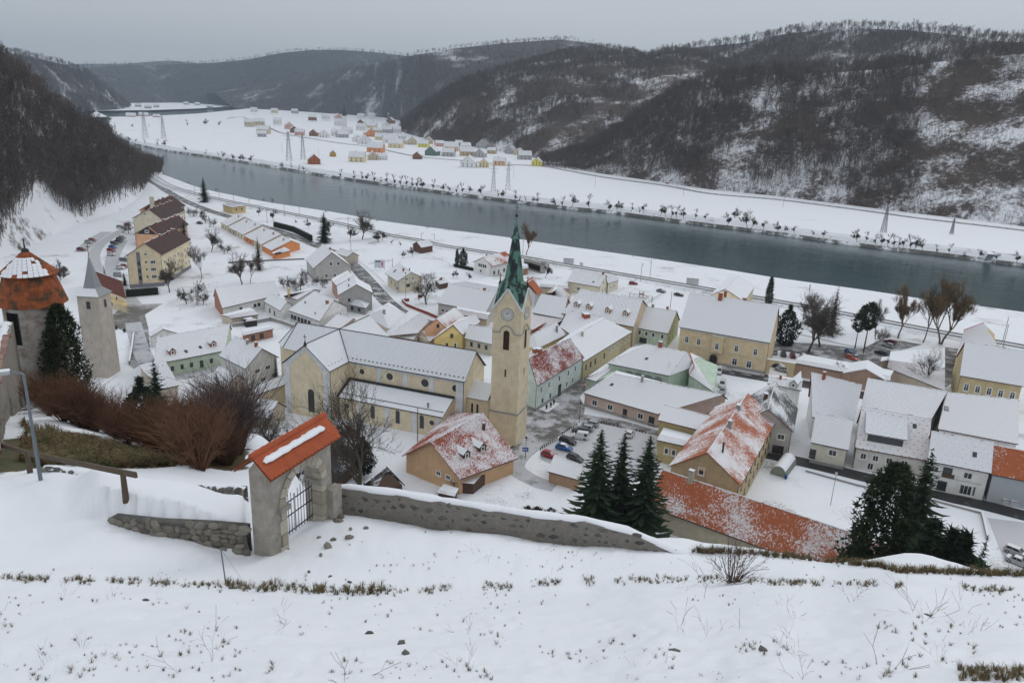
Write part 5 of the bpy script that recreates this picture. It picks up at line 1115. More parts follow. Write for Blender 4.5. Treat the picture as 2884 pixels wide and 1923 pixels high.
B=bld('hipw45','house','hip roofed snowy house with round capped chimney behind the teal inn','house',Y2,RW,hip=(1,1)); chimney(B,.8,.45,0,.7,2.0,MGREY)
B=bld(qd('C7',[(350,1000),(470,950),(535,930),(440,885)],[(360,945),(520,920)],6,6.4),'annex','small roof with broad brick chimney beside the clock tower','annex',BEI,M_snow(),ridge=False); chimney(B,.5,.6,0,1.9,1.1,MBRICK)
B=bld(qd('C7',[(1215,1068),(1900,1207),(2185,1100),(1470,900)],[(1648,860),(2092,948)],5.6,9.6),'house','mint green arcaded house with broad hipped snowy roof','house',MINT,M_roof(RD,1.3,.2,.5,dots=.7,seed=42),hip=(1,1))
def arcade(B):
    r=B['root']; a_,b_=B['G'][0],B['G'][1]; d=(b_-a_).normalized(); n=Vector((d.y,-d.x,0)); L=(b_-a_).length
    for u in(.36,.52,.68,.84):
        c=a_+d*L*u; mb=MB(); pts=[(-1.5,1.2)]+[(1.5*math.cos(t),3.1+1.5*math.sin(t)) for t in np.linspace(math.pi,0,11)]+[(1.5,1.2)]
        mb.poly([c+d*x+Vector((0,0,z))+n*.02 for x,z in pts[::-1]],0)
        for p,q in zip(pts,pts[1:]): mb.bar(c+d*p[0]+Vector((0,0,p[1]))+n*.08,c+d*q[0]+Vector((0,0,q[1]))+n*.08,.16,.16,1,up=n)
        mb.build('arch',[M_plain((.30,.33,.32),.7,.2),MINT],r)
        put_window(r,a_,b_,L*u+.5,2.6,.9,1.5,'d',.05)
arcade(B); chimney(B,.35,1.,0,1.1,1.6,MBRICK); chimney(B,.9,.3,0,.3,1.8,MWHITE,cap=False); skylight(B,.42,.45)
B=bld(qd('C8',[(160,1200),(440,1390),(490,1090),(150,945)],[(215,1098),(165,950)],5.2,7.4),'house_wing','right wing of the mint house with tiled snowy slope','house wing',MINT,M_roof(RG,1.25,.2,.8,seed=43),hip=(1,0),ridge=M_plain(RO,.8,.2))
B=bld(qd('C7',[(965,1232),(1090,1268),(1420,1152),(1218,1066)],[(1000,1215),(1300,1110)],3.6,4.1),'house_wing','flat snow roofed wing of the mint house','house wing',MINT,M_snow(),ridge=False)
q=dict(E=[PC('D4',958,25,4.)[:2],PC('D4',1772,258,4.)[:2],PC('D3',1175,285,4.)[:2],PC('C7',1320,1150,4.)[:2]],R=[PC('C7',1300,1187,7.2)[:2],PC('D3',1120,240,7.2)[:2]],he=4.,hr=7.2)
B=bld(q,'house','long pink single storey house with wide tiled snowy roof at the square','house',PNK,M_roof(RG,1.25,.2,.75,ch=.42,seed=44),hip=(1,0),pipes=(0,),plinth=((.35,.32,.3),.9)); wins(B,0,[.14,.36,.78],1.9,1.5,1.5,'w'); wins(B,0,[.57],1.5,1.2,2.3,'d','door'); wins(B,0,[.93],1.5,1.6,2.4,'b','gate'); chimney(B,.3,.9,0,.6,1.6,MCONC); skylight(B,.12,.55)
# ---- town hall and station side
B=bld('hall50','town_hall','large cream town hall with steep snowy roof, bay window and arched doorway','town hall',M_plaster((.58,.46,.29),.25),M_roof(RG,1.25,.25,.0,seed=45),pipes=(1,),plinth=((.33,.31,.29),.9))
wins(B,0,[.09,.23,.66,.87],6.6,1.15,2.1,'t'); wins(B,0,[.66,.82],2.2,1.5,2.2,'t')
r=B['root']; a_,b_=B['G'][0],B['G'][1]; d=(b_-a_).normalized(); n=Vector((d.y,-d.x,0)); L=(b_-a_).length
mb=MB(); mb.frame(a_+d*(L*.385)+Vector((0,0,4.2)),d*3.6,n*.9,Vector((0,0,5.4))); mb.build('bay',M_plaster((.58,.46,.29),.25),r); put_window(r,a_,b_,L*.385+1.8,6.4,1.15,2.1,'t',.92)
mb=MB(); mb.frame(a_+d*(L*.385-.15)+Vector((0,0,9.4)),d*3.9,n*1.1,Vector((0,0,.35))); mb.frame(a_+Vector((0,0,4.55)),d*L*.38,n*.1,Vector((0,0,.2))); mb.frame(a_+d*(L*.385+3.7)+Vector((0,0,4.55)),d*(L*.615-3.7),n*.1,Vector((0,0,.2))); mb.frame(a_+Vector((0,0,9.7)),d*L,n*.25,Vector((0,0,.5))); mb.build('cornice',M_plaster((.5,.47,.4)),r)
c=a_+d*(L*.42); mb=MB(); pts=[(-1.2,0)]+[(1.2*math.cos(t),2.2+1.2*math.sin(t)) for t in np.linspace(math.pi,0,13)]+[(1.2,0)]
mb.poly([c+d*x+Vector((0,0,z))+n*.05 for x,z in pts[::-1]],0)
for p,q_ in zip(pts,pts[1:]): mb.bar(c+d*p[0]*1.1+Vector((0,0,p[1]))+n*.1,c+d*q_[0]*1.1+Vector((0,0,q_[1]))+n*.1,.3,.2,1,up=n)
mb.build('doorway',[MDARK,M_stone()],r)
chimney(B,.36,.93,0,1.2,2.2,MBRICK); chimney(B,.40,.9,1,.8,3.0,MBRICK); chimney(B,.62,.95,1,1.2,1.2,MBRICK)
B=bld(qd('C8',[(770,390),(885,222),(580,130),(390,320)],[(560,250),(706,102)],6.2,9.0),'station_building','station building with smooth snowy roof and yellow gable by the tracks','station',Y1,M_snow()); wins(B,0,[.3,.7],3.6,1,1.4,'w')
B=bld('yel55','school_building','big yellow building with white window frames and dotted snowy roof','building',M_plaster((.47,.38,.22),.3),M_roof(RG,1.3,.15,.15,dots=.6,seed=70),pipes=(0,)); 
g=BK['yel55']; 
wins(B,0,[.13,.32,.51,.70,.89],6.2,1.15,2.0,'t'); wins(B,0,[.13,.32,.51,.70,.89],2.4,1.15,2.0,'t')
B=bld(qd('D1',[(1600,602),(2060,480),(2030,360),(1690,300)],[(1690,312),(1905,232)],6.5,8.2),'industrial_hall','pale metal roofed hall with red edge trim by the rails','hall',M_plaster((.50,.38,.16)),M_snow(),ridge=M_plain((.35,.03,.03),.6,.1))
# gate wall of the town hall yard
def gate_wall():
    a,b=PC('C8',1000,1185,0),PC('C8',1305,1235,0); d=(b-a).normalized(); n=Vector((-d.y,d.x,0)); L=(b-a).length; r=thing('gate_wall','yellow wall with round archway beside the town hall','wall',a); r['_o']=tuple(a)
    c=a+d*L*.45; w_=2.6; mb=MB(); H=4.8
    mb.frame(a,d*(L*.45-w_),n*.6,Vector((0,0,H))); mb.frame(c+d*w_,d*(L*.55-w_),n*.6,Vector((0,0,H)))
    th=np.linspace(math.pi,0,13); P_=[(w_*math.cos(t),1.6+w_*math.sin(t)) for t in th]
    for p,q_ in zip(P_,P_[1:]):
        for o in(0,.6): 
            qq=[c+d*p[0]+Vector((0,0,p[1]))+n*o,c+d*q_[0]+Vector((0,0,q_[1]))+n*o,c+d*q_[0]+Vector((0,0,H))+n*o,c+d*p[0]+Vector((0,0,H))+n*o]; mb.poly(qq)
        mb.poly([c+d*p[0]+Vector((0,0,p[1])),c+d*q_[0]+Vector((0,0,q_[1])),c+d*q_[0]+Vector((0,0,q_[1]))+n*.6,c+d*p[0]+Vector((0,0,p[1]))+n*.6])
    mb.build('wall',M_plaster((.52,.42,.25)),r); mb=MB(); mb.frame(a+Vector((0,0,H))-n*.2-d*.2,d*(L+.4),n*1.0,Vector((0,0,.22))); mb.build('coping',[MSNOW],r)
gate_wall()
B=bld(qd('C8',[(1310,1062),(2380,1262),(2420,1150),(1430,968)],[(1350,1020),(2390,1205)],4.4,5.0),'long_shed','long low brown building with smooth snow roof behind the street','shed',M_plaster((.34,.23,.17),.5),M_snow(),ridge=False)
a,b=PC('C8',1860,1165,4.4),PC('C8',2340,1250,4.4)
mb=MB(); d=(b-a).normalized(); n=Vector((d.y,-d.x,0)); mid=(a+b)/2
rr=thing('gable_front','broad shallow gable of the long brown building','gable',(mid.x,mid.y,0)); rr['_o']=(mid.x,mid.y,0)
mb.poly([a+n*.3+Vector((0,0,-4.4)),b+n*.3+Vector((0,0,-4.4)),b+n*.3,mid+n*.3+Vector((0,0,2.4)),a+n*.3]); mb.build('wall',M_plaster((.34,.23,.17),.5),rr)
mb=MB()
for s,e in((a,mid+Vector((0,0,2.5))),(mid+Vector((0,0,2.5)),b)):
    q_=[s+n*.7,e+n*.7,e-n*9,s-n*9]; mb.poly(q_[::-1] if (q_[1]-q_[0]).cross(q_[2]-q_[0]).z<0 else q_); 
    mb.poly([s+n*.7-Vector((0,0,.25)),e+n*.7-Vector((0,0,.25)),e+n*.7,s+n*.7])
mb.build('roof',MSNOW,rr)
B=bld(qd('D1',[(840,725),(1480,980),(1480,505),(880,545)],[(860,640),(1480,720)],4.2,4.6),'flat_hall','flat roofed hall deep in snow beside the bare tree','hall',BEI,M_snow(),ridge=False)
B=bld(qd('D1',[(765,660),(870,640),(860,600),(780,610)],[(770,640),(865,620)],3.2,3.5),'annex','small annex with flat snow roof at the parked cars','annex',BEI,M_snow(),ridge=False)
# ---- orange roofed building group in front
B=bld('org57','long_house','ochre house with big orange tiled roof partly under snow','house',M_plaster((.40,.33,.20),.6),M_roof(RO,.72,1.15,.55,lump=.7,seed=46,pscale=.10),tile=RO,oh=.5,pipes=(0,),gz_=0)
wins(B,3,[.45],8.6,1.1,1.5,'w'); wins(B,0,[.1,.22,.34,.46,.58,.7,.82,.92],2.6,.9,1.4,'d'); wins(B,0,[.1,.22,.34,.46,.58,.7,.82,.92],5.6,.9,1.4,'b')
chimney(B,.42,.9,0,1.0,1.6,MCONC); chimney(B,.70,.97,0,1.1,1.0,MGREY); chimney(B,.13,.72,0,.4,2.2,MDARK,cap=False)
B=bld(qd('D3',[(402,518),(925,645),(1160,530),(470,345)],[(470,350),(1155,522)],7.2,9.),'house_wing','ochre wing with orange ridge and three roof vents','house wing',M_plaster((.42,.34,.17),.5),M_roof(RO,1.3,.25,.5,dots=.5,seed=48),tile=RO)
e=[(388,738),(683,803),(812,692),(468,600)]; B=bld(qd('D3',e,[(430,668),(750,748)],5.6,6.0),'annex','ochre annex under a thick flat snow roof with two windows','annex',M_plaster((.42,.34,.17),.5),M_snow(),ridge=False); wins(B,0,[.38,.68],3.2,.9,1.4,'w')
B=bld('grey59','house','grey house with one dark bare slope and boarded garage','house',M_plaster((.40,.38,.35)),M_roof((.10,.10,.10),.62,1.3,.55,lump=.5,seed=49,pscale=.09),pipes=(0,)); wins(B,3,[.82],4.6,1.6,1.3,'w'); wins(B,3,[.8],1.3,2.6,2.0,'b','gate'); chimney(B,.45,.8,1,1.2,1.4,MBROWN)
# ---- east row
B=bld('row60','house','white house with fine lined snowy roof and brick chimney','house',WH,M_roof(RD,1.3,.2,.75,seed=50,ch=.4)); chimney(B,.25,.92,0,.7,1.8,MBRICK)
B=bld(qd('C8',[(1025,1290),(1400,1370),(1420,1245),(1030,1200)],[(1040,1215),(1410,1275)],7.,8.),'house','house with two small gabled dormers behind the grey slope','house',WH,M_roof(RG,1.25,.2,.8,seed=51)); dormer(B,.75,.1,2.,1.4,1.,GRY); chimney(B,.35,.9,0,.6,1.1,MBRICK)
B=bld('row60b','house','cream front house with dense striped snowy roof by the lane','house',M_plaster((.52,.49,.42)),M_roof(RG,1.2,.15,.95,seed=52,ch=.3),pipes=(1,),plinth=((.3,.3,.29),.8)); wins(B,0,[.62],3.6,1.7,1.4,'w'); wins(B,0,[.06],2.4,1.4,2.2,'d')
B=bld(qd('D1',[(555,1152),(1330,1295),(1512,1000),(625,838)],[(625,845),(1505,992)],8.2,12.6),'house','row house with dotted snowy upper roof on the lane','house',WH,R3)
B=bld(qd('D1',[(1400,1400),(2290,1570),(2300,1090),(1505,995)],[(1507,1000),(2290,1082)],8.2,12.4),'house','row house with plain snowy upper roof and dark fire wall','house',WH,M_roof(RD,1.3,.2,.5,dots=.6,seed=53)); skylight(B,.04,.55,0,1.,2.)
B=bld('row61f','house','row house front with wide loggia under its snowy roof','house',M_plaster((.56,.54,.5)),M_roof(RO,1.05,.9,.5,dots=.7,seed=54,pscale=.1),tile=RO,pipes=(0,1)); 
r=B['root']; p=slope_pt(B,.12,.16); d=(B['E'][1]-B['E'][0]).normalized(); n=Vector((-d.y,d.x,0)); mb=MB(); mb.frame(p+Vector((0,0,-.2)),d*8.2,n*5,Vector((0,0,2.6)),0); mb.frame(p+Vector((0,0,.5))+d*.4-n*.03,d*7.4,n*.1,Vector((0,0,1.6)),1); mb.build('loggia',[WH,M_glass()],r)
mb=MB(); roof_slope(mb,p+Vector((0,0,2.5))-n*.5-d*.3,p+Vector((0,0,2.5))-n*.5+d*8.5,p+Vector((0,0,5.4))+n*6+d*8.5,p+Vector((0,0,5.4))+n*6-d*.3); mb.build('loggia_roof',[R3,MDARK],r)
wins(B,0,[.12,.3,.5,.72],3.6,1.2,1.4,'w'); wins(B,0,[.25,.6],1.4,1.2,1.6,'w'); skylight(B,.78,.75)
B=bld('row62','house','modern white row house with brown balcony and glazed entrance','house',M_plaster((.62,.62,.60),.2),R3,pipes=(0,1)); 
r=B['root']; a_,b_=B['G'][0],B['G'][1]; L=(b_-a_).length; d=(b_-a_).normalized(); n=Vector((d.y,-d.x,0))
wins(B,0,[.12,.68],5.0,1.6,1.4,'w'); wins(B,0,[.1],2.0,1.3,1.5,'w'); wins(B,0,[.7],1.6,2.2,2.2,'w','door'); wins(B,0,[.3],1.5,1.8,2.2,'d','door'); wins(B,0,[.34],5.2,1.8,1.5,'d')
mb=MB(); mb.frame(a_+d*(L*.26)+n*.02+Vector((0,0,3.6)),d*2.4,n*.15,Vector((0,0,.9))); mb.build('balcony',MBROWN,r); mb=MB(); mb.frame(a_+n*.01+Vector((0,0,3.5)),d*L*.94,n*.05,Vector((0,0,.12))); mb.build('band',M_plain((.4,.37,.33),.8,.1),r); skylight(B,.72,.5); 
for u in(.6,.82): mb=MB(); mb.frame(a_+d*(L*u)+n*.01+Vector((0,0,.7)),d*.35,n*.05,Vector((0,0,2.0))); mb.build('glass_brick_panel',M_plain((.12,.12,.12),.5,.8,9.),r)
g=BK['row62']; dd=np.array(g['E'][1])-np.array(g['E'][0]); dd=dd/np.hypot(*dd); e0=np.array(g['E'][1]); nn=np.array([-dd[1],dd[0]])
B=bld(dict(rect(e0+dd*.05,e0+dd*9,9.8),he=6.6,hr=11.4),'house','grey clad row house with bare orange tile roof','house',M_plain((.42,.45,.47),.6,.08),M_roof(RO,.42,.5,.5,lump=.5,seed=55,pscale=.2),tile=RO)
a,b=PC('D2',2290,120,6.5),PC('D2',2420,150,6.5); 
# long orange roof right below the castle slope
g=BK['front62']; e=np.array(g['R'])
r0,r1=PC('D3',455,1068,9.5),PC('D2',1030,1370,9.5); dd=np.array(r1[:2])-np.array(r0[:2]); L=np.hypot(*dd); dd/=L; nn=np.array([-dd[1],dd[0]]); r0=np.array(r0[:2])
W_=6.4
B=bld(dict(E=[tuple(r0-nn*W_),tuple(r0+dd*L-nn*W_),tuple(r0+dd*L+nn*W_),tuple(r0+nn*W_)],R=[tuple(r0),tuple(r0+dd*L)],he=4.4,hr=9.5),'long_house','very long orange tiled building at the foot of the castle slope','house',M_plaster((.45,.40,.30)),M_roof(RO,.60,.95,.65,lump=.8,seed=56,pscale=.10,tw=.30,ch=.34),tile=RO); chimney(B,.14,.93,0,1.0,2.4,M_plaster((.45,.42,.33)))
# house with two dormers, garage and dark sheds below the castle wall
g=BK['house64']
B=bld(qd('D5',[(1742,1372),(2390,1135),(1640,640),(1108,1112)],[(1420,962),(2003,640)],4.0,9.6),'house','peach house with red tiled roof, two snowy dormers and open verge','house',M_plaster((.55,.36,.21)),M_roof((.30,.06,.03),.66,.7,.75,lump=.5,seed=57,pscale=.12),tile=(.30,.06,.03),oh=.8,og=.7)
wins(B,3,[.62,.80],3.0,1.2,.9,'w'); [dormer(B,u,.36,1.9,1.2,.8,MBROWN,MSNOW) for u in(.3,.58)]; chimney(B,.82,.72,0,.6,1.6,MBROWN)
B=bld(qd('D5',[(1640,1400),(1900,1420),(2155,1225),(2040,1200)],[(1640,1375),(2090,1210)],2.6,2.8),'porch','snow covered porch roof in front of the red roofed house','porch',MBROWN,M_snow(),ridge=False,gut=False)
B=bld(qd('D5',[(1480,1515),(1690,1560),(1735,1470),(1570,1420)],[(1520,1470),(1710,1515)],2.2,2.3),'carport','little flat snowy carport by the picket fence','carport',MDARK,M_snow(),ridge=False,gut=False)
B=bld(qd('D5',[(360,1395),(725,1060),(640,900),(130,1130)],[(240,880),(450,735)],3.4,8.4),'barn','dark brown tiled barn below the gate with snow streaks','barn',M_plain((.09,.06,.045),.9,.3),M_roof((.032,.028,.028),.42,.5,.9,lump=.3,seed=58,pscale=.15),tile=(.035,.03,.03),gz_=1)
B=bld(qd('D5',[(640,1460),(800,1560),(1135,1432),(940,1228)],[(640,1455),(938,1232)],2.2,5.0),'shed','small dark tiled shed roof next to the bare walnut tree','shed',M_plain((.09,.06,.045),.9,.3),M_roof((.032,.028,.028),.48,.5,.9,lump=.3,seed=59,pscale=.15),tile=(.035,.03,.03))
B=bld(qd('D4',[(555,888),(905,985),(960,835),(630,700)],[(632,706),(952,832)],2.8,4.4),'garage','garage with snowy lean roof and orange ridge by the spruces','garage',M_plaster((.38,.25,.16)),M_roof(RO,1.25,.2,.6,seed=60),tile=RO)
# terraced houses towards the river
def terrace():
    # ridge runs along the upper right, the slopes fall to the lower left; each unit steps down
    A0,A1=PC('C2',660,402,6.2),PC('C2',1262,690,6.2); L0,L1=PC('C2',470,498,3.2),PC('C2',1040,805,3.2)
    cols=[CRM,BEI,CRM,ORG,CRM,ORG]; n=6
    tx=['first','second','third','fourth','fifth','last']
    for i in range(n):
        t0,t1=i/n+.006,(i+1)/n-.006; k=(-1)**i*.35
        e0,e1=L0.lerp(L1,t0),L0.lerp(L1,t1); r0,r1=A0.lerp(A1,t0),A0.lerp(A1,t1)
        d=(r0-e0); d.z=0; b0,b1=r0+d*.45,r1+d*.45
        B=building('terraced_house',f'{tx[i]} terraced house from the railway end of the stepped row'+(', orange end wall' if i==5 else ''),'house',[e0[:2],e1[:2],b1[:2],b0[:2]],[r0[:2],r1[:2]],3.2+k*.5,6.2+k,cols[i],M_roof(RG,1.35,.2,.45,seed=61+i),group='terraced row',og=.05,gut=False)
        chimney(B,.6,.8,0,.8,1.1,MBRICK if i==4 else MGREY)
        if i==5: wins(B,1,[.45],3.8,.7,.9,'d')
        else: wins(B,0,[.3,.7],1.6,1.2,1.4,'d')
    e0,e1=PC('C2',1085,852,2.6),PC('C2',1255,805,2.6)
    B=bld(qd('C2',[(1085,852),(1250,805),(1180,765),(1040,830)],[(1060,842),(1185,768)],2.8,4.0),'annex','orange gabled annex of the end terrace house','annex',ORG,M_snow())
terrace()
# garden wall of the tree plot, red brick
def wall_run(name,label,cat,pts,h,t,mat,cap=None,z=0,group=None):
    r=thing(name,label,cat,(pts[0][0],pts[0][1],z),group); r['_o']=(pts[0][0],pts[0][1],z)
    mb=MB()
    for a,b in zip(pts,pts[1:]): mb.bar((a[0],a[1],z+h/2),(b[0],b[1],z+h/2),t,h,0)
    mb.build('wall',mat,r)
    if cap:
        mb=MB()
        for a,b in zip(pts,pts[1:]): mb.bar((a[0],a[1],z+h+.05),(b[0],b[1],z+h+.05),t+.1,.12,0)
        mb.build('coping',cap,r)
    return r
wall_run('brick_wall','long red brick garden wall curving along the road','wall',[PC('C6',*p) for p in((990,385),(910,390),(960,440),(1080,490),(1200,535),(1300,580))],1.2,.3,M_plain((.28,.07,.04),.9,.3,6.),MSNOW)
wall_run('brick_pier','short red brick wall end by the walnut','wall',[PC('C6',*p) for p in((1088,350),(1135,345))],1.4,.4,M_plain((.28,.07,.04),.9,.3,6.),MSNOW)
wall_run('garden_wall','stone wall along the forecourt road','wall',[PC('C4',*p) for p in((1480,370),(1460,520),(1430,690))],1.0,.35,M_stone(),MSNOW)
wall_run('garden_wall','courtyard wall with white railing below the courtyard house','wall',[PC('C5',*p) for p in((1080,670),(1300,640),(1500,600),(1640,640),(1850,720))],1.3,.3,MCONC,MSNOW)
wall_run('garden_wall','low wall along the snow garden east of the terraces','wall',[PC('C2',*p) for p in((560,945),(900,925),(1400,905))],.6,.3,M_plain((.10,.09,.08),.9,.2),MSNOW)
wall_run('garden_wall','low wall between snowy yard and rear car park','wall',[PC('D2',*p) for p in((1880,975),(1900,1050),(1945,1250))],.8,.3,MCONC,MSNOW)
wall_run('kerb_wall','kerb wall between the lane and snowy garden of the row houses','wall',[PC('D2',*p) for p in((-60,500),(520,660),(1250,800),(1870,965))],.5,.3,MCONC,MSNOW)
# square old tower of the castle chapel with grey pyramidal spire
def chapel_tower():
    z=6.; A=PC('C1',850,1225,33.); 
    c=PD(279,950,231); c=Vector((c.x,c.y,0)); g=6.0
    # corners: left, near, right at the eaves
    hw=2.95; th=math.atan2(c.x,c.y); d=Vector((math.cos(-th-.55),math.sin(-th-.55),0)); n=Vector((-d.y,d.x,0))
    ze=CAMZ-.236*c.length
    r=thing('chapel_tower','square old stone chapel tower with grey pyramid spire','tower',(c.x,c.y,g)); r['_o']=(c.x,c.y,g)
    T=lambda a,b,zz:c+d*a+n*b+Vector((0,0,zz)); Q=[(-hw,-hw),(hw,-hw),(hw,hw),(-hw,hw)]
    mb=MB()
    for i in range(4):
        a,b=Q[i],Q[(i+1)%4]; mb.poly([T(a[0]*1.06,a[1]*1.06,g-6),T(b[0]*1.06,b[1]*1.06,g-6),T(*b,ze),T(*a,ze)])
    mb.build('wall',M_plaster((.40,.36,.31),.7),r)
    mb=MB(); o=1.17
    P1=[(-hw*o,ze-.1),(0,0)]
    for i in range(4):
        a,b=Q[i],Q[(i+1)%4]; k=.56; z1=ze+1.7; z2=ze+10.5
        mb.poly([T(a[0]*o,a[1]*o,ze-.1),T(b[0]*o,b[1]*o,ze-.1),T(b[0]*k,b[1]*k,z1),T(a[0]*k,a[1]*k,z1)],1 if i==0 else 0)
        mb.poly([T(a[0]*k,a[1]*k,z1),T(b[0]*k,b[1]*k,z1),T(b[0]*.32,b[1]*.32,z1+3.6),T(a[0]*.32,a[1]*.32,z1+3.6)]); mb.poly([T(a[0]*.32,a[1]*.32,z1+3.6),T(b[0]*.32,b[1]*.32,z1+3.6),T(0,0,z2)])
        mb.poly([T(b[0]*o,b[1]*o,ze-.1),T(a[0]*o,a[1]*o,ze-.1),T(*a,ze-.3),T(*b,ze-.3)])
    sp_=mb.build('spire',[M_plain((.27,.28,.29),.5,.25),M_snow(.5,.4,(.25,.26,.27))],r)
    mb=MB(); top=ze+10.3; mb.bar(T(0,0,top),T(0,0,top+3.2),.12); mb.bar(T(-.6,0,top+2.5),T(.6,0,top+2.5),.12); mb.bar(T(0,-.6,top+2.5),T(0,.6,top+2.5),.12); mb.build('cross',MDARK,sp_,org=r['_o'])
    for i in range(4):
        a,b=T(*Q[i],0),T(*Q[(i+1)%4],0); put_window(r,a,b,.5,ze-2.6,1.1,2.0,'d')
        for zz in(ze-8,ze-13): put_window(r,a,b,.45,zz,.4,.5,'d')
    # ruined gateway at its foot
    a=hit(*px('C4',1130,735)); b=hit(*px('C4',1310,690)); dd=(b-a).normalized(); L=(b-a).length; nn=Vector((-dd.y,dd.x,0)); g2=thing('stone_gateway','low ruined stone gateway with snowy cap under the chapel tower','gateway',a); g2['_o']=tuple(a); z0=min(a.z,b.z)
    mb=MB(); mb.frame(Vector((a.x,a.y,z0-1)),dd*L*.3,nn*.7,Vector((0,0,5))); mb.frame(Vector((a.x,a.y,z0-1))+dd*L*.72,dd*L*.28,nn*.7,Vector((0,0,5))); mb.frame(Vector((a.x,a.y,z0+2.6)),dd*L,nn*.7,Vector((0,0,1.4))); mb.build('masonry',M_plaster((.38,.34,.29),.7),g2)
    mb=MB(); mb.frame(Vector((a.x,a.y,z0+4))-dd*.3-nn*.3,dd*(L+.6),nn*1.4,Vector((0,0,.25))); mb.build('snow_cap',MSNOW,g2)
chapel_tower()
# ================================================================ TREES
def seg_mesh(name,segs,mat,sides=5,thin=.05):
    # segs: list (p0,p1,r0,r1); thick ones become tubes, thin ones flat twigs
    S=np.array([[*a,*b,r0,r1] for a,b,r0,r1 in segs],float)
    A,B,R0,R1=S[:,:3],S[:,3:6],S[:,6],S[:,7]
    V=[];F=[];base=0
    def frame(a,b,rng=None):
        d=b-a; d/=np.maximum(np.linalg.norm(d,axis=1),1e-6)[:,None]
        up=np.where(np.abs(d[:,2:3])<.9,np.array([[0,0,1.]]),np.array([[1.,0,0]]))
        r=np.cross(d,up); r/=np.maximum(np.linalg.norm(r,axis=1),1e-9)[:,None]; return r,np.cross(r,d)
    big=R0>=thin
    for n,sel in((sides,big),):
        a,b,r0,r1=A[sel],B[sel],R0[sel],R1[sel]
        if len(a):
            r,u=frame(a,b); k=len(a); vs=np.empty((k,2,n,3))
            for j in range(n):
                t=2*math.pi*j/n; o=r*math.cos(t)+u*math.sin(t); vs[:,0,j]=a+o*r0[:,None]; vs[:,1,j]=b+o*r1[:,None]
            V.append(vs.reshape(-1,3)); i0=base+np.arange(k)[:,None]*2*n
            j=np.arange(n)[None]; jn=(j+1)%n
            F.append(np.stack([i0+j,i0+jn,i0+n+jn,i0+n+j],-1).reshape(-1,4)); base+=k*2*n
    a,b,r0,r1=A[~big],B[~big],R0[~big],R1[~big]
    if len(a):
        rng=np.random.default_rng(1); r,u=frame(a,b); t=rng.uniform(0,math.pi,len(a))[:,None]; o=r*np.cos(t)+u*np.sin(t)
        vs=np.stack([a-o*r0[:,None],a+o*r0[:,None],b+o*r1[:,None],b-o*r1[:,None]],1)
        V.append(vs.reshape(-1,3)); i0=base+np.arange(len(a))[:,None]*4; F.append(i0+np.arange(4)[None])
    return np_mesh(name,np.concatenate(V),np.concatenate(F),mat)
def np_mesh(name,V,F,mat,smooth_=False):
    me=bpy.data.meshes.new(name); me.vertices.add(len(V)); me.vertices.foreach_set('co',np.asarray(V,np.float32).ravel())
    k=F.shape[1]; me.loops.add(F.size); me.loops.foreach_set('vertex_index',F.astype(np.int32).ravel()); me.polygons.add(len(F)); me.polygons.foreach_set('loop_start',np.arange(0,F.size,k)); me.update(calc_edges=True)
    if smooth_: me.polygons.foreach_set('use_smooth',[True]*len(F))
    me.materials.append(mat); return me
def bare(seed,H=12,spread=.55,clear=.3,lv=4,tr=.018,minr=.02,kids=3,up=.35,lean=0,straight=.15,twigs=0):
    rng=random.Random(seed); T=[];C=[]
    def norm(v): l=math.sqrt(sum(x*x for x in v)) or 1; return [x/l for x in v]
    def br(p,d,L,r,l):
        n=3 if l<2 else 2
        for i in range(n):
            d=norm([d[0]+rng.gauss(0,straight),d[1]+rng.gauss(0,straight),d[2]+rng.gauss(0,straight)+up*.12*l])
            q=[p[k]+d[k]*L/n for k in range(3)]; r2=max(r*(.86 if l else .9),minr*.7)
            (T if l==0 else C).append((p,q,max(r,minr*.7),r2)); p=q; r=r2
            if l>0 and l<lv and rng.random()<.75: sp(p,d,L*.6,r*.55,l+1,1)
            if l>=lv-1 and twigs:
                for _ in range(twigs): e=norm([d[0]+rng.gauss(0,.6),d[1]+rng.gauss(0,.6),d[2]+rng.gauss(0,.5)+up*.6]); C.append((p,[p[k]+e[k]*H*.06*rng.uniform(.6,1.5) for k in range(3)],minr*.6,minr*.3))
        if l<lv: sp(p,d,L*.78,r*.72,l+1,kids if l<2 else max(2,kids-1))
    def sp(p,d,L,r,l,n):
        a0=rng.uniform(0,6.28)
        for i in range(n):
            a=a0+6.283*i/max(n,1)+rng.uniform(-.5,.5); s=spread*rng.uniform(.6,1.3)
            u=norm([d[1]*0+d[2],0,-d[0]]) if abs(d[2])<.99 else [1,0,0]; w=[d[1]*u[2]-d[2]*u[1],d[2]*u[0]-d[0]*u[2],d[0]*u[1]-d[1]*u[0]]
            v=norm([d[k]+s*(math.cos(a)*u[k]+math.sin(a)*w[k]) for k in range(3)])
            br(p,v,L*rng.uniform(.75,1.15),r,l)
    tl=H*clear; br([0,0,-.3],norm([lean,rng.gauss(0,.05),1]),tl,H*tr,0)
    # central leader keeps going
    p=T[-1][1]; br(list(p),norm([lean*.6,rng.gauss(0,.1),1]),H*.3,H*tr*.75,1)
    zmax=max(s[1][2] for s in C); k=H/zmax
    f=lambda L:[([x*k for x in a],[x*k for x in b],c,d) for a,b,c,d in L]
    return f(T),f(C)
TREE={}
def tree_kind(key,name,mats,thin=.05,**kw):
    T,C=bare(**kw); TREE[key]=(name,seg_mesh('trunk',T,mats[0],7,.0),seg_mesh('crown',C,mats[1],4,thin))
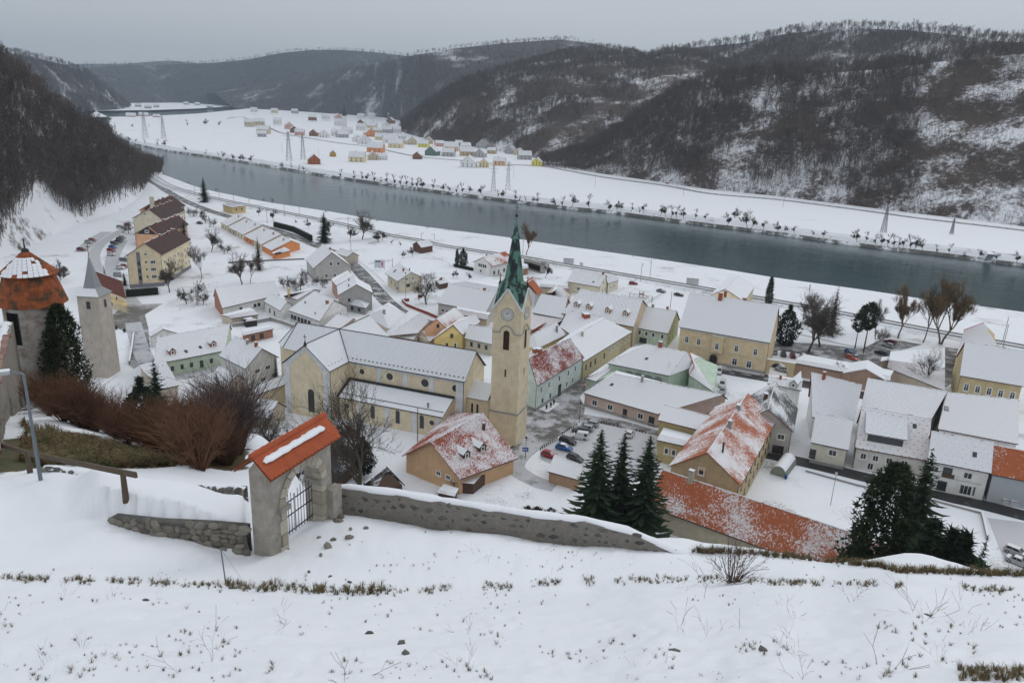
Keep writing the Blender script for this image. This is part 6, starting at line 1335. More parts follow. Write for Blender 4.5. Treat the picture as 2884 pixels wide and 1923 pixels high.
def spruce_mesh(seed,H,R,whorl=26,per=8,mat=None,droop=.28,ragged=.25,base=.06):
    rng=np.random.default_rng(seed); V=[];F=[]
    for i in range(whorl):
        z=H*(base+(1-base)*(i/whorl)**.95); L0=R*(1-(z/H))**.85*(1 if i>1 else .8)+.05*R
        for j in range(per):
            a=2*math.pi*(j+rng.uniform(-.35,.35)+.5*(i%2))/per; L=L0*rng.uniform(1-ragged*1.6,1.12); d=np.array([math.cos(a),math.sin(a),0]); s=np.array([-d[1],d[0],0]); zz=z+rng.uniform(-.9,.9)*H/whorl; dr_=droop*rng.uniform(.5,1.6)
            n=4; pts=[]
            for k in range(n+1):
                t=k/n; c=d*L*t+np.array([0,0,zz-dr_*L*t+.16*L*t*t*t]); w=L*.22*(1-t)**.7*(1.15 if k%2 else .45)+.02
                pts.append((c-s*w*rng.uniform(.6,1.2)-np.array([0,0,w*.35]),c,c+s*w*rng.uniform(.6,1.2)-np.array([0,0,w*.35])))
            b=len(V)
            for q in pts: V.extend(q)
            for k in range(n):
                for m in(0,1): F.append((b+3*k+m,b+3*k+m+1,b+3*k+m+4,b+3*k+m+3))
    return np_mesh('crown',np.array(V),np.array(F),mat)
def clump_mesh(seed,H,prof,n,size,mat,zs=0.):    # dense evergreen: leaf sprays through a volume; prof(t)->radius
    rng=np.random.default_rng(seed); t=rng.uniform(0,1,n); a=rng.uniform(0,6.283,n); lump=1+.22*np.sin(a*3+t*9+seed)+.15*np.sin(a*7-t*17)
    r=np.array([prof(x) for x in t])*lump*np.sqrt(rng.uniform(.25,1,n)); c=np.stack([r*np.cos(a),r*np.sin(a),t*H+zs],1)
    d=rng.normal(size=(n,3)); d[:,2]=abs(d[:,2])*.6; d[:,0]+=np.cos(a)*.8; d[:,1]+=np.sin(a)*.8; d/=np.linalg.norm(d,axis=1)[:,None]; e=np.cross(d,rng.normal(size=(n,3))); e/=np.linalg.norm(e,axis=1)[:,None]
    s=size*rng.uniform(.5,1.3,n)[:,None]; V=np.stack([c-e*s*.45,c+d*s*.35+e*s*.12,c+d*s*1.1,c+e*s*.5-d*s*.1],1).reshape(-1,3); F=np.arange(4*n).reshape(n,4)
    return np_mesh('crown',V,F,mat)
BK1=M_bark(); BK2=M_bark((.075,.055,.038),(.14,.11,.075)); BK3=M_bark((.10,.085,.07),(.22,.19,.16)); BKT=M_bark((.075,.060,.050),(.13,.105,.088)); BKO=M_bark((.13,.085,.04),(.20,.14,.075)); BKR=M_bark((.085,.045,.030),(.14,.08,.05))
tree_kind('walnut','bare_tree',(BK1,BK1),thin=.03,seed=3,H=11,spread=.8,clear=.25,lv=5,kids=3,tr=.026,minr=.022,up=.2,twigs=2)
tree_kind('hero','bare_tree',(BK1,BK1),thin=.03,seed=8,H=19,spread=.62,clear=.36,lv=5,kids=3,tr=.017,minr=.02,up=.3,straight=.16,twigs=2)
tree_kind('round','bare_tree',(BK1,BKT),thin=.05,seed=5,H=13,spread=.6,clear=.24,lv=4,kids=4,tr=.02,minr=.03,up=.3,twigs=4)
tree_kind('birch','bare_tree',(BK3,BKT),thin=.05,seed=6,H=14,spread=.42,clear=.3,lv=4,kids=3,tr=.012,minr=.028,up=.5,twigs=5)
tree_kind('fruit','bare_tree',(BK1,BK1),thin=.04,seed=7,H=5,spread=.85,clear=.28,lv=4,kids=3,tr=.03,minr=.028,up=.1,straight=.3,twigs=3)
tree_kind('bankw','bare_tree',(BKT,BKT),thin=.07,seed=9,H=11,spread=.45,clear=.16,lv=3,kids=6,tr=.018,minr=.085,up=.5)
tree_kind('poplar','bare_tree',(BK3,BKO),thin=.05,seed=10,H=24,spread=.34,clear=.3,lv=5,kids=3,tr=.015,minr=.035,up=.7,straight=.12,twigs=5)
tree_kind('fine','bare_tree',(BK1,BKT),thin=.04,seed=12,H=10,spread=.5,clear=.22,lv=5,kids=3,tr=.016,minr=.022,up=.45,twigs=3)
SPM=M_leaf(); SPM2=M_leaf((.012,.024,.012),(.03,.045,.02)); SPB=M_leaf((.05,.03,.018),(.10,.06,.035)); SPS=M_leaf((.012,.022,.012),(.035,.05,.025),.5)
def add_ever(key,name,cm,h,r=.2): 
    mb=MB(); mb.tube([(0,0,-.5),(0,0,h*.55)],[r,r*.4],7); TREE[key]=(name,mb.mesh('trunk',BK1),cm)
add_ever('spruce','spruce_tree',spruce_mesh(1,16,5.0,46,13,SPM,ragged=.4),16,.25)
add_ever('spruce2','spruce_tree',spruce_mesh(2,16,4.6,46,12,SPM2,ragged=.5),16,.25)
add_ever('slim','spruce_tree',spruce_mesh(3,14,2.0,44,11,SPM,ragged=.45),14,.2)
add_ever('brown','brown_conifer',spruce_mesh(4,16,3.2,44,12,SPB,ragged=.5),16,.25)
add_ever('thuja','thuja_tree',clump_mesh(5,7,lambda t:1.9*(math.sin(min(t+.12,1)*math.pi)**.6),2600,.45,SPM2),7,.2)
add_ever('ivy','evergreen_tree',clump_mesh(6,17,lambda t:3.4*(1-t)**.45*(.45+.75*min(1,t*3)),6500,.55,M_leaf((.012,.022,.010),(.04,.055,.02)),.3),17,.35)
add_ever('pine','pine_tree',clump_mesh(7,6.5,lambda t:2.5*math.sin(max(.05,t)*math.pi)**.7*(.45+.55*abs(math.sin(t*9))),900,.75,M_leaf((.02,.032,.018),(.05,.065,.035)),5.5),12,.22)
add_ever('column','column_cypress',clump_mesh(8,9,lambda t:1.3*(1-t)**.5*(.5+min(1,t*4)*.5),1800,.5,SPM),9,.2)
NT=[0]
def tree(key,pos,h,label,cat='tree',group=None,rz=None,lean=0):
    name,tm,cm=TREE[key]; hz0=max(v.co.z for v in cm.vertices) if key not in HT else HT[key]; HT[key]=hz0
    NT[0]+=1; s=h/hz0; r=thing(name,label,cat,pos,group,rz if rz is not None else NT[0]*2.4); r.scale=(s,s,s)
    if lean: r.rotation_euler=(0,lean,rz or 0)
    obj('trunk',tm,r); obj('crown',cm,r); return r
HT={}
def hpx(base,toppx,z=0.,p=None):  # height of something standing at pixel base whose top is at pixel row toppx
    p=p or P(*base,z); d=math.hypot(p.x,p.y); lo,hi=0,60
    dr=lambda zz:961.5-FPX*np.dot(np.array([p.x,p.y,zz-CAMZ]),cU)/np.dot(np.array([p.x,p.y,zz-CAMZ]),cF)
    for _ in range(30):
        m=(lo+hi)/2
        if dr(p.z+m)>toppx: lo=m
        else: hi=m
    return m
def ctree(key,c,x,y,ytop,label,cat='tree',group=None,z=0.,**kw):
    b=px(c,x,y); p=P(*b,z); return tree(key,p,hpx(b,px(c,0,ytop)[1],z,p),label,cat,group,**kw)
def htree(key,c,x,y,ytop,label,cat='tree',group=None,**kw):
    b=px(c,x,y); p=hit(*b); return tree(key,p,hpx(b,px(c,0,ytop)[1],0,p),label,cat,group,**kw)
# --- named trees of the town
ctree('round','C2',2040,682,335,'big round bare tree alone by the railway embankment')
ctree('walnut','C3',785,1400,1020,'dark spreading bare walnut behind the red brick wall')
ctree('poplar','C3',1890,857,470,'pale poplar beside the river tracks next to the church spire')
ctree('round','C2',375,817,540,'bare tree below the apartment block spruce'); ctree('round','C2',715,1182,800,'tall forked bare tree in the snowy orchard'); ctree('birch','C2',805,1172,830,'slim bare tree beside the tall forked one'); ctree('birch','C2',265,1125,740,'pale birch in front of the apartment block'); ctree('brown','C2',900,1025,640,'brown leafy column tree near the terraced houses')
ctree('fine','C1',1870,1270,860,'bare tree against the yellow apartment wall')
orch=[(230,1310,1130),(95,1400,1200),(290,1400,1230),(1240,1240,1080),(1300,1212,1090),(1362,1242,1060),(1172,1217,1080),(1530,1187,1080),(1600,1212,1100),(490,812,700),(555,837,730),(140,432,320),(210,422,330),(265,432,340),(310,502,370),(400,545,440),(1390,1120,1000),(1650,1172,1110),(150,1300,1210),(30,1330,1240)]
for x,y,t in orch: ctree('fruit','C2',x,y,t,'low bare fruit tree in the snowy orchards','fruit tree','orchard fruit trees')
for c,x,y,t in(('C2',1060,482,330),('C2',1450,562,440),('C2',1900,702,500),('C2',2215,717,575),('C2',2260,692,570),('C2',895,422,320),('C3',265,717,570),('C3',300,697,570),('C3',410,742,680),('C3',500,757,700),('C3',525,892,800),('C3',640,872,740),('C3',1250,1137,1030),('C3',1090,1112,1020),('C3',1125,1102,1010),('C2',1300,510,460),('C2',1690,640,480),('C2',1640,600,400)): ctree('fine',c,x,y,t,'small bare tree on the railway meadow','tree','meadow trees')
for c,x,y,t in(('C3',500,590,525),('C3',555,595,530),('C3',690,615,560),('C3',800,628,530),('C3',1200,665,610),('C3',1510,700,640),('C3',250,540,460),('E6',610,935,870),('E6',940,985,900),('E6',1100,1005,930),('E6',525,910,850),('C2',430,200,110),('C2',590,235,180),('C2',800,300,230),('C2',960,320,225),('C2',1050,340,220),('C2',1280,380,320),('C2',1360,395,325),('C2',1510,430,360),('C2',1640,450,360),('C2',2210,545,460),('C2',120,110,40)): ctree('bankw',c,x,y,t,'twiggy bush on the near river bank','bush','near bank bushes',z=-4.)
ctree('spruce','C2',300,272,-5,'dark spruce beside the railway and small yellow house'); ctree('spruce','C2',1622,722,378,'dark spruce near the thuja hedge'); ctree('spruce2','C1',2050,822,470,'tall spruce touching the apartment block'); 
ctree('thuja','C3',1190,970,770,'round thuja pair beside the white house'); ctree('column','C3',1125,960,785,'narrow dark thuja beside the white house')
ctree('slim','C5',1562,1312,965,'narrow dark spruce between white house and church')
ctree('fine','C3',2100,1110,900,'purple brown bush tree at the underpass'); 
# park
ctree('round','C8',1470,945,255,'big forked park tree with snow on its limbs'); ctree('round','C8',1600,885,310,'park tree with reddish bare crown'); ctree('birch','C8',1385,682,300,'slim park tree behind the forked one'); ctree('birch','C8',1545,642,280,'rear park tree by the tracks'); ctree('brown','C8',1718,765,200,'brown dried conifer in the park'); ctree('thuja','C8',1220,862,400,'dark yew next to the town hall'); ctree('column','C8',1030,430,108,'dark narrow conifer behind the town hall')
ctree('pine','C8',1990,905,480,'young pine at the car park'); ctree('pine','C8',2085,950,360,'tall thin pine at the car park'); ctree('birch','C8',2220,805,330,'slender bare tree between the pines'); ctree('pine','C8',2050,700,420,'pine at the back of the park')
ctree('birch','D1',660,545,240,'leaning bare tree at the car park',lean=.35,rz=.2)
ctree('poplar','D1',960,402,-240,'tall pale plane tree with light limbs'); ctree('birch','D1',1230,447,-200,'tree beside the great poplar'); ctree('poplar','D1',1420,465,-300,'great brown crowned poplar above the road tunnel'); ctree('poplar','D1',1440,470,-330,'second stem of the great poplar',rz=1.)
ctree('hero','D1',1310,945,430,'black bare linden behind the long snowy roofs'); ctree('fine','C8',1820,1262,1030,'small bare street tree before the brown wall')
# below the castle
q=PD(1046,1372,98); p=Vector((q.x,q.y,gz(q.x,q.y))); tree('hero',p,hpx((0,0),1010,0,p),'tall crooked bare tree in front of the church aisle',rz=2.1)
p=Vector((-30.5,146,1)); tree('thuja',p,9,'dark thuja hidden behind the crooked bare tree')
for x,y,h in((-52,140,15),(-46,136,16),(-58,146,13),(-41,132,13)): tree('walnut',Vector((x,y,gz(x,y))),h,'bare twiggy tree in front of the church transept','tree','trees below the transept')
for i,(bx,ty) in enumerate(((1680,1208),(1745,1212),(1816,1226))):
    d=[122,125,123][i]; t=PD(bx,1400,d); g=gz(t.x,t.y); q=Vector((t.x,t.y,g)); tree(['spruce','spruce2','spruce'][i],q,hpx((0,0),ty,0,q),['broad dark spruce next to the parked cars','ragged spruce between two broader ones','dark spruce in front of the ochre annex'][i])
for i,(bx,ty,d,k,l) in enumerate(((2490,1292,118,'ivy','ivy clad tree by the row houses'),(2575,1262,122,'spruce2','ragged spruce by the row house entrance'),(2625,1452,108,'column','dark columnar thuja above the car park'),(2688,1470,106,'thuja','bushy thuja above the car park'),(2725,1478,108,'thuja','leaning thuja nearest the yard wall'),(2785,1505,100,'slim','small spruce beside the silver cars'),(2440,1500,120,'thuja','low evergreen beside the snowy garden'))):
    t=PD(bx,1500,d); q=Vector((t.x,t.y,gz(t.x,t.y))); tree(k,q,hpx((0,0),ty,0,q),l)
for bx,ty,d,k,l in((195,848,96,'ivy','huge dark ivy tree between the round tower and chapel'),(440,1010,150,'spruce2','ragged dark spruce above the brown bushes'),(395,1050,146,'thuja','dark evergreen next to the ragged spruce'),(612,1045,128,'slim','thin dark spruce behind the gate bushes')):
    t=PD(bx,1100,d); q=Vector((t.x,t.y,gz(t.x,t.y))); tree(k,q,hpx((0,0),ty,0,q),l)
for c,x,y,t in(('C1',700,1110,880),('C1',660,1172,940)): ctree('fine',c,x,y,t,'bare tree in the garden behind the round tower','tree','trees behind the round tower')
ctree('slim','C1',1155,1075,960,'little spruce at the parking road'); ctree('spruce2','C1',1380,1190,1045,'spruce behind the clipped hedge'); ctree('fruit','C1',1420,620,470,'bare tree by the parking lot')
# --- far bank trees
FT=[('E2',[(220,790,70),(320,800,80),(430,820,100),(55,740,50),(120,750,60),(770,880,80),(860,880,70),(955,905,70),(1000,905,60),(1405,990,110),(1565,1010,110),(1640,1015,110),(1700,1020,100),(1780,1040,130),(1850,1040,70),(1925,1050,130),(1995,1065,130),(2070,1080,130),(2140,1080,130),(2190,1100,130),(2260,1100,130),(2310,1110,140)]),
('E3',[(860,1120,130),(985,1135,100),(1030,1140,80),(1125,1165,110),(1185,1160,130),(1255,1155,100),(1400,1185,140),(1575,1200,90),(1620,1205,100),(1640,1200,80),(1760,1240,130),(1820,1250,70),(1880,1250,70),(1960,1260,80),(2020,1270,130),(2200,1300,90),(2290,1310,130)]),
('E6',[(200,430,80),(370,445,140),(535,465,150),(720,490,120),(795,490,120),(850,480,80),(935,490,90),(1050,500,100),(1010,510,70),(1210,530,120),(1260,540,120),(1310,550,130),(1360,555,130),(1430,560,120),(1535,565,110),(1640,575,80),(1845,625,140),(1905,575,140),(2030,640,180),(2070,650,140),(2185,660,100),(2320,690,120)]),
('E7',[(85,690,80),(180,695,80),(350,720,60),(450,735,80),(770,780,140),(850,780,110),(945,805,110),(1000,810,120),(1060,820,130),(1120,830,130),(1160,830,110),(1210,830,100),(1270,850,150),(1310,860,160),(1390,855,110),(1515,885,90),(1640,895,110),(1790,930,60),(1920,930,100),(2095,955,80),(2280,975,120)]),
('E1',[(1215,1175,60),(1290,1180,40),(1370,1195,55),(1490,1215,70),(1570,1225,80),(1750,1265,60),(1950,1300,55),(2110,1330,70),(2200,1345,60),(2285,1360,80),(1770,1030,70),(1940,1025,80),(1260,1040,40),(1410,1040,35),(2080,1030,60)])]
for c,L in FT:
    for x,y,h in L:
        b=px(c,x,y); p=P(*b,-2.0); q=tree('bankw' if h%20 else 'fine',p,max(3,hpx(b,b[1]-h/CR[c][2],-2,p)),'bare tree on the far river bank','tree','trees lining the far bank')
# --- forests on the hills
def fproto(key,seed,H,**kw):
    T,C=bare(seed=seed,H=H,**kw); return seg_mesh('forest_tree',T+C,M_bark((.085,.068,.06),(.15,.122,.108)),4,.16)
FP=[fproto(i,20+i,17,spread=.42,clear=.42,lv=3,kids=3,tr=.0105,minr=.10,up=.6,straight=.1) for i in range(4)]
SP_F=[spruce_mesh(30+i,17,3.1,11,6,M_leaf((.010,.022,.016),(.026,.042,.03)),ragged=.3) for i in range(2)]
SAP=[seg_mesh('sapling',sum((bare(seed=40+i+7*k,H=5,spread=.25,clear=.3,lv=1,kids=2,tr=.012,minr=.06,up=.6)[j] for k in range(2) for j in(0,1)),[]),M_bark((.075,.055,.05),(.13,.10,.09)),3,.2) for i in range(3)]
pcol=bpy.data.collections.new('forest_kinds')
def proto_col(name,meshes):
    c=bpy.data.collections.new(name)
    for i,m in enumerate(meshes): c.objects.link(bpy.data.objects.new(f'{name}_{i}',m))
    return c
PC_B=proto_col('bare_kind',FP); PC_S=proto_col('conifer_kind',SP_F); PC_P=proto_col('sapling_kind',SAP)
def scatter(name,label,cat,pts,scales,coll,seed=0):
    me=bpy.data.meshes.new(name); me.vertices.add(len(pts)); me.vertices.foreach_set('co',np.asarray(pts,np.float32).ravel())
    at=me.attributes.new('sc','FLOAT','POINT'); at.data.foreach_set('value',np.asarray(scales,np.float32)); me.update()
    o=bpy.data.objects.new(name,me); COL.objects.link(o); tag(o,label,cat,kind='stuff')
    ng=bpy.data.node_groups.new(name,'GeometryNodeTree'); ng.interface.new_socket('Geometry',in_out='INPUT',socket_type='NodeSocketGeometry'); ng.interface.new_socket('Geometry',in_out='OUTPUT',socket_type='NodeSocketGeometry')
    N=ng.nodes.new; gi=N('NodeGroupInput'); go=N('NodeGroupOutput'); ip=N('GeometryNodeInstanceOnPoints'); ci=N('GeometryNodeCollectionInfo'); ci.inputs[0].default_value=coll; ci.inputs[1].default_value=True; ci.inputs[2].default_value=True
    rv=N('FunctionNodeRandomValue'); rv.data_type='FLOAT_VECTOR'; rv.inputs[0].default_value=(-.05,-.05,0); rv.inputs[1].default_value=(.05,.05,6.28)
    na=N('GeometryNodeInputNamedAttribute'); na.data_type='FLOAT'; na.inputs[0].default_value='sc'
    ri=N('FunctionNodeRandomValue'); ri.data_type='INT'; ri.inputs[4].default_value=0; ri.inputs[5].default_value=len(coll.objects)-1
    l=ng.links.new; l(gi.outputs[0],ip.inputs['Points']); l(ci.outputs[0],ip.inputs['Instance']); ip.inputs['Pick Instance'].default_value=True
    l(ri.outputs[2],ip.inputs['Instance Index']); l(rv.outputs[0],ip.inputs['Rotation']); l(na.outputs[0],ip.inputs['Scale']); l(ip.outputs[0],go.inputs[0])
    m=o.modifiers.new('scatter','NODES'); m.node_group=ng; return o
def hill_pts(name,S,R):
    G=HILLS[name]; rows,cols=G.shape[0]-3,G.shape[1]; a=np.clip(S*(cols-1),0,cols-1.001); b=np.clip(R*(rows-1),0,G.shape[0]-1.001); i=b.astype(int); j=a.astype(int); u=(b-i)[:,None]; w=(a-j)[:,None]
    return (G[i,j]*(1-w)+G[i,j+1]*w)*(1-u)+(G[i+1,j]*(1-w)+G[i+1,j+1]*w)*u
RG_=np.random.default_rng(99)
FOREST=[]   # bare trees: points, scale
def wood(name,n,dens,smin=.8,smax=1.15,r0=0.,r1=1.03):
    S=RG_.uniform(0,1,n*3); R=RG_.uniform(r0,r1,n*3); k=RG_.uniform(0,1,n*3)<dens(S,R); S,R=S[k][:n],R[k][:n]; p=hill_pts(name,S,R); p[:,2]-=.4
    return p,RG_.uniform(smin,smax,len(p)),S,R
def nse(S,R,f,seed): return fbm(S*f,R*f*.6,seed)
pA,sA,S_,R_=wood('A',4600,lambda S,R:np.where(S<.60,np.clip(.25+1.5*(nse(S,R,14,5)-.32),.05,1)*np.where((abs(S-.30-.10*R)<.022)&(R<.5),.05,1),0.)+np.where((R>.93),.6,0)+np.where((S<.62)&(R>.84),.8,0)+np.where((S<.34)&(R>.5),.5,0),.75,1.2,.04)
pB,sB,_,_=wood('B',7000,lambda S,R:np.clip(.30+1.9*(nse(S,R,10,15)-.38)+np.where(R>.7,.6,0)-.9*np.exp(-((S-.80)**2/.004+(R-.70)**2/.02)),0.03,1),.8,1.15,.03)
pC,sC,_,_=wood('C',5000,lambda S,R:np.clip(.6+1.2*(nse(S,R,8,25)-.42),.03,1),.8,1.15)
pD,sD,_,_=wood('D',4500,lambda S,R:np.clip(.55+1.2*(nse(S,R,8,35)-.40),.05,1),.9,1.3,.3)
pE,sE,_,_=wood('E',4500,lambda S,R:np.clip(.65+1.4*(nse(S,R,8,45)-.42),0,1),1.0,1.5)
pF,sF,_,_=wood('F',700,lambda S,R:np.clip(.8+1*(nse(S,R,8,55)-.42),0,1),1.2,1.7,.4)
pG,sG,_,_=wood('G',2600,lambda S,R:np.clip(.5+1.6*(nse(S,R,9,65)-.42)+np.where(R>.72,.6,0),.03,1),.9,1.3)
pH,sH,SH,RH=wood('H',2000,lambda S,R:np.where(R>.20+.12*np.sin(S*16+.6)-.28*np.clip((S-.70)/.2,0,1),.95,0.),.7,1.1,.08)
# the trees that show largest are things of their own
nH=150; kH=np.argsort(np.hypot(pH[:,0],pH[:,1]))[:nH]; nA=140; kA=np.argsort(np.hypot(pA[:,0],pA[:,1]))[:nA]
rr_=random.Random(5)
for P_,S2,K_,lab in((pH,sH,kH,'bare brown tree on the near wooded slope above the car park'),(pA,sA,kA,'bare tree at the foot of the wooded hill across the river')):
    for i in K_:
        o=obj('forest_tree',FP[int(i)%4],None,P_[i],rr_.uniform(0,6.28)); o.scale=[float(S2[i])]*3; tag(o,lab,'tree',lab.replace('bare brown tree','trees').replace('bare tree','trees'))
def rest(P_,S2,K_): m=np.ones(len(P_),bool); m[K_]=False; return P_[m],S2[m]
qH,tH=rest(pH,sH,kH); qA,tA=rest(pA,sA,kA)
for nm,lab,pp,ss in(('forest','bare winter wood on the near western slope',qH,tH),('forest','bare winter wood on the snowy hill across the river',qA,tA),('forest','bare winter wood on the round middle hill',pB,sB),('forest','distant wood on the long blue ridge',pC,sC),('forest','wood on the high ridge at the right skyline',pD,sD),('forest','wood on the farthest valley hills',np.concatenate([pE,pF]),np.concatenate([sE,sF])),('forest','wood on the steep hill where the river bends',pG,sG)): scatter(nm,lab,'forest',pp,ss,PC_B)
# brushwood of the cleared slope
S=RG_.uniform(.56,1,24000); R=RG_.uniform(0.0,.97,24000); k=RG_.uniform(0,1,24000)<np.clip(1.5*(nse(S,R,16,75)-.22)+.1,0,1); p1=hill_pts('A',S[k],R[k])
S2=RG_.uniform(0,.6,7000); R2=RG_.uniform(0.,.9,7000)**1.5; p2=hill_pts('A',S2,R2)
scatter('brushwood','purple brown brushwood on the cleared hillside','brush',np.concatenate([p1,p2]),RG_.uniform(.5,1.25,len(p1)+len(p2)),PC_P)
SH2=RG_.uniform(0,1,2600); RH2=RG_.uniform(.12,.9,2600); kk=RH2>.26+.16*np.sin(SH2*16+.6)-.28*np.clip((SH2-.70)/.2,0,1); p3=hill_pts('H',SH2[kk],RH2[kk])
scatter('undergrowth','brown undergrowth in the western wood','brush',p3,RG_.uniform(.6,1.2,len(p3)),PC_P)
# conifers
con=[]
for nm,n,f in(('A',46,lambda S,R:(abs(S-.20-.25*R)<.10)*(R>.25)+(S<.12)*.6+.10*(S<.55)),('B',70,lambda S,R:.25+.6*(R>.85)),('H',70,lambda S,R:(R>.35)*np.where(abs(S-.30)<.12,1,.25)),('G',160,lambda S,R:(R>.6)*1.),('C',160,lambda S,R:.4+0*S),('D',160,lambda S,R:.4+.4*(S<.3)),('E',160,lambda S,R:.5+0*S)):
    p,s,_,_=wood(nm,n,f,.7,1.15,.1); 
    if nm=='E': s=s*1.2
    con.append((nm,p,s))
for nm,p,s in con:
    if nm in 'AHB':
        for q,t in zip(p,s):
            o=obj('conifer',SP_F[int(q[0])%2],None,q,rr_.uniform(0,6.28)); o.scale=[float(t)]*3; lab={'A':'dark conifer among bare trees of the hill across the river','H':'dark conifer in the western wood','B':'dark conifer on the round middle hill'}[nm]; tag(o,lab,'conifer',lab.replace('dark conifer','conifers'))
scatter('conifer_wood','dark conifers scattered over the far ridges','forest',np.concatenate([p for n_,p,s in con if n_ not in 'AHB']),np.concatenate([s for n_,p,s in con if n_ not in 'AHB']),PC_S)
# ================================================================ FOREGROUND: gate, walls, towers
RNG=random.Random(12)
def stone_mesh(seed,mat,n=1):
    rng=np.random.default_rng(seed); V=[];t=(1+5**.5)/2
    v=np.array([(-1,t,0),(1,t,0),(-1,-t,0),(1,-t,0),(0,-1,t),(0,1,t),(0,-1,-t),(0,1,-t),(t,0,-1),(t,0,1),(-t,0,-1),(-t,0,1)],float); v/=np.linalg.norm(v,axis=1)[:,None]
    f=np.array([(0,11,5),(0,5,1),(0,1,7),(0,7,10),(0,10,11),(1,5,9),(5,11,4),(11,10,2),(10,7,6),(7,1,8),(3,9,4),(3,4,2),(3,2,6),(3,6,8),(3,8,9),(4,9,5),(2,4,11),(6,2,10),(8,6,7),(9,8,1)])
    w=np.sign(v)*np.abs(v)**.55; w*=rng.uniform(.78,1.12,(12,1)); w*=.5/ .8
    return np_mesh('stone',w,f,mat)
ST_W=M_stone((.11,.10,.085),(.25,.23,.19),3.,'wall_stone'); ST_D=M_stone((.07,.068,.062),(.15,.145,.13),3.,'dark_stone'); ST_L=M_stone((.32,.28,.22),(.47,.43,.36),2.,'dressed_stone'); MORT=M_stone((.20,.185,.16),(.33,.31,.27),5.,'mortar')
STM=[stone_mesh(i,ST_W) for i in range(6)]; STD=[stone_mesh(10+i,ST_D) for i in range(6)]
def stone_face(root,A,B,zb,zt,nrm,meshes,sw=.34,sh=.22,depth=.16,jit=.3,limit=300,gap=1.0,org=None,proud=.02,cnt=[0]):
    # lays single stones over the face A-B; zb,zt are functions of u (0..1)
    A,B=Vector(A),Vector(B); d=(B-A); d.z=0; L=d.length; d/=L; n=Vector(nrm).normalized(); o=Vector(org if org is not None else root['_o']); ang=math.atan2(d.y,d.x); k=0; row=0
    zmin=min(zb(0),zb(1),zb(.5)); zmax=max(zt(0),zt(1),zt(.5)); z=zmin
    while z<zmax:
        h=sh*RNG.uniform(.75,1.3); u=RNG.uniform(-.3,0)*sw
        while u<L:
            w=sw*RNG.uniform(.6,1.5); c=(u+w/2)/L
            if 0<=c<=1 and zb(c)-h*.3<z and z+h*.6<zt(c) and k<limit:
                s=obj('stone',meshes[RNG.randrange(len(meshes))],root,Vector((A.x,A.y,0))+d*(c*L)+Vector((0,0,z+h/2+RNG.uniform(-.03,.03)))+n*(proud-depth*.32)-o)
                s.rotation_euler=(RNG.uniform(-.12,.12),RNG.uniform(-.2,.2),ang+RNG.uniform(-.1,.1)); s.scale=(w*.98*gap,depth,h*1.0*gap); k+=1
            u+=w
        z+=h*.93
    return k
def snow_ridge(name,pts,w,h,parent,org,seed=0,wob=.25):
    rng=random.Random(seed); mb=MB(); n=6; rows=[]
    for i,p in enumerate(pts):
        t=Vector(pts[min(i+1,len(pts)-1)])-Vector(pts[max(i-1,0)]); t.z=0; t.normalize(); r=Vector((t.y,-t.x,0)); ww=w*(1+rng.uniform(-wob,wob)); hh=h*(1+rng.uniform(-wob,wob)); 
        if i in(0,len(pts)-1): hh*=.3; ww*=.6
        rows.append([Vector(p)+r*ww/2*math.cos(math.pi*k/n)+Vector((0,0,hh*math.sin(math.pi*k/n)-.02)) for k in range(n+1)])
    for a,b in zip(rows,rows[1:]):
        for k in range(n): mb.poly([a[k],a[k+1],b[k+1],b[k]][::-1])
    return mb.build(name,MSNOW,parent,org=org,smooth=True)
def lerp_pts(pts,step):
    out=[]
    for a,b in zip(pts,pts[1:]):
        k=max(1,int((Vector(b)-Vector(a)).length/step))
        for i in range(k): out.append(Vector(a).lerp(Vector(b),i/k))
    out.append(Vector(pts[-1])); return out
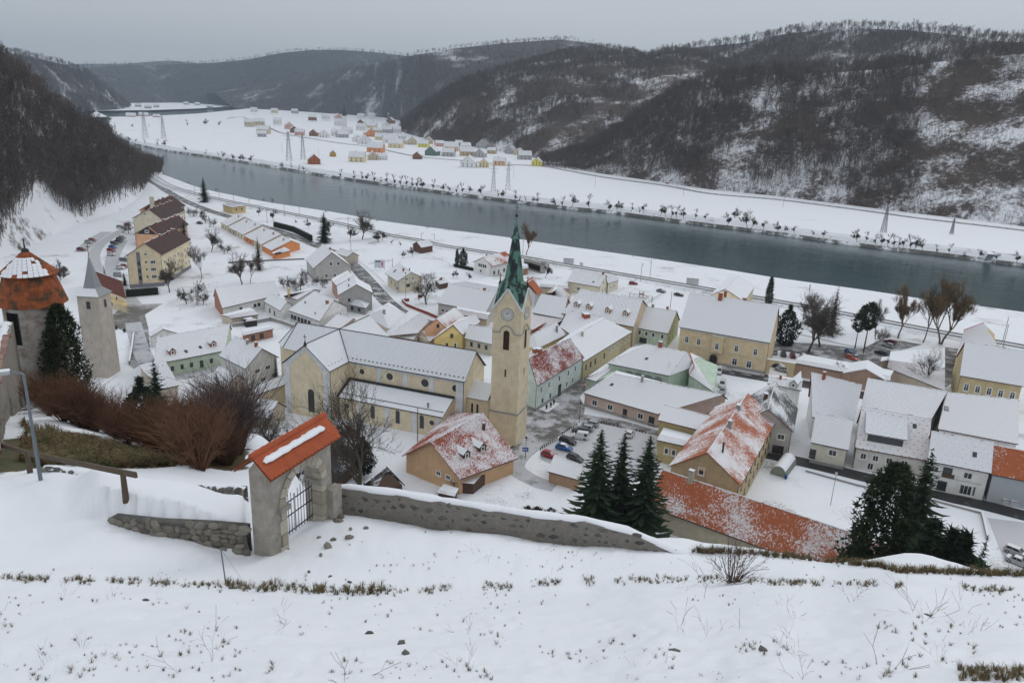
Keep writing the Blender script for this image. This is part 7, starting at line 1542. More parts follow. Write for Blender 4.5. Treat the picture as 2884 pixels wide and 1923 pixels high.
def castle_gate():
    z0=61.6; F0=P(770,1578,z0); F1=P(937,1449,z0); d=(F1-F0); L=d.length; d.normalize(); out=Vector((d.y,-d.x,0)); inn=-out; T=.78
    r=thing('castle_gate','old plastered stone gateway with arched opening and orange tile roof','gate',F0); r['_o']=tuple(F0)
    X=lambda s,t,z:F0+d*s+inn*t+Vector((0,0,z))
    a,b=.78,2.95; c=(a+b)/2; R=(b-a)/2; zi=1.9; Ht=3.55
    pl=M_stone((.26,.235,.20),(.50,.47,.42),1.3,'old_plaster')
    mb=MB()
    mb.frame(X(-.1,0,-1.2),d*(a+.1),inn*T,Vector((0,0,Ht+1.2))); mb.frame(X(b,0,-1.2),d*(L-b),inn*T,Vector((0,0,Ht+1.2)))
    th=np.linspace(math.pi,0,19); A=[(c+R*math.cos(t),zi+R*math.sin(t)) for t in th]
    for p,q in zip(A,A[1:]):
        for t in(0,T): mb.poly([X(p[0],t,p[1]),X(q[0],t,q[1]),X(q[0],t,Ht),X(p[0],t,Ht)])
        mb.poly([X(p[0],0,p[1]),X(q[0],0,q[1]),X(q[0],T,q[1]),X(p[0],T,p[1])])
    for s in(-.1,L): mb.poly([X(s,0,Ht),X(s,T,Ht),X(s,T/2,Ht+.5)])
    mb.frame(X(b+.25,-.02,-1.2),d*(L-b-.1),inn*-.35,Vector((0,0,2.6)))    # buttress
    mb.build('masonry',pl,r)
    # dressed stones of the arch and the jambs
    n=11
    for i in range(n):
        t0,t1=math.pi*(1-i/n)-.012,math.pi*(1-(i+1)/n)+.012; mb=MB(); ri,ro=R-.02,R+.34; y0,y1=-.06,.34
        q=[(ri,t0),(ro,t0),(ro,t1),(ri,t1)]; f=[X(c+rr*math.cos(t),y0,zi+rr*math.sin(t)) for rr,t in q]; g=[X(c+rr*math.cos(t),y1,zi+rr*math.sin(t)) for rr,t in q]
        mb.poly(f); mb.poly(g[::-1]); 
        for k in range(4): mb.poly([f[k],g[k],g[(k+1)%4],f[(k+1)%4]])
        mb.build('voussoir',ST_L,r)
    for s0,sg in((a,-1),(b,1)):
        z=-.3
        for i in range(4):
            h=[.62,.5,.58,.5][i]; w=[.42,.30,.40,.28][i]; mb=MB(); mb.frame(X(s0+(0 if sg>0 else -w)+(-.03 if sg>0 else .03),-.07,z),d*w,inn*(.5+.12*(i%2)),Vector((0,0,h-.03))); mb.build('jamb_stone',ST_L,r); z+=h
        mb=MB(); mb.frame(X(s0+(-.16 if sg>0 else -.38),-.16,zi-.17),d*.54,inn*(T+.1),Vector((0,0,.2))); mb.build('impost',M_stone((.18,.17,.15),(.34,.32,.29),3.,'impost_stone'),r)
    # beaver tail tiles
    tile=M_plain((.36,.085,.035),.8,.35,2.,kind='World',name='orange_tile'); tb=MB(); tw,tl=.205,.36
    pts=[(-tw/2,tl),(-tw/2,.07),(-tw*.28,0),(tw*.28,0),(tw/2,.07),(tw/2,tl)]
    top=[(x,y,.024-.02*y/tl) for x,y in pts]; bot=[(x,y,-.002) for x,y in pts]; tb.poly(top); tb.poly(bot[::-1])
    for k in range(6): tb.poly([bot[k],bot[(k+1)%6],top[(k+1)%6],top[k]])
    tm=tb.mesh('roof_tile',tile)
    zr=Ht+.72; hw=T/2+.42; rise=.72; sl=math.hypot(hw,rise); pit=math.atan2(rise,hw); Lr=L+.55; s0=-.38
    mb=MB()
    for sg in(-1,1):
        f=lambda s,v:X(s,T/2+sg*hw*(1-v),zr-rise*(1-v))
        q=[f(s0,0),f(s0+Lr,0),f(s0+Lr,1),f(s0,1)]; mb.poly(q if sg<0 else q[::-1]); dn=Vector((0,0,-.07)); q2=[p+dn for p in q]; mb.poly(q2[::-1] if sg<0 else q2)
        for i in range(4): mb.poly([q[i],q[(i+1)%4],q2[(i+1)%4],q2[i]])
    rf=mb.build('roof',M_plain((.2,.06,.03),.9,.2),r)
    for sg in(-1,1):
        yaw=math.atan2(d.y,d.x)+(0 if sg<0 else math.pi)
        for row in range(6):
            v=row*.165/sl*1.0; k=int(Lr/tw)
            for i in range(k):
                s=s0+tw/2+i*tw+(tw/2 if row%2 else 0)
                if s>s0+Lr-tw*.3: continue
                vv=v; p=X(s,T/2+sg*hw*(1-vv)*1.02,zr-rise*(1-vv)+.012+row*.002)
                o=obj('roof_tile',tm,rf,p-F0); o.rotation_euler=(pit*1.0,0,yaw); o.rotation_euler=Matrix.Rotation(yaw,3,'Z').__matmul__(Matrix.Rotation(pit+.04+RNG.uniform(-.02,.02),3,'X')).to_euler()
    for i in range(12):
        a0=X(s0+i*Lr/12,T/2,zr-.01); b0=X(s0+(i+1.12)*Lr/12,T/2,zr+.005); mb=MB(); mb.tube([a0,b0],[.115,.135],8); mb.build('ridge_tile',tile,rf,org=F0)
    for sg,v,h,w in((-1,.62,.13,.36),(1,.55,.13,.5)):
        pp=[X(s0+.25+i*(Lr-.75)/24,T/2+sg*hw*(1-v),zr-rise*(1-v)+.03) for i in range(25)]; snow_ridge('snow_strip',pp,w,h,rf,F0,seed=3+sg,wob=.18)
    # wrought iron leaves
    ir=M_plain((.03,.03,.033),.5,.2); gl=[]
    for s_,e_,tt in((a+.03,c-.03,.45),(c+.03,b-.03,.45)):
        for z in(.25,.95,1.55): mb=MB(); mb.bar(X(s_,tt,z),X(e_,tt,z),.035); mb.build('rail',ir,r)
        for i in range(7): 
            s=s_+(e_-s_)*i/6; mb=MB(); mb.tube([X(s,tt,.12),X(s,tt,1.75+.25*math.sin(math.pi*i/6))],.014,5); mb.build('bar',ir,r)
    # boulders at the foot
    for i,(s,t,w) in enumerate(((-.05,-.15,.34),(.35,-.22,.25),(.72,-.12,.22),(L-.1,-.45,.3),(b+.2,-.5,.26),(-.3,.2,.3))):
        o=obj('footing_stone',STM[i%6],r,X(s,t,.02)-F0); o.scale=(w,w*.9,w*.8); o.rotation_euler=(0,.3*i,i)
    # rubble lying in the gateway
    for i in range(9):
        p=X(RNG.uniform(.6,3.6),RNG.uniform(-1.9,-.4),0); p.z=gz(p.x,p.y)+.04; w=RNG.uniform(.12,.36); o=obj('fallen_stone',STM[i%6],None,p,i); o.scale=(w,w*.7,w*.55); tag(o,'fallen stone lying in the snow by the gateway','stone','stones by the gateway')
    return F0,F1,d,inn
gF0,gF1,gd,ginn=castle_gate()
def rubble_wall(name,label,pts,hts,thick,meshes,nlim,sw,sh,snow=.1,body=None,proud=.02,gap=1.,hidden=.8):
    # pts: base points (front line, left to right), hts: height at each
    pts=[Vector(p) for p in pts]; r=thing(name,label,'wall',pts[0]); r['_o']=tuple(pts[0]); mb=MB(); left=nlim; tot=sum((b-a).length for a,b in zip(pts,pts[1:]))
    nr=[]
    for i in range(len(pts)):
        t=pts[min(i+1,len(pts)-1)]-pts[max(i-1,0)]; t.z=0; t.normalize(); nr.append(Vector((-t.y,t.x,0)))
    Z=Vector((0,0,1))
    for i in range(len(pts)-1):
        a,b=pts[i],pts[i+1]; a0,b0=a-Z*hidden,b-Z*hidden; a1,b1=a+Z*hts[i],b+Z*hts[i+1]; na,nb_=nr[i]*thick,nr[i+1]*thick
        mb.poly([a0,b0,b1,a1]); mb.poly([a1,b1,b1+nb_,a1+na]); mb.poly([b0+nb_,a0+na,a1+na,b1+nb_])
    mb.poly([pts[0]-Z*hidden+nr[0]*thick,pts[0]-Z*hidden,pts[0]+Z*hts[0],pts[0]+Z*hts[0]+nr[0]*thick])
    mb.build('core',body or MORT,r)
    for i in range(len(pts)-1):
        a,b=pts[i],pts[i+1]; lim=int(nlim*(b-a).length/tot)+1
        stone_face(r,a,b,lambda u,a=a,b=b:a.z+(b.z-a.z)*u-.05,lambda u,i=i,a=a,b=b:a.z+hts[i]+(b.z+hts[i+1]-a.z-hts[i])*u,-(nr[i]+nr[i+1])/2,meshes,sw,sh,limit=lim,proud=proud,gap=gap)
    if snow:
        line=lerp_pts([p+Z*h+n*thick*.5 for p,h,n in zip(pts,hts,nr)],.45); snow_ridge('snow_cap',line,thick*.95,snow,r,pts[0],seed=len(label))
    return r
def gp(x,y,dz=0): p=hit(x,y); return Vector((p.x,p.y,p.z+dz))
# dry stone retaining wall left of the gate
W0=[P(315,1492,61.75),P(450,1541,61.7),P(600,1562,61.6),P(700,1574,61.55)]
rubble_wall('dry_stone_wall','low dry stone wall holding the bank left of the gateway',W0,[.55,1.05,1.25,1.3],.35,STM,190,.34,.23,snow=.0,body=ST_D,proud=.05)
# wall behind, from the lamp to the gate
W1=[P(120,1352,60.9),P(300,1392,60.95),P(480,1418,60.95),P(690,1430,61.0)]
rubble_wall('stone_wall','rubble stone wall with a line of snow behind the rail fence',W1,[.62,.72,.8,.85],.4,STD,170,.36,.2,snow=.13,body=MORT,proud=.0)
# wall right of the gate
W2=[P(945,1432,61.5),P(1120,1455,61.45),P(1300,1490,61.3),P(1480,1522,61.2),P(1640,1548,61.1),P(1760,1562,61.1),P(1950,1585,61.2)]
rubble_wall('stone_wall','long mortared stone wall running down from the gate',W2,[.95,1.0,1.05,1.1,1.25,1.0,.12],.45,STD,150,.42,.30,snow=.14,body=MORT,proud=-.03,gap=.8)
def castle_wall():
    n=14; base=[];top=[]
    for i in range(n):
        t=i/(n-1); d=40+56*t; ph=rad(-36.9+2.2*t); x,y=d*math.sin(ph),d*math.cos(ph); base.append(Vector((x,y,gz(x,y)))); top.append(61.3-8.7*t+.35*math.sin(i*2.1))
    r=thing('castle_wall','tall ruined castle wall topped with snow leading to the round tower','wall',base[0]); r['_o']=tuple(base[0]); mb=MB(); th=1.1
    for i in range(n-1):
        a,b=base[i],base[i+1]; tt=(b-a).normalized(); nr=Vector((-tt.y,tt.x,0))*th; a1,b1=Vector((a.x,a.y,top[i])),Vector((b.x,b.y,top[i+1])); z=Vector((0,0,2))
        mb.poly([a-z,b-z,b1,a1]); mb.poly([a1,b1,b1+nr,a1+nr]); mb.poly([b-z+nr,a-z+nr,a1+nr,b1+nr])
    mb.build('core',M_stone((.17,.15,.125),(.36,.33,.29),1.5,'old_masonry'),r)
    tot=0
    for i in range(n-1):
        a,b=base[i],base[i+1]; tt=(b-a).normalized(); nr=-Vector((-tt.y,tt.x,0))
        tot+=stone_face(r,a,b,lambda u,i=i:base[i].z+(base[i+1].z-base[i].z)*u,lambda u,i=i:top[i]+(top[i+1]-top[i])*u,nr,STM,.75,.42,.22,limit=22,proud=-.02,gap=.9)
    # brick edged crest
    bm=M_stone((.18,.10,.08),(.34,.22,.18),2.,'old_brick')
    bb=MB(); bb.box(-.5,.5,-.5,.5,-.5,.5); bme=bb.mesh('crest_brick',bm)
    line=[Vector((b.x,b.y,t)) for b,t in zip(base,top)]
    L=lerp_pts(line,.42)
    for i,p in enumerate(L[:110]):
        q=L[min(i+1,len(L)-1)]; ang=math.atan2(q.y-p.y,q.x-p.x); o=obj('crest_brick',bme,r,p-base[0]+Vector((0,0,.08))); o.scale=(.36,.5,.2); o.rotation_euler=(0,0,ang+RNG.uniform(-.1,.1))
    tt=(base[-1]-base[0]).normalized(); nr=Vector((-tt.y,tt.x,0)); snow_ridge('snow_cap',[p+nr*.62+Vector((0,0,.05)) for p in L],.75,.22,r,base[0],seed=9,wob=.5)
castle_wall()
def round_tower():
    ph=rad(-33.45); d=100.; c=Vector((d*math.sin(ph),d*math.cos(ph),0)); g=gz(c.x,c.y); ze=54.3; r0=3.05
    r=thing('round_tower','round castle tower with two tier mossy orange tile roof','tower',(c.x,c.y,g)); r['_o']=(c.x,c.y,g)
    m,nt,b=newmat('tower_plaster'); v=coord(nt,'World'); k=smooth(nt,noise(nt,v,.5,6,.65),.42,.6)
    nt.links.new(mixc(nt,k,mixc(nt,noise(nt,v,2.5,5),(.20,.14,.10),(.34,.27,.21)),mixc(nt,noise(nt,v,1.2,5),(.38,.36,.33),(.56,.54,.50))),b.inputs['Base Color']); bump(nt,b,noise(nt,v,3,6,.7),.6,.1)
    mb=MB(); mb.lathe([(r0*1.06,g-6),(r0*1.03,g+3),(r0,ze)],40,(c.x,c.y)); mb.build('wall',m,r,smooth=True)
    # dark doorway towards the wall walk
    an=math.atan2(-c.y,-c.x)-.78; mb=MB(); f=lambda a,z,rr=r0*1.03:Vector((c.x+rr*math.cos(a),c.y+rr*math.sin(a),z))
    for k in range(6): mb.poly([f(an-.24+.08*k,ze-4.6),f(an-.16+.08*k,ze-4.6),f(an-.16+.08*k,ze-.9),f(an-.24+.08*k,ze-.9)]); mb.build('doorway',M_plain((.01,.01,.01),.9,.1),r)
    tiers=[(3.5,ze-.35,2.35,ze+3.4,8,46),(2.95,ze+3.0,.35,ze+5.4,8,36)]
    mb=MB(); mb.lathe([(3.45,ze-.4),(2.33,ze+3.4),(2.9,ze+2.95),(.33,ze+5.4),(0,ze+5.5)],40,(c.x,c.y)); rf=mb.build('roof',M_plain((.12,.05,.03),.9,.3),r)
    m2,nt,b=newmat('mossy_tile'); v=coord(nt,'World'); oi=nt.nodes.new('ShaderNodeObjectInfo')
    base=mixc(nt,math_(nt,'ADD',math_(nt,'MULTIPLY',noise(nt,v,.8,3),.5),math_(nt,'MULTIPLY',oi.outputs['Random'],.6)),(.13,.045,.02),(.36,.10,.035)); mo=smooth(nt,noise(nt,v,.55,4,.6),.50,.62)
    nt.links.new(mixc(nt,math_(nt,'MULTIPLY',mo,.85),base,(.055,.045,.028)),b.inputs['Base Color'])
    tb=MB(); tb.box(-.5,.5,-.5,.5,0,.06,0); tile=tb.mesh('roof_tile',m2); tb=MB(); tb.box(-.5,.5,-.5,.5,0,.06,0); tb.box(-.47,.47,-.42,.5,.055,.13,1); stile=tb.mesh('roof_tile',[m2,MSNOW])
    back=MB(); cam_a=math.atan2(-c.y,-c.x); cnt=0
    for ti,(ra,za,rb,zb,rows,per) in enumerate(tiers):
        sl=math.hypot(ra-rb,zb-za); pit=math.atan2(zb-za,ra-rb); hgt=sl/rows
        for i in range(rows):
            t=(i+.5)/rows; rr=ra+(rb-ra)*t; zz=za+(zb-za)*t; n=max(8,int(per*(.25+.75*rr/ra)))
            for j in range(n):
                a=2*math.pi*(j+.5*(i%2))/n; w=2*math.pi*rr/n; df=(a-cam_a+math.pi)%(2*math.pi)-math.pi
                M_=Matrix.Translation((c.x+rr*math.cos(a),c.y+rr*math.sin(a),zz+.02))@Matrix.Rotation(a-math.pi/2,4,'Z')@Matrix.Rotation(-pit+.05,4,'X')
                M_=Matrix.Translation((c.x+rr*math.cos(a),c.y+rr*math.sin(a),zz+.02))@Matrix.Rotation(a+math.pi/2,4,'Z')@Matrix.Rotation(pit-.06,4,'X')@Matrix.Diagonal((w*.99,hgt*1.18,1,1))
                if abs(df)<1.75 and cnt<298:
                    sn=ti==1 and -1.2<df<.75 and i<6 and RNG.random()<.97-.09*max(0,i-3); o=bpy.data.objects.new('roof_tile',stile if sn else tile); COL.objects.link(o); o.parent=rf; q=M_.copy(); q.translation-=Vector(r['_o']); o.matrix_local=q; cnt+=1
                else:
                    for fc in([(-.5,-.5,.06),(.5,-.5,.06),(.5,.5,.06),(-.5,.5,.06)],[(-.5,-.5,0),(.5,-.5,0),(.5,-.5,.06),(-.5,-.5,.06)]): back.poly([M_@Vector(p) for p in fc])
    back.build('rear_tiles',m2,rf,org=r['_o'])['kind']='stuff'
    mb=MB(); mb.lathe([(.42,ze+5.3),(.38,ze+5.7),(.1,ze+5.9),(.05,ze+7.0)],8,(c.x,c.y)); mb.build('finial',MDARK,rf,org=r['_o'])
round_tower()
def lamp():
    p=gp(115,1353); r=thing('street_lamp','grey street lamp with a snowy flat head beside the rail fence','street lamp',p); r['_o']=tuple(p); m=M_plain((.17,.20,.22),.5,.15,metal=.3); h=hpx((0,0),1040,0,p)
    mb=MB(); mb.tube([p,p+Vector((0,0,1.2)),p+Vector((0,0,h-.25))],[.085,.08,.05],10); mb.build('pole',m,r)
    a=p+Vector((0,0,h-.25)); e=Vector((-.80,-.45,0)).normalized(); mb=MB(); mb.tube([a,a+Vector((0,0,.12))+e*.12,a+Vector((0,0,.2))+e*.5],[.05,.05,.045],8); mb.build('arm',m,r)
    b=a+Vector((0,0,.2))+e*.45; s=Vector((-e.y,e.x,0)); mb=MB(); mb.frame(b-s*.13-Vector((0,0,.07)),e*.8,s*.26,Vector((0,0,.13)),0); mb.build('lamp_head',M_plain((.4,.42,.43),.5,.1),r); mb=MB(); mb.frame(b-s*.1-Vector((0,0,.09))+e*.1,e*.55,s*.2,Vector((0,0,.02))); mb.build('lens',M_plain((.5,.5,.48),.3,.05),r)
    mb=MB(); mb.frame(b-s*.12+Vector((0,0,.06)),e*.78,s*.24,Vector((0,0,.05))); mb.build('snow_cap',MSNOW,r)
lamp()
def rail_fence():
    m=M_plain((.11,.085,.062),.95,.35,3.); A,B,C_=gp(85,1331),gp(355,1407),gp(-160,1240)
    r=thing('rail_fence','rough wooden rail fence with split beam above the stone wall','fence',B); r['_o']=tuple(B)
    for p in(A,B,C_): mb=MB(); mb.tube([p-Vector((0,0,.3)),p+Vector((0,0,.5)),p+Vector((0,0,1.02))],[.13,.11,.10],8); mb.build('post',m,r)
    d=(B-A); d.normalize()
    for a,b in((C_,A),(A,B+d*1.0)): mb=MB(); mb.bar(a+Vector((0,0,.98)),b+Vector((0,0,.98)),.09,.22); mb.build('beam',m,r)
rail_fence()
p=gp(637,1647); r=thing('marker_rod','thin metal rod stuck in the snow below the gate','rod',p); mb=MB(); mb.tube([(0,0,-.1),(-.1,.05,1.35)],.022,6); mb.build('rod',M_plain((.2,.2,.2),.4,.1,metal=.6),r,org=(0,0,0)); mb=MB(); mb.tube([(-.1,.05,1.3),(.5,.2,0)],.006,4); mb.build('wire',MGREY,r,org=(0,0,0))
# ================================================================ CARS
def car_parts(kind,col):
    k=('car',kind,col)
    if k in MC: return MC[k]
    m,nt,b=newmat('car_paint'); b.inputs['Base Color'].default_value=(*col,1); b.inputs['Roughness'].default_value=.3; b.inputs['Coat Weight'].default_value=.4
    nt.links.new(mixc(nt,noise(nt,coord(nt,'Object'),1.5,3),tuple(c*.85 for c in col),col),b.inputs['Base Color'])
    van=kind=='van'; L=2.2 if kind!='hatch' else 2.05
    H=[(-L,.34,.86,.74),(-L+.12,.24,.95,.84),(-L*.5,.2,.97,.88),(L*.28,.2,.97,.88),(L*.66,.22,.88 if not van else .98,.86),(L-.15,.28,.74,.78),(L,.36,.58,.66)]
    mb=MB()
    for (x,a,t,w),(x2,a2,t2,w2) in zip(H,H[1:]):
        for s in(-1,1):
            q=[(x,s*w,a),(x2,s*w2,a2),(x2,s*w2,t2-.08),(x,s*w,t-.08)]; mb.poly(q if s<0 else q[::-1]); q=[(x,s*w,t-.08),(x2,s*w2,t2-.08),(x2,s*w2*.9,t2),(x,s*w*.9,t)]; mb.poly(q if s<0 else q[::-1])
        mb.poly([(x,-w*.9,t),(x2,-w2*.9,t2),(x2,w2*.9,t2),(x,w*.9,t)]); mb.poly([(x,w,a),(x2,w2,a2),(x2,-w2,a2),(x,-w,a)],1)
    for x,a,t,w in(H[0],H[-1]): s=1 if x>0 else -1; q=[(x,-w,a),(x,w,a),(x,w,t-.08),(x,w*.9,t),(x,-w*.9,t),(x,-w,t-.08)]; mb.poly(q if s>0 else q[::-1])
    rz=1.47 if not van else 1.85
    bx0,bx1=(-L+.15,.95) if kind!='van' else(-L+.05,1.25); rx0,rx1={'hatch':(-L+.55,.25),'wagon':(-L+.35,.3),'van':(-L+.15,.55),'sedan':(-.85,.3)}[kind]
    if kind=='sedan': bx0=-1.45
    wb,wr=.80,.62 if not van else .74
    z0=.95
    Bq=[(bx0,-wb,z0),(bx1,-wb,z0),(bx1,wb,z0),(bx0,wb,z0)]; Rq=[(rx0,-wr,rz),(rx1,-wr,rz),(rx1,wr,rz),(rx0,wr,rz)]
    mb.poly(Rq); mid=[(( rx0+rx1)/2,-wr,rz+.04)]
    for i in range(4): mb.poly([Bq[i],Bq[(i+1)%4],Rq[(i+1)%4],Rq[i]])
    body=mb.mesh('body',[m,MDARK])
    gb=MB(); V3=lambda p:Vector(p); cen=Vector(((rx0+rx1)/2,0,1.2))
    for i in range(4):
        a,b2,c,d=[V3(p) for p in(Bq[i],Bq[(i+1)%4],Rq[(i+1)%4],Rq[i])]; n=(b2-a).cross(d-a).normalized()*.012
        def at(u,v): return (a.lerp(b2,u)).lerp(d.lerp(c,u),v)+n
        if i in(0,2):
            segs=((.10,.44),(.49,.90)) if not van else ((.68,.92),)
            for u0,u1 in segs: gb.poly([at(u0,.08),at(u1,.08),at(min(u1,.92),.86),at(max(u0,.08),.86)])
        else: gb.poly([at(.06,.08),at(.94,.08),at(.92,.88),at(.08,.88)])
    glass=gb.mesh('window_glass',M_glass())
    MC[k]=(body,glass,L); return MC[k]
wb=MB(); 
for y0,y1 in((-.1,.1),): 
    n=14
    for i in range(n):
        a,b=2*math.pi*i/n,2*math.pi*(i+1)/n; f=lambda r,t,y:(r*math.cos(t),y,r*math.sin(t))
        wb.poly([f(.32,a,-.1),f(.32,b,-.1),f(.32,b,.1),f(.32,a,.1)]); 
        for y in(-.1,.1): wb.poly([f(.2,a,y),f(.2,b,y),f(.32,b,y),f(.32,a,y)])
TYRE=wb.mesh('tyre',M_plain((.02,.02,.02),.9,.1)); wb=MB()
for y in(-.09,.09): wb.poly([(.2*math.cos(2*math.pi*i/12),y,.2*math.sin(2*math.pi*i/12)) for i in range(12)])
RIM=wb.mesh('rim',M_plain((.35,.36,.37),.35,.2,metal=.6)); wb=MB(); wb.box(-.04,.04,-.14,.14,-.06,.06); HL=wb.mesh('headlight',M_plain((.7,.7,.68),.15,.05)); TL=wb.mesh('tail_light',M_plain((.35,.01,.01),.3,.05))
SNB={}
def car(c,x,y,dx,dy,kind,col,label,group=None,z=.05,snow=False,name='parked_car'):
    p=PC(c,x,y,z); q=PC(c,x+dx,y+dy,z); d=(q-p); rz=math.atan2(d.y,d.x); body,glass,L=car_parts(kind,col); r=thing(name,label,'car' if kind!='van' else 'van',p,group,rz)
    obj('body',body,r); obj('window_glass',glass,r)
    for sx in(-.62,.64):
        for sy in(-.80,.80): w=obj('wheel',TYRE,r,(sx*L,sy,.32)); obj('rim',RIM,w)
    for sy in(-.56,.56): obj('headlight',HL,r,(L-.04,sy,.66)); obj('tail_light',TL,r,(-L+.0,sy,.78))
    if snow:
        if kind not in SNB: s=MB(); s.box(-.9 if kind!='van' else -1.9,.2,-.56,.56,1.46 if kind!='van' else 1.84,1.54 if kind!='van' else 1.92); SNB[kind]=s.mesh('snow_cap',MSNOW)
        obj('snow_cap',SNB[kind],r)
    return r
BLU=(.02,.10,.32);SIL=(.36,.38,.40);DGR=(.05,.055,.06);WHT=(.68,.69,.70);BLK=(.015,.016,.02);RED=(.30,.02,.03);GRN_=(.10,.14,.13);OR_=(.45,.09,.03);LBL=(.14,.20,.26);WIN=(.14,.01,.03)
for a in(('D4',740,650,110,28,'hatch',BLU,'bright blue hatchback parked on the snowy lot'),('D4',780,575,110,36,'wagon',BLK,'black estate car with red tail lights next to the blue hatchback'),('D4',910,525,-100,-14,'van',WHT,'white panel van between dark cars on the lot'),('D4',920,462,-100,-16,'wagon',DGR,'dark grey car nose to the barrier'),('D4',970,432,-100,-18,'wagon',SIL,'silver estate with roof rails on the lot'),('D4',1030,385,-110,-22,'wagon',SIL,'silver estate at the head of the parked row'),('D4',1465,495,40,-70,'hatch',WHT,'white hatchback standing alone on the lot'),('D4',580,730,80,24,'hatch',RED,'faded red car behind the garage roof'),('D4',860,765,80,30,'hatch',DGR,'dark car half hidden behind the garage roof'),
 ('D2',2270,1415,110,45,'wagon',SIL,'silver car behind another silver car below the slope'),('D2',2290,1520,110,45,'sedan',SIL,'silver saloon nearest the castle slope'),
 ('C7',1502,200,80,4,'hatch',RED,'red car alone by the railway house'),('C7',1810,285,60,14,'sedan',GRN_,'dark green car by the playground'),('C7',2005,325,70,14,'sedan',BLK,'black car beside the snow covered yard'),
 ('C2',245,512,90,16,'sedan',BLK,'black car on the lane beside the apartment garden'),
 ('C8',1200,985,-10,-40,'wagon',DGR,'dark grey car parked on the park edge'),('C8',1105,960,10,-40,'hatch',SIL,'light grey car beside the town hall wall'),('C8',1300,1000,-14,-40,'wagon',WIN,'wine red car parked on the park edge'),('C8',1415,1005,-14,-40,'hatch',SIL,'pale car behind the long snow roof'),('C8',1940,960,40,14,'hatch',BLU,'blue car with roof box under the pines'),('C8',1960,985,40,14,'hatch',LBL,'blue grey car next to the blue one'),('C8',1950,1025,40,14,'wagon',OR_,'orange van like car beside the blue cars'),('C8',2280,970,40,10,'sedan',BLK,'black car on the dark car park'),('C8',1115,1110,30,10,'sedan',DGR,'car seen through the archway'),('C8',1180,1155,-30,-8,'sedan',SIL,'silver car waiting in the archway'),
 ('D1',850,495,-50,-16,'wagon',SIL,'silver wagon on the pine car park'),('D1',870,455,-50,-14,'wagon',WIN,'dark red wagon behind the silver one'),('D1',800,585,-50,-16,'sedan',DGR,'grey saloon by the flat annex'),
 ('C8',487,1175,-6,36,'van',WHT,'white van on the main street'),('C8',525,1320,-20,50,'van',WHT,'white van parked behind the pink roof'),('C8',525,1395,-16,40,'hatch',SIL,'silver car next to the white van')): car(*a,snow='snow' in a[7])
for i,(x,y,dx,dy,k,col) in enumerate(((980,722,60,6,'hatch',SIL),(1020,700,60,6,'hatch',RED),(900,805,60,4,'wagon',WIN),(1330,555,60,4,'wagon',SIL),(1410,530,40,4,'hatch',RED),(1330,690,60,6,'wagon',DGR),(1310,712,60,6,'sedan',BLK),(1265,735,60,6,'wagon',DGR),(1245,780,60,6,'hatch',BLU),(1230,815,60,6,'wagon',RED),(1230,855,60,6,'hatch',WHT),(1370,920,60,6,'wagon',GRN_),(1330,1005,60,6,'hatch',WHT),(1370,990,60,6,'hatch',RED),(1310,1085,60,6,'wagon',SIL),(1350,672,60,6,'hatch',SIL))):
    nm={SIL:'silver',RED:'red',WIN:'wine red',DGR:'dark grey',BLK:'black',BLU:'blue',WHT:'white',GRN_:'dark green'}[col]; car('C1',x,y,dx,dy,k,col,f'{nm} car parked beside the apartment block','cars at the apartment block',z=.3)
pp=P(*px('E6',1275,228),.6); body,glass,L=car_parts('hatch',RED); r=thing('car','small red car driving along the road under the wooded hill','car',pp,None,-.6); obj('body',body,r); obj('window_glass',glass,r)
for sx in(-.62,.64):
    for sy in(-.8,.8): obj('wheel',TYRE,r,(sx*L,sy,.32))
# ================================================================ VILLAGE ACROSS THE RIVER
VC={'orange':(.60,.26,.13),'cream':(.62,.54,.36),'white':(.66,.66,.64),'beige':(.50,.43,.33),'yellow':(.62,.56,.14),'peach':(.62,.42,.28),'grey':(.38,.38,.38),'green':(.13,.20,.18),'brown':(.20,.11,.07),'tan':(.46,.36,.22),'pink':(.58,.36,.32),'red brown':(.34,.12,.06),'ochre':(.45,.28,.08)}
VR=M_roof((.09,.06,.05),1.6,.2,.2)
def vhouse(c,x,y,typ,w,col,z=0.,hh=None,dist=None,name='village_house',cat='house',lab=None):
    b=px(c,x,y); p=P(*b,z); d=math.hypot(p.x,p.y); m=w/CR[c][2]*math.hypot(d,CAMZ)/2300.
    m=max(5,min(m,24)); ux=Vector((p.y,-p.x,0)).normalized(); uy=Vector((p.x,p.y,0)).normalized()   # across / away
    rot=RNG.uniform(-.35,.35); R_=Matrix.Rotation(rot,3,'Z'); ux=R_@ux; uy=R_@uy
    he=hh or (2.8+m*.16); 
    if typ=='G': W,L=m*.95,m*1.1; e=[p+ux*W/2,p+ux*W/2+uy*L,p-ux*W/2+uy*L,p-ux*W/2]; r=[p,p+uy*L]; rise=W*.42; gs=3
    else: L,W=m,m*.72; e=[p-ux*L/2,p+ux*L/2,p+ux*L/2+uy*W,p-ux*L/2+uy*W]; q=(e[0]+e[3])/2; r=[q,(e[1]+e[2])/2]; rise=W*.45; gs=0
    B=building(name,lab or f'{col} walled village house under snow across the river',cat,[(v.x,v.y) for v in e],[(v.x,v.y) for v in r],p.z+he,p.z+he+rise,M_plaster(VC[col]),VR,tile=(.10,.06,.05),gz_=p.z,group=f'{col} houses of the far village',gut=False,ridge=False,base=-3)
    if m>8:
        us=[.3,.7] if m<12 else [.2,.5,.8]
        wins(B,gs,us,1.7,1.2,1.4,'d')
        if he>5: wins(B,gs,us,4.3,1.2,1.4,'d')
        if typ=='G': wins(B,3,[.5],he+rise*.25,1.1,1.3,'d')
        chimney(B,.4,.95,0,.8,1.0,MGREY)
    return B
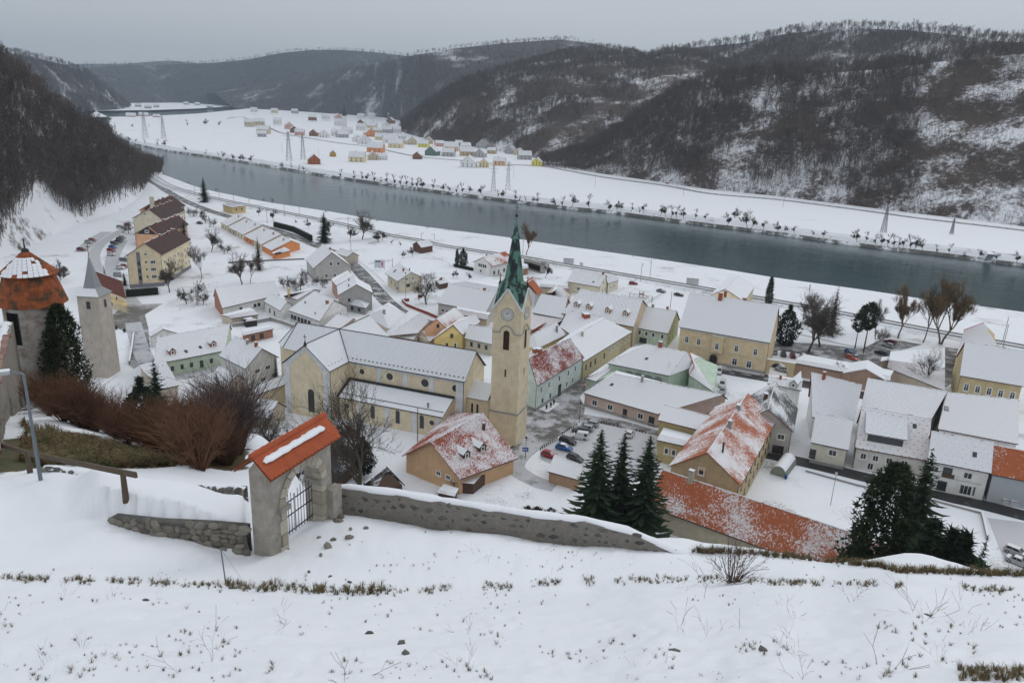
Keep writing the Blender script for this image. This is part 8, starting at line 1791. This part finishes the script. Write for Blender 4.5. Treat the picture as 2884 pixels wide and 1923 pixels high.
VH3=[(215,705,'E',190,'orange'),(440,655,'E',190,'cream'),(120,615,'G',150,'white'),(40,590,'G',100,'white'),(390,600,'E',180,'white'),(630,620,'G',130,'beige'),(745,648,'E',125,'yellow'),(175,530,'G',130,'orange'),(280,570,'E',130,'cream'),(810,610,'G',115,'beige'),(1060,690,'E',200,'peach'),(830,740,'G',150,'green'),(680,780,'G',110,'brown'),(200,790,'G',130,'beige'),(310,790,'E',110,'white'),(1020,750,'E',150,'grey'),(1240,745,'E',170,'tan'),(1240,872,'G',190,'white'),(1420,872,'G',135,'cream'),(1590,850,'E',150,'peach'),(1370,760,'G',140,'grey'),(1500,720,'E',105,'tan'),(1400,660,'G',160,'grey'),(1230,670,'E',120,'white'),(1700,720,'G',125,'grey'),(1790,735,'G',105,'cream'),(1880,785,'E',160,'grey'),(2000,857,'G',130,'yellow'),(940,640,'E',105,'pink'),(1150,630,'E',90,'red brown'),(1480,640,'E',80,'white'),(520,560,'E',105,'white'),(180,440,'E',115,'cream'),(60,450,'E',110,'white'),(350,440,'G',110,'white'),(350,485,'E',120,'grey'),(250,492,'E',100,'beige'),(450,482,'E',110,'white'),(140,405,'E',140,'white'),(60,395,'G',80,'brown'),(380,375,'G',85,'brown'),(395,310,'E',95,'grey'),(180,312,'E',105,'white'),(60,322,'E',115,'white')]
for x,y,t,w_,c in VH3: vhouse('E3',x,y,t,w_,c,z=0 if y>540 else (540-y)*.03)
VH2=[(1120,837,'G',150,'red brown'),(1325,752,'G',80,'ochre'),(1580,812,'E',185,'cream'),(895,267,'E',95,'grey'),(515,397,'E',140,'beige'),(400,402,'E',105,'beige'),(545,492,'E',140,'beige'),(540,532,'E',100,'grey'),(710,382,'E',95,'white'),(845,432,'G',85,'pink'),(895,477,'G',85,'brown'),(1100,342,'E',95,'brown'),(1250,332,'E',130,'white'),(1390,327,'G',75,'pink'),(950,512,'E',105,'pink'),(1105,522,'G',100,'brown'),(1220,542,'G',120,'white'),(1360,522,'E',120,'white'),(1440,542,'E',130,'grey'),(1490,492,'E',115,'white'),(680,262,'E',90,'cream'),(450,252,'E',80,'white')]
for x,y,t,w_,c in VH2: vhouse('E2',x,y,t,w_,c,z=0 if y>540 else (540-y)*.03)
vhouse('E6',560,85,'E',150,'brown',hh=2.6,lab='long dark shed under the wooded hill beside the far road',name='roadside_shed',cat='shed')
for x,y,w_ in((1360,935,200),(1240,940,80),(1480,945,60)): vhouse('E1',x,y,'E',w_,'pink',hh=3)
for x,y,w_ in((1760,825,80),(1870,830,70),(1990,855,90),(1310,845,60),(1400,860,60),(1480,850,50)): vhouse('E1',x,y,'E',w_,'grey')
def village_church():
    b=px('E2',1450,412); p=P(*b,4); d=math.hypot(p.x,p.y); k=d/2131/3.92; r=thing('village_church','white village church with dark pointed spire across the river','church',p); r['_o']=tuple(p); w_=38*k
    mb=MB(); mb.frame(p-Vector((w_/2,0,3)),(w_,0,0),(0,w_,0),(0,0,105*k)); mb.build('tower',M_plaster((.6,.6,.6)),r)
    z=p.z+100*k; mb=MB(); c=p+Vector((0,w_/2,0)); mb.lathe([(w_*.75,z),(w_*.42,z+22*k),(.15,z+105*k)],8,(c.x,c.y),a0=rad(22.5)); mb.build('spire',MDARK,r)
    q=p+Vector((-w_/2-90*k,2,0)); B=building('church_nave','snow roofed nave of the white village church','church',[(q.x,q.y),(q.x+95*k,q.y),(q.x+95*k,q.y+60*k),(q.x,q.y+60*k)],[(q.x,q.y+30*k),(q.x+95*k,q.y+30*k)],p.z+35*k,p.z+70*k,M_plaster((.6,.6,.58)),VR,gz_=p.z,gut=False,ridge=False)
village_church()
# ================================================================ POLES, PYLONS, FENCES
STEEL=M_plain((.22,.23,.24),.6,.15)
def pylon(c,x,y,yt,label,z=0.):
    b=px(c,x,y); p=P(*b,z); h=hpx(b,px(c,0,yt)[1],z,p); r=thing('power_pylon',label,'pylon',p,'power line pylons'); w0,w1=h*.085,h*.018; t=.22
    Q=lambda i,f:p+Vector(((w0+(w1-w0)*f)*(1 if i in(0,3) else -1),(w0+(w1-w0)*f)*(1 if i<2 else -1),h*f)); r['_o']=tuple(p)
    for i in range(4): mb=MB(); mb.bar(Q(i,0),Q(i,1),t); mb.build('leg',STEEL,r)
    mb=MB(); F_=[0,.16,.3,.43,.55,.66,.76,.86,.95]
    for a,b2 in zip(F_,F_[1:]):
        for i in range(4): mb.bar(Q(i,a),Q((i+1)%4,b2),t*.6); mb.bar(Q((i+1)%4,a),Q(i,b2),t*.6); mb.bar(Q(i,b2),Q((i+1)%4,b2),t*.6)
    mb.build('lattice',STEEL,r)['kind']='stuff'
    for f,l in((.72,.13),(.84,.17),(.95,.10)): mb=MB(); mb.bar(p+Vector((-h*l,0,h*f)),p+Vector((h*l,0,h*f)),t*1.1); mb.build('crossarm',STEEL,r)
pylon('E3',1525,1132,840,'steel lattice pylon in front of the far village, paired with its twin'); pylon('E3',1685,1117,800,'steel lattice pylon in front of the far village, paired with its twin'); pylon('E2',840,802,470,'slim lattice pylon on the wide snowfield'); pylon('E2',995,782,500,'slim lattice pylon on the wide snowfield'); pylon('E7',1020,687,440,'lattice pylon beside the road under the cleared slope'); pylon('E7',1665,702,555,'lattice pylon near the bushes under the cleared slope'); pylon('E1',1375,1137,880,'far lattice pylon by the river bend'); pylon('E1',1550,1147,930,'far lattice pylon by the river bend'); pylon('E1',1030,1060,930,'far lattice pylon by the river bend')
POLE=M_plain((.16,.12,.09),.9,.2)
def pole(c,x,y,yt,label,group,mat=POLE,rr=.12,arm=0,z=0.,name='utility_pole',cat='pole'):
    b=px(c,x,y); p=P(*b,z); h=hpx(b,px(c,0,yt)[1],z,p); r=thing(name,label,cat,p,group); r['_o']=tuple(p); mb=MB(); mb.tube([p,p+Vector((0,0,h))],[rr,rr*.75],7); mb.build('shaft',mat,r)
    if arm:
        t=Vector((.85,-.5,0)); n=Vector((.5,.85,0))*arm; mb=MB(); mb.bar(p+Vector((0,0,h*.86)),p+Vector((0,0,h*.92))+n,.09); mb.bar(p+Vector((0,0,h*.72)),p+Vector((0,0,h*.9))+n*.9,.07); mb.build('bracket',mat,r)
    return r
for c,x,y,yt,a in(('C2',190,205,95,2.6),('C2',620,272,170,2.6),('C2',790,298,160,-2.6),('C2',1180,437,275,2.6),('C2',1345,412,265,-2.6),('C2',1885,600,430,2.6),('C3',730,692,610,2.6),('C3',875,687,620,-2.6),('C2',990,505,330,2.4),('C2',460,230,130,2.4),('E6',1020,1152,975,2.6),('E6',1110,1112,940,-2.6),('T3',788,552,190,2.4),('T3',788,440,70,-2.4),('C3',1850,860,660,2.4),('E7',320,1230,1180,2.2)): pole(c,x,y,yt,'grey catenary mast beside the railway tracks','catenary masts',STEEL,.13,a,1.,'catenary_mast','mast')
for c,x,y,yt,l in(('C2',1915,852,705,'thick brown pole beside the curved road'),('C3',412,988,890,'dark wooden pole in the snowfield behind the billboard'),('E6',590,257,138,'wooden line pole on the far snowfield'),('E6',1425,350,245,'wooden line pole on the far snowfield'),('E7',70,452,330,'wooden line pole on the far snowfield'),('E3',1750,982,860,'wooden line pole on the far snowfield'),('E2',1165,750,655,'wooden line pole on the far snowfield'),('E2',765,710,595,'wooden line pole on the far snowfield'),('D5',1278,1000,575,'grey wooden pole in front of the church aisle'),('C7',1910,470,280,'thin mast behind the green house'),('C8',1480,330,200,'thin mast on the snowy river embankment'),('D1',555,700,560,'thin street pole on the pine car park')): pole(c,x,y,yt,l,'line poles' if 'line' in l else None)
def lamp_post(c,x,y,yt,label,white=False):
    b=px(c,x,y); p=P(*b,0); h=hpx(b,px(c,0,yt)[1],0,p); r=thing('lamp_post',label,'street lamp',p,'town street lamps'); r['_o']=tuple(p); mb=MB(); mb.tube([p,p+Vector((0,0,h))],[.07,.05],7); mb.build('shaft',MDARK if not white else STEEL,r)
    mb=MB(); mb.lathe([(.05,p.z+h),(.24,p.z+h+.05),(.28,p.z+h+.35),(.1,p.z+h+.5)],8,(p.x,p.y)); mb.build('lantern',M_plain((.5,.5,.5),.3,.1) if white else MDARK,r)
lamp_post('D4',905,355,140,'dark street lamp at the corner of the parking lot'); lamp_post('D4',312,745,530,'dark street lamp carrying a blue road sign'); lamp_post('C6',950,365,80,'tall street lamp in front of the beige timber house'); lamp_post('D2',215,870,530,'globe lamp on a pale post in the snowy garden',True)
def sign(c,x,y,yt,label,shape,col,sz,txt=None):
    b=px(c,x,y); p=P(*b,0); h=hpx(b,px(c,0,yt)[1],0,p); r=thing('road_sign',label,'sign',p); r['_o']=tuple(p); mb=MB(); mb.tube([p,p+Vector((0,0,h))],.035,6); mb.build('post',STEEL,r)
    u=Vector((p.y,-p.x,0)).normalized(); n=Vector((-p.x,-p.y,0)).normalized(); c_=p+Vector((0,0,h-sz*.5))+n*.05; m=[M_plain(col,.4,.05),MWHITE,M_plain((.5,.03,.03),.4,.05)]; mb=MB()
    if shape=='rect':
        mb.frame(c_-u*sz*.7-Vector((0,0,sz*.5)),u*sz*1.4,n*.03,Vector((0,0,sz)),0)
        for i in range(3): mb.frame(c_-u*sz*(.55-.36*i)-Vector((0,0,sz*(.25-.1*(i%2))))+n*.032,u*sz*.2,n*.005,Vector((0,0,sz*.4)),1)
    elif shape=='tri':
        q=[c_-u*sz*.6+Vector((0,0,sz*.5)),c_+u*sz*.6+Vector((0,0,sz*.5)),c_-Vector((0,0,sz*.55))]; mb.poly(q[::-1],2); cc=(q[0]+q[1]+q[2])/3; mb.poly([cc+(a-cc)*.62+n*.01 for a in q][::-1],1)
    else: mb.frame(c_-u*sz*.5-Vector((0,0,sz*.5)),u*sz,n*.03,Vector((0,0,sz)),0); q=[c_+n*.04+Vector((0,0,sz*.32)),c_+n*.04-u*sz*.32-Vector((0,0,sz*.28)),c_+n*.04+u*sz*.32-Vector((0,0,sz*.28))]; mb.poly(q,1)
    mb.build('panel',m,r)
sign('D4',308,745,625,'blue rectangular road sign beside the bell tower','rect',(.01,.06,.35),1.0); sign('C7',970,1400,1290,'red edged yield sign at the street corner','tri',(.6,.6,.6),1.1); sign('C6',857,300,230,'blue crossing sign at the zebra crossing','sq',(.01,.06,.35),.9)
def billboard():
    a,b=PC('C3',217,1015),PC('C3',325,1018); r=thing('billboard','white billboard with blue band and red figure in the snowfield','billboard',a); r['_o']=tuple(a); h=hpx((0,0),px('C3',0,908)[1],0,a); d=(b-a); L=d.length; d.normalize(); n=Vector((d.y,-d.x,0))
    for p in(a,b): mb=MB(); mb.tube([p,p+Vector((0,0,h))],.08,6); mb.build('post',STEEL,r)
    mb=MB(); z0=h*.2; mb.frame(a+Vector((0,0,z0))+n*.1,d*L,n*.12,Vector((0,0,h-z0)),0); mb.frame(a+d*L*.08+Vector((0,0,h*.78))+n*.221,d*L*.58,n*.01,Vector((0,0,h*.13)),1); mb.frame(a+d*L*.70+Vector((0,0,h*.42))+n*.221,d*L*.14,n*.01,Vector((0,0,h*.36)),2); mb.frame(a+d*L*.4+Vector((0,0,h*.21))+n*.221,d*L*.55,n*.01,Vector((0,0,h*.04)),2); mb.build('panel',[M_plain((.62,.63,.66),.5,.05),M_plain((.03,.10,.25),.5,.1),M_plain((.45,.05,.04),.5,.1)],r)
billboard()
def playground():
    p=PC('C7',1540,390); r=thing('swing','wooden playground swing frame in the snow','swing',PC('C7',1460,360)); q=PC('C7',1460,360); r['_o']=tuple(q); e=PC('C7',1710,400); d=(e-q); m=M_plain((.10,.12,.13),.7,.1)
    for k in(0,1):
        b=q+d*k
        for s in(-1,1): mb=MB(); nn=Vector((-d.y,d.x,0)).normalized()*1.1*s; mb.tube([b+nn,b+Vector((0,0,2.6))],.08,6); mb.build('leg',m,r)
    mb=MB(); mb.tube([q+Vector((0,0,2.6)),e+Vector((0,0,2.6))],.08,6); mb.build('top_beam',m,r)
    o=PC('C7',1590,340); t=thing('slide_tower','red playground slide tower in the fenced snow yard','slide',o); t['_o']=tuple(o); red=M_plain((.35,.03,.03),.6,.2)
    for x in(-.8,.8):
        for y in(-.8,.8): mb=MB(); mb.bar(o+Vector((x,y,0)),o+Vector((x,y,2.8)),.14); mb.build('post',red,t)
    mb=MB(); mb.frame(o+Vector((-.9,-.9,1.3)),(1.8,0,0),(0,1.8,0),(0,0,.12)); mb.build('platform',MBROWN,t); mb=MB(); mb.bar(o+Vector((.9,-.2,1.4)),o+Vector((3.2,-.6,.1)),.6,.1); mb.build('slide',M_plain((.5,.04,.04),.4,.1),t); mb=MB(); mb.lathe([(1.4,o.z+2.8),(0,o.z+3.6)],4,(o.x,o.y),a0=rad(45)); mb.build('roof',MSNOW,t)
playground()
def railing(name,label,pts,h,step,mat,z=0.,rails=2,group=None,rr=.04):
    r=thing(name,label,'fence',(pts[0][0],pts[0][1],z),group); r['_o']=(pts[0][0],pts[0][1],z); L=lerp_pts([Vector((p[0],p[1],z)) for p in pts],step)
    for p in L: mb=MB(); mb.tube([p,p+Vector((0,0,h))],rr,5); mb.build('post',mat,r)
    for k in range(rails):
        zz=Vector((0,0,h*(1-.45*k)))
        mb=MB()
        for a,b in zip(L,L[1:]): mb.bar(a+zz,b+zz,rr*1.6)
        mb.build('rail',mat,r)
railing('railing','steel railing of the station ramp beside the rails',[PC('E6',1165,1215),PC('E6',1430,1260),PC('E6',1700,1300)],2.2,4.,STEEL)
railing('railing','steel railing of the railway yard behind the town hall',[PC('C8',20,290),PC('C8',420,330)],2.0,3.6,STEEL)
railing('mesh_fence','grey fence around the playground',[PC('C7',1370,330),PC('C7',1640,430),PC('C7',1820,320)],1.2,2.6,STEEL)
railing('wood_fence','post and rail fence along the orchard lane',[PC('C2',20,1470),PC('C2',180,1440),PC('C2',460,1410)],1.3,3.2,POLE)
railing('wood_fence','post fence of the snowfield above the beige timber house',[PC('C3',790,880),PC('C3',960,940),PC('C3',1040,980)],1.4,6.,POLE,rails=1)
railing('wood_fence','fence along the curved road beside the billboard',[PC('C3',50,950),PC('C3',190,1060),PC('C3',320,1180)],1.2,3.6,POLE,rails=1)
railing('garden_fence','fence of the orchard below the apartment block',[PC('C2',30,1240),PC('C2',250,1240),PC('C2',440,1180)],1.2,4.,POLE,rails=1)
railing('picket_fence','dark fence in the yard behind the gable house',[PC('C6',1010,800),PC('C6',1200,820)],1.2,1.6,MDARK)
# barrier chain of round bollards round the parking lot
bm=MB(); bm.lathe([(.13,0),(.13,.35),(.17,.45),(.13,.58),(.0,.62)],8); bme=bm.mesh('bollard',MDARK)
for a,b,n in(((480,650),(660,545),9),((720,480),(880,385),9),((1000,330),(1240,375),9),((1290,385),(1330,392),2),((1540,445),(1640,470),4)):
    for i in range(n): t=i/(n-1); o=obj('bollard',bme,None,PC('D4',a[0]+(b[0]-a[0])*t,a[1]+(b[1]-a[1])*t,.03)); tag(o,'small dark bollard edging the snowy parking lot','bollard','bollards of the parking lot')
bm=MB(); bm.lathe([(.22,0),(.26,.5),(.0,.5)],8,mi=0); bm.lathe([(.1,.4),(.32,.75),(.25,1.25),(0,1.5)],8,mi=1); pme=bm.mesh('planter',[MCONC,SPM2])
for x,y in((545,205),(592,180),(626,150)): o=obj('planter',pme,None,PC('D4',x,y,.03)); tag(o,'small potted evergreen in front of the teal inn','planter','planters of the inn')
# hedges
def hedge(label,pts,h,t,mat,z=0.,name='hedge'):
    rng=np.random.default_rng(len(label)); V=[];L=lerp_pts([Vector((p[0],p[1],z)) for p in pts],.5); n=len(L)*60; i=rng.integers(0,len(L),n); c=np.array([[*L[k]] for k in i])+np.stack([rng.uniform(-t/2,t/2,n),rng.uniform(-t/2,t/2,n),rng.uniform(0,h,n)],1)
    d=rng.normal(size=(n,3)); d/=np.linalg.norm(d,axis=1)[:,None]; e=np.cross(d,rng.normal(size=(n,3))); e/=np.linalg.norm(e,axis=1)[:,None]; s=.28; V=np.stack([c-e*s*.5,c+d*s*.4,c+e*s*.5,c-d*s*.4],1).reshape(-1,3)
    r=thing(name,label,'hedge',L[0]); me=np_mesh('foliage',V-np.array([*L[0]]),np.arange(4*n).reshape(n,4),mat); obj('foliage',me,r); mb=MB()
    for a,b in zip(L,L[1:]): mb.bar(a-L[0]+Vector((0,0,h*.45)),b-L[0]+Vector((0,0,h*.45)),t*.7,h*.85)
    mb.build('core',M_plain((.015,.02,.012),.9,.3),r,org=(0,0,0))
hedge('tall clipped dark hedge below the apartment block',[PC('C1',1395,1320),PC('C1',1750,1290)],3.2,1.6,SPM); hedge('dark thuja hedge behind the terraced houses',[PC('C2',1070,545),PC('C2',1280,600),PC('C2',1480,700)],3.4,1.8,SPM); hedge('low dark hedge beside the white house',[PC('C3',1095,985),PC('C3',1300,1030)],1.6,1.2,SPM2)
for c,x,y in(('C4',1285,305),('C4',1375,335)): ctree('thuja',c,x,y,y-50,'little round evergreen at the forecourt edge','shrub','forecourt evergreens')
def greenhouse():
    a,b=PC('D3',1640,1110),PC('D3',1760,960); r=thing('polytunnel','small round garden polytunnel with snowy top','greenhouse',a); r['_o']=tuple(a); d=(b-a); L=d.length; d.normalize(); n=Vector((d.y,-d.x,0)); W=3.6; mb=MB(); N=10; f=lambda t,s:a+d*s+n*(W/2-W/2*math.cos(t))+Vector((0,0,2.4*math.sin(t)))
    for i in range(N):
        t0,t1=math.pi*i/N,math.pi*(i+1)/N; mb.poly([f(t0,0),f(t0,L),f(t1,L),f(t1,0)],1 if 2<=i<8 else 0)
    mb.poly([f(math.pi*i/N,0) for i in range(N+1)],0); mb.poly([f(math.pi*i/N,L) for i in range(N,-1,-1)],0); mb.build('cover',[M_plain((.22,.24,.20),.7,.3),MSNOW],r)
    p=a+n*W-d*.3; mb=MB(); mb.lathe([(.3,p.z),(.33,p.z+.9),(0,p.z+.9)],10,(p.x,p.y)); o=mb.build('rain_barrel',M_plain((.01,.06,.22),.4,.1),None,org=p); tag(o,'blue rain barrel next to the polytunnel','barrel')
greenhouse()
# containers by the railway
for c,x,y,w_,l in(('C7',2150,205,5.5,'white camper like box standing by the river embankment'),('E6',335,985,5,'grey switch cabinet beside the tracks'),('E6',460,1000,1.6,'small grey switch cabinet with fence by the tracks'),('D2',2145,870,1.6,'grey plastic bin at the garage front'),('D2',2235,890,1.7,'larger grey bin at the garage front')):
    p=PC(c,x,y); q=rect((p.x-w_/2,p.y),(p.x+w_/2,p.y-.25*w_),w_*.5); B=building('service_box',l,'box',q['E'],q['R'],w_*.45+.6,w_*.45+.75,M_plain((.50,.52,.53),.6,.1),MSNOW,ridge=False,gut=False,oh=.05,og=.05)
# ================================================================ BRUSH, WEEDS AND GRASS OF THE CASTLE SLOPE
def shrub_mesh(seed,H,n,mat,spread=.6,minr=.012,kids=2):
    rng=random.Random(seed); S=[]
    for i in range(n):
        a=rng.uniform(0,6.28); t=rng.uniform(.05,spread); d=[math.cos(a)*t,math.sin(a)*t,1]; p=[math.cos(a)*.12*rng.random(),math.sin(a)*.12*rng.random(),-.15]; L=H*rng.uniform(.55,1)/3; r=minr*1.8
        for k in range(3):
            d=[d[0]*1.05+rng.gauss(0,.12),d[1]*1.05+rng.gauss(0,.12),d[2]]; l=math.sqrt(sum(x*x for x in d)); q=[p[j]+d[j]/l*L for j in range(3)]; S.append((p,q,r,r*.75))
            if k:
                for _ in range(kids):
                    e=[d[0]/l+rng.gauss(0,.5),d[1]/l+rng.gauss(0,.5),d[2]/l*.9+rng.gauss(0,.3)]; S.append((q,[q[j]+e[j]*L*.7 for j in range(3)],r*.7,r*.35))
            p=q; r*=.75
    return seg_mesh('stems',S,mat,3,.2)
BRM=M_bark((.085,.042,.026),(.16,.085,.05)); BRD=M_bark((.05,.035,.028),(.10,.075,.06)); BRP=M_bark((.075,.05,.05),(.13,.095,.09))
SHR=[shrub_mesh(i,2.6,70,BRM,.75,.013,4) for i in range(3)]; SHD=[shrub_mesh(10+i,2.4,60,BRD,.7,.012,4) for i in range(2)]; SHP=[shrub_mesh(20+i,3.2,45,BRP,.45,.012,4) for i in range(2)]
def shrubs(n,region,meshes,label,group,smin,smax,seed):
    rng=random.Random(seed); k=0
    while k<n:
        x,y=region(rng); p=hit(x,y)
        if p.z<.2 and rng.random()<.6: continue
        o=obj('shrub',meshes[rng.randrange(len(meshes))],None,p,rng.uniform(0,6.28)); o.scale=[rng.uniform(smin,smax)]*3; tag(o,label,'shrub',group); k+=1
def boxr(x0,y0,x1,y1): return lambda r:(r.uniform(x0,x1),r.uniform(y0,y1))
def tri(a,b,c): 
    def f(r):
        u,v=r.random(),r.random()
        if u+v>1: u,v=1-u,1-v
        return (a[0]+(b[0]-a[0])*u+(c[0]-a[0])*v,a[1]+(b[1]-a[1])*u+(c[1]-a[1])*v)
    return f
shrubs(110,lambda r:(lambda t,u:(110+460*t,1120+110*t+u*(-40+130*1)-60*(1-t)+10))(r.random(),r.random()),SHR,'reddish brown bare shrub on the slope below the castle wall','brown shrubs of the west slope',.7,1.35,5)
shrubs(40,tri((440,1170),(700,1220),(640,1330)),SHR+SHD,'dark bare shrub between the gate and the low houses','shrubs behind the gate',.5,.95,6)
shrubs(30,tri((480,1180),(660,1150),(680,1300)),SHP,'tall thin bare shrub behind the gate','thin shrubs behind the gate',.9,1.7,7)
# right hand slope: brush rising from below the edge
def slope_shrubs(n,ph0,ph1,d0,d1,meshes,label,group,smin,smax,seed):
    rng=random.Random(seed)
    for _ in range(n):
        a=rad(rng.uniform(ph0,ph1)); d=rng.uniform(d0,d1); x,y=d*math.sin(a),d*math.cos(a); o=obj('shrub',meshes[rng.randrange(len(meshes))],None,(x,y,gz(x,y)),rng.uniform(0,6.28)); o.scale=[rng.uniform(smin,smax)]*3; tag(o,label,'shrub',group)
SNL=M_leaf((.045,.03,.02),(.10,.07,.045),.75)
BUSH=[clump_mesh(50+i,3.2,lambda t:1.9*math.sin(max(.08,min(t+.1,1))*math.pi)**.6,900,.34,[M_leaf((.05,.025,.016),(.11,.06,.035),.6),M_leaf((.03,.03,.018),(.07,.06,.035),.8),M_leaf((.014,.024,.012),(.04,.05,.025),.5)][i]) for i in range(3)]
slope_shrubs(34,8,24,86,108,BUSH+SHR,'snow dusted bush below the castle edge beside the long orange roof','bushes at the long orange roof',.7,1.5,8)
slope_shrubs(40,27,41,72,104,BUSH+SHR+SHD,'brown winter bush below the edge beside the evergreens','bushes under the evergreens',.6,1.3,9)
slope_shrubs(26,-6,9,112,132,BUSH+SHR,'winter bush between the spruces and the castle wall','bushes around the spruces',.7,1.4,10)
slope_shrubs(20,-16,-5,118,138,SHP+SHR,'bare garden shrub beside the dark sheds','garden shrubs by the dark sheds',.8,1.5,11)
# hero twig bush and weeds near the viewer
tb=shrub_mesh(77,1.5,60,M_bark((.06,.035,.03),(.11,.07,.055)),.95,.007,3); p=hit(2062,1640); o=obj('twig_bush',tb,None,p,.4); o.scale=(1.1,1.1,1.1); tag(o,'bare twiggy bush standing out of the snow at the edge','bush')
GR=bpy.data.collections.new('grass_kinds')
def tuft(seed,n,h,mat):
    rng=np.random.default_rng(seed); a=rng.uniform(0,6.28,n); t=rng.uniform(.1,.9,n)[:,None]; d=np.stack([np.cos(a),np.sin(a),np.zeros(n)],1); L=h*rng.uniform(.5,1,n)[:,None]; b=d*rng.uniform(0,.06,n)[:,None]; s=np.stack([-d[:,1],d[:,0],np.zeros(n)],1)*.006
    m_=b+d*t*L*.5+np.array([0,0,1.])*L*.7; e=b+d*t*L*1.2+np.array([0,0,1.])*L*(.9-.3*t)
    V=np.stack([b-s,b+s,m_+s*.8,m_-s*.8],1).reshape(-1,3); V2=np.stack([m_-s*.8,m_+s*.8,e,e],1).reshape(-1,3); return np_mesh('tuft',np.concatenate([V,V2]),np.arange(8*n).reshape(2*n,4),mat)
GM=M_bark((.10,.075,.035),(.22,.17,.09)); GG=M_bark((.05,.06,.02),(.11,.11,.045))
TUF=[tuft(1,26,.30,GM),tuft(2,26,.26,GG),tuft(3,16,.22,BRM),tuft(4,22,.34,GM)]
PC_G=proto_col('grass_kind',TUF)
STK=[seg_mesh('stalk',bare(seed=80+i,H=.6,spread=.5,clear=.4,lv=2,kids=2,tr=.008,minr=.004,up=.2,straight=.22)[0]+bare(seed=80+i,H=.6,spread=.5,clear=.4,lv=2,kids=2,tr=.008,minr=.004,up=.2,straight=.22)[1],BRD,3,.2) for i in range(4)]
rg=np.random.default_rng(21); pts=[];sc_=[]
CRX=[0,350,700,1000,1200,1442,1700,2000,2200,2400,2650,2884]; CRY=[1630,1640,1657,1668,1665,1654,1636,1632,1642,1645,1655,1668]
for _ in range(1000):
    x=rg.uniform(0,2884); y=np.interp(x,CRX,CRY)+rg.normal(0,5); 
    if fbm(np.array(x*.02),np.array(0.),5)<.34: continue
    p=hit(x,y); pts.append(p); sc_.append(rg.uniform(.2,.7))
for _ in range(420):
    x=rg.uniform(1950,2884); y=np.interp(x,[1950,2150,2300,2480,2530,2700,2884],[1552,1562,1577,1596,1610,1614,1620])+rg.uniform(-2,5); p=hit(x,y); pts.append(p); sc_.append(rg.uniform(.5,1.2))
for _ in range(90): x,y=rg.uniform(640,1100),0; y=np.interp(x,CRX,CRY)+rg.uniform(-12,10); pts.append(hit(x,y)); sc_.append(rg.uniform(.6,1.2))
for _ in range(90): x,y=rg.uniform(2700,2884),rg.uniform(1885,1923); p=hit(x,y); pts.append(p); sc_.append(rg.uniform(.3,.6))
scatter('dry_grass','dry grass tufts along the terrace edges','grass',[tuple(p) for p in pts],sc_,PC_G)
pts=[];sc_=[]
for _ in range(1500):
    x=rg.uniform(60,690); u=rg.random(); y=1190+ (x-60)*.26+u*110; p=hit(x,y)
    if math.hypot(p.x,p.y)>37.5: pts.append(tuple(p)); sc_.append(rg.uniform(1.2,2.6))
scatter('bank_grass','matted brown grass on the bank behind the stone wall','grass',pts,sc_,PC_G)
pts=[];sc_=[]
for _ in range(1500):
    x=rg.uniform(0,2884); y=rg.uniform(1670,1923) if rg.random()<.75 else rg.uniform(1470,1640)
    if (y<1600 and x<930) or fbm(np.array(x*.006),np.array(y*.012),9)<.47: continue
    p=hit(x,y); pts.append(tuple(p)); sc_.append(rg.uniform(.08,.42))
scatter('snow_weeds','short dead weeds poking through the snow','weeds',pts,sc_,PC_G)
rr2=random.Random(31)
WEEDS=[(180,1860),(205,1850),(150,1690),(470,1690),(1290,1800),(1130,1830),(1140,1860),(1890,1770),(1940,1800),(1940,1850),(2050,1800),(2400,1700),(2560,1740),(2620,1760),(2700,1780),(2750,1790),(2780,1730),(2310,1860),(2330,1840),(2460,1880),(2640,1880),(340,1700),(700,1790),(830,1760),(1590,1660),(1480,1655),(1830,1655),(2250,1660),(2630,1700),(1180,1660),(1420,1460+90),(1520,1550),(1660,1565),(1730,1575),(2140,1690),(2210,1740),(60,1760),(620,1890),(560,1920),(1000,1900),(1300,1890),(1760,1900),(2020,1700),(2240,1920)]
for i,(x,y) in enumerate(WEEDS):
    p=hit(x,y); o=obj('dead_stalk',STK[i%4],None,p,rr2.uniform(0,6.28)); s=rr2.uniform(.5,1.25); o.scale=(s,s,s); o.rotation_euler=(rr2.uniform(-.5,.5),rr2.uniform(-.5,.5),rr2.uniform(0,6)); tag(o,'dead weed stalk sticking out of the foreground snow','weed','dead stalks in the snow')
for i,(x,y) in enumerate(((410,1692),(1130,1815),(1145,1850),(1900,1835),(1040,1785),(2150,1835),(2610,1735),(930,1630),(870,1612),(985,1640))):
    p=hit(x,y); o=obj('clod',STD[i%6],None,p,i); s=.12 if i<7 else .1; o.scale=(s*1.4,s,s*.8); tag(o,'dark clod of earth in the foreground snow','clod','clods in the snow')
# ================================================================ HAZE
hm=bpy.data.materials.new('haze'); hm.use_nodes=True; nt=hm.node_tree; nt.nodes.clear(); ho=nt.nodes.new('ShaderNodeOutputMaterial'); hv=nt.nodes.new('ShaderNodeVolumePrincipled'); hv.inputs['Color'].default_value=(.70,.85,1.0,1); hv.inputs['Density'].default_value=1.0e-4; hv.inputs['Anisotropy'].default_value=.0; nt.links.new(hv.outputs[0],ho.inputs['Volume'])
mb=MB(); mb.box(-9800,4600,-700,10200,-8.5,560); h=mb.build('haze',hm,org=(0,0,0)); h['kind']='stuff'; h['label']='thin blue winter haze over the valley'; h['category']='haze'
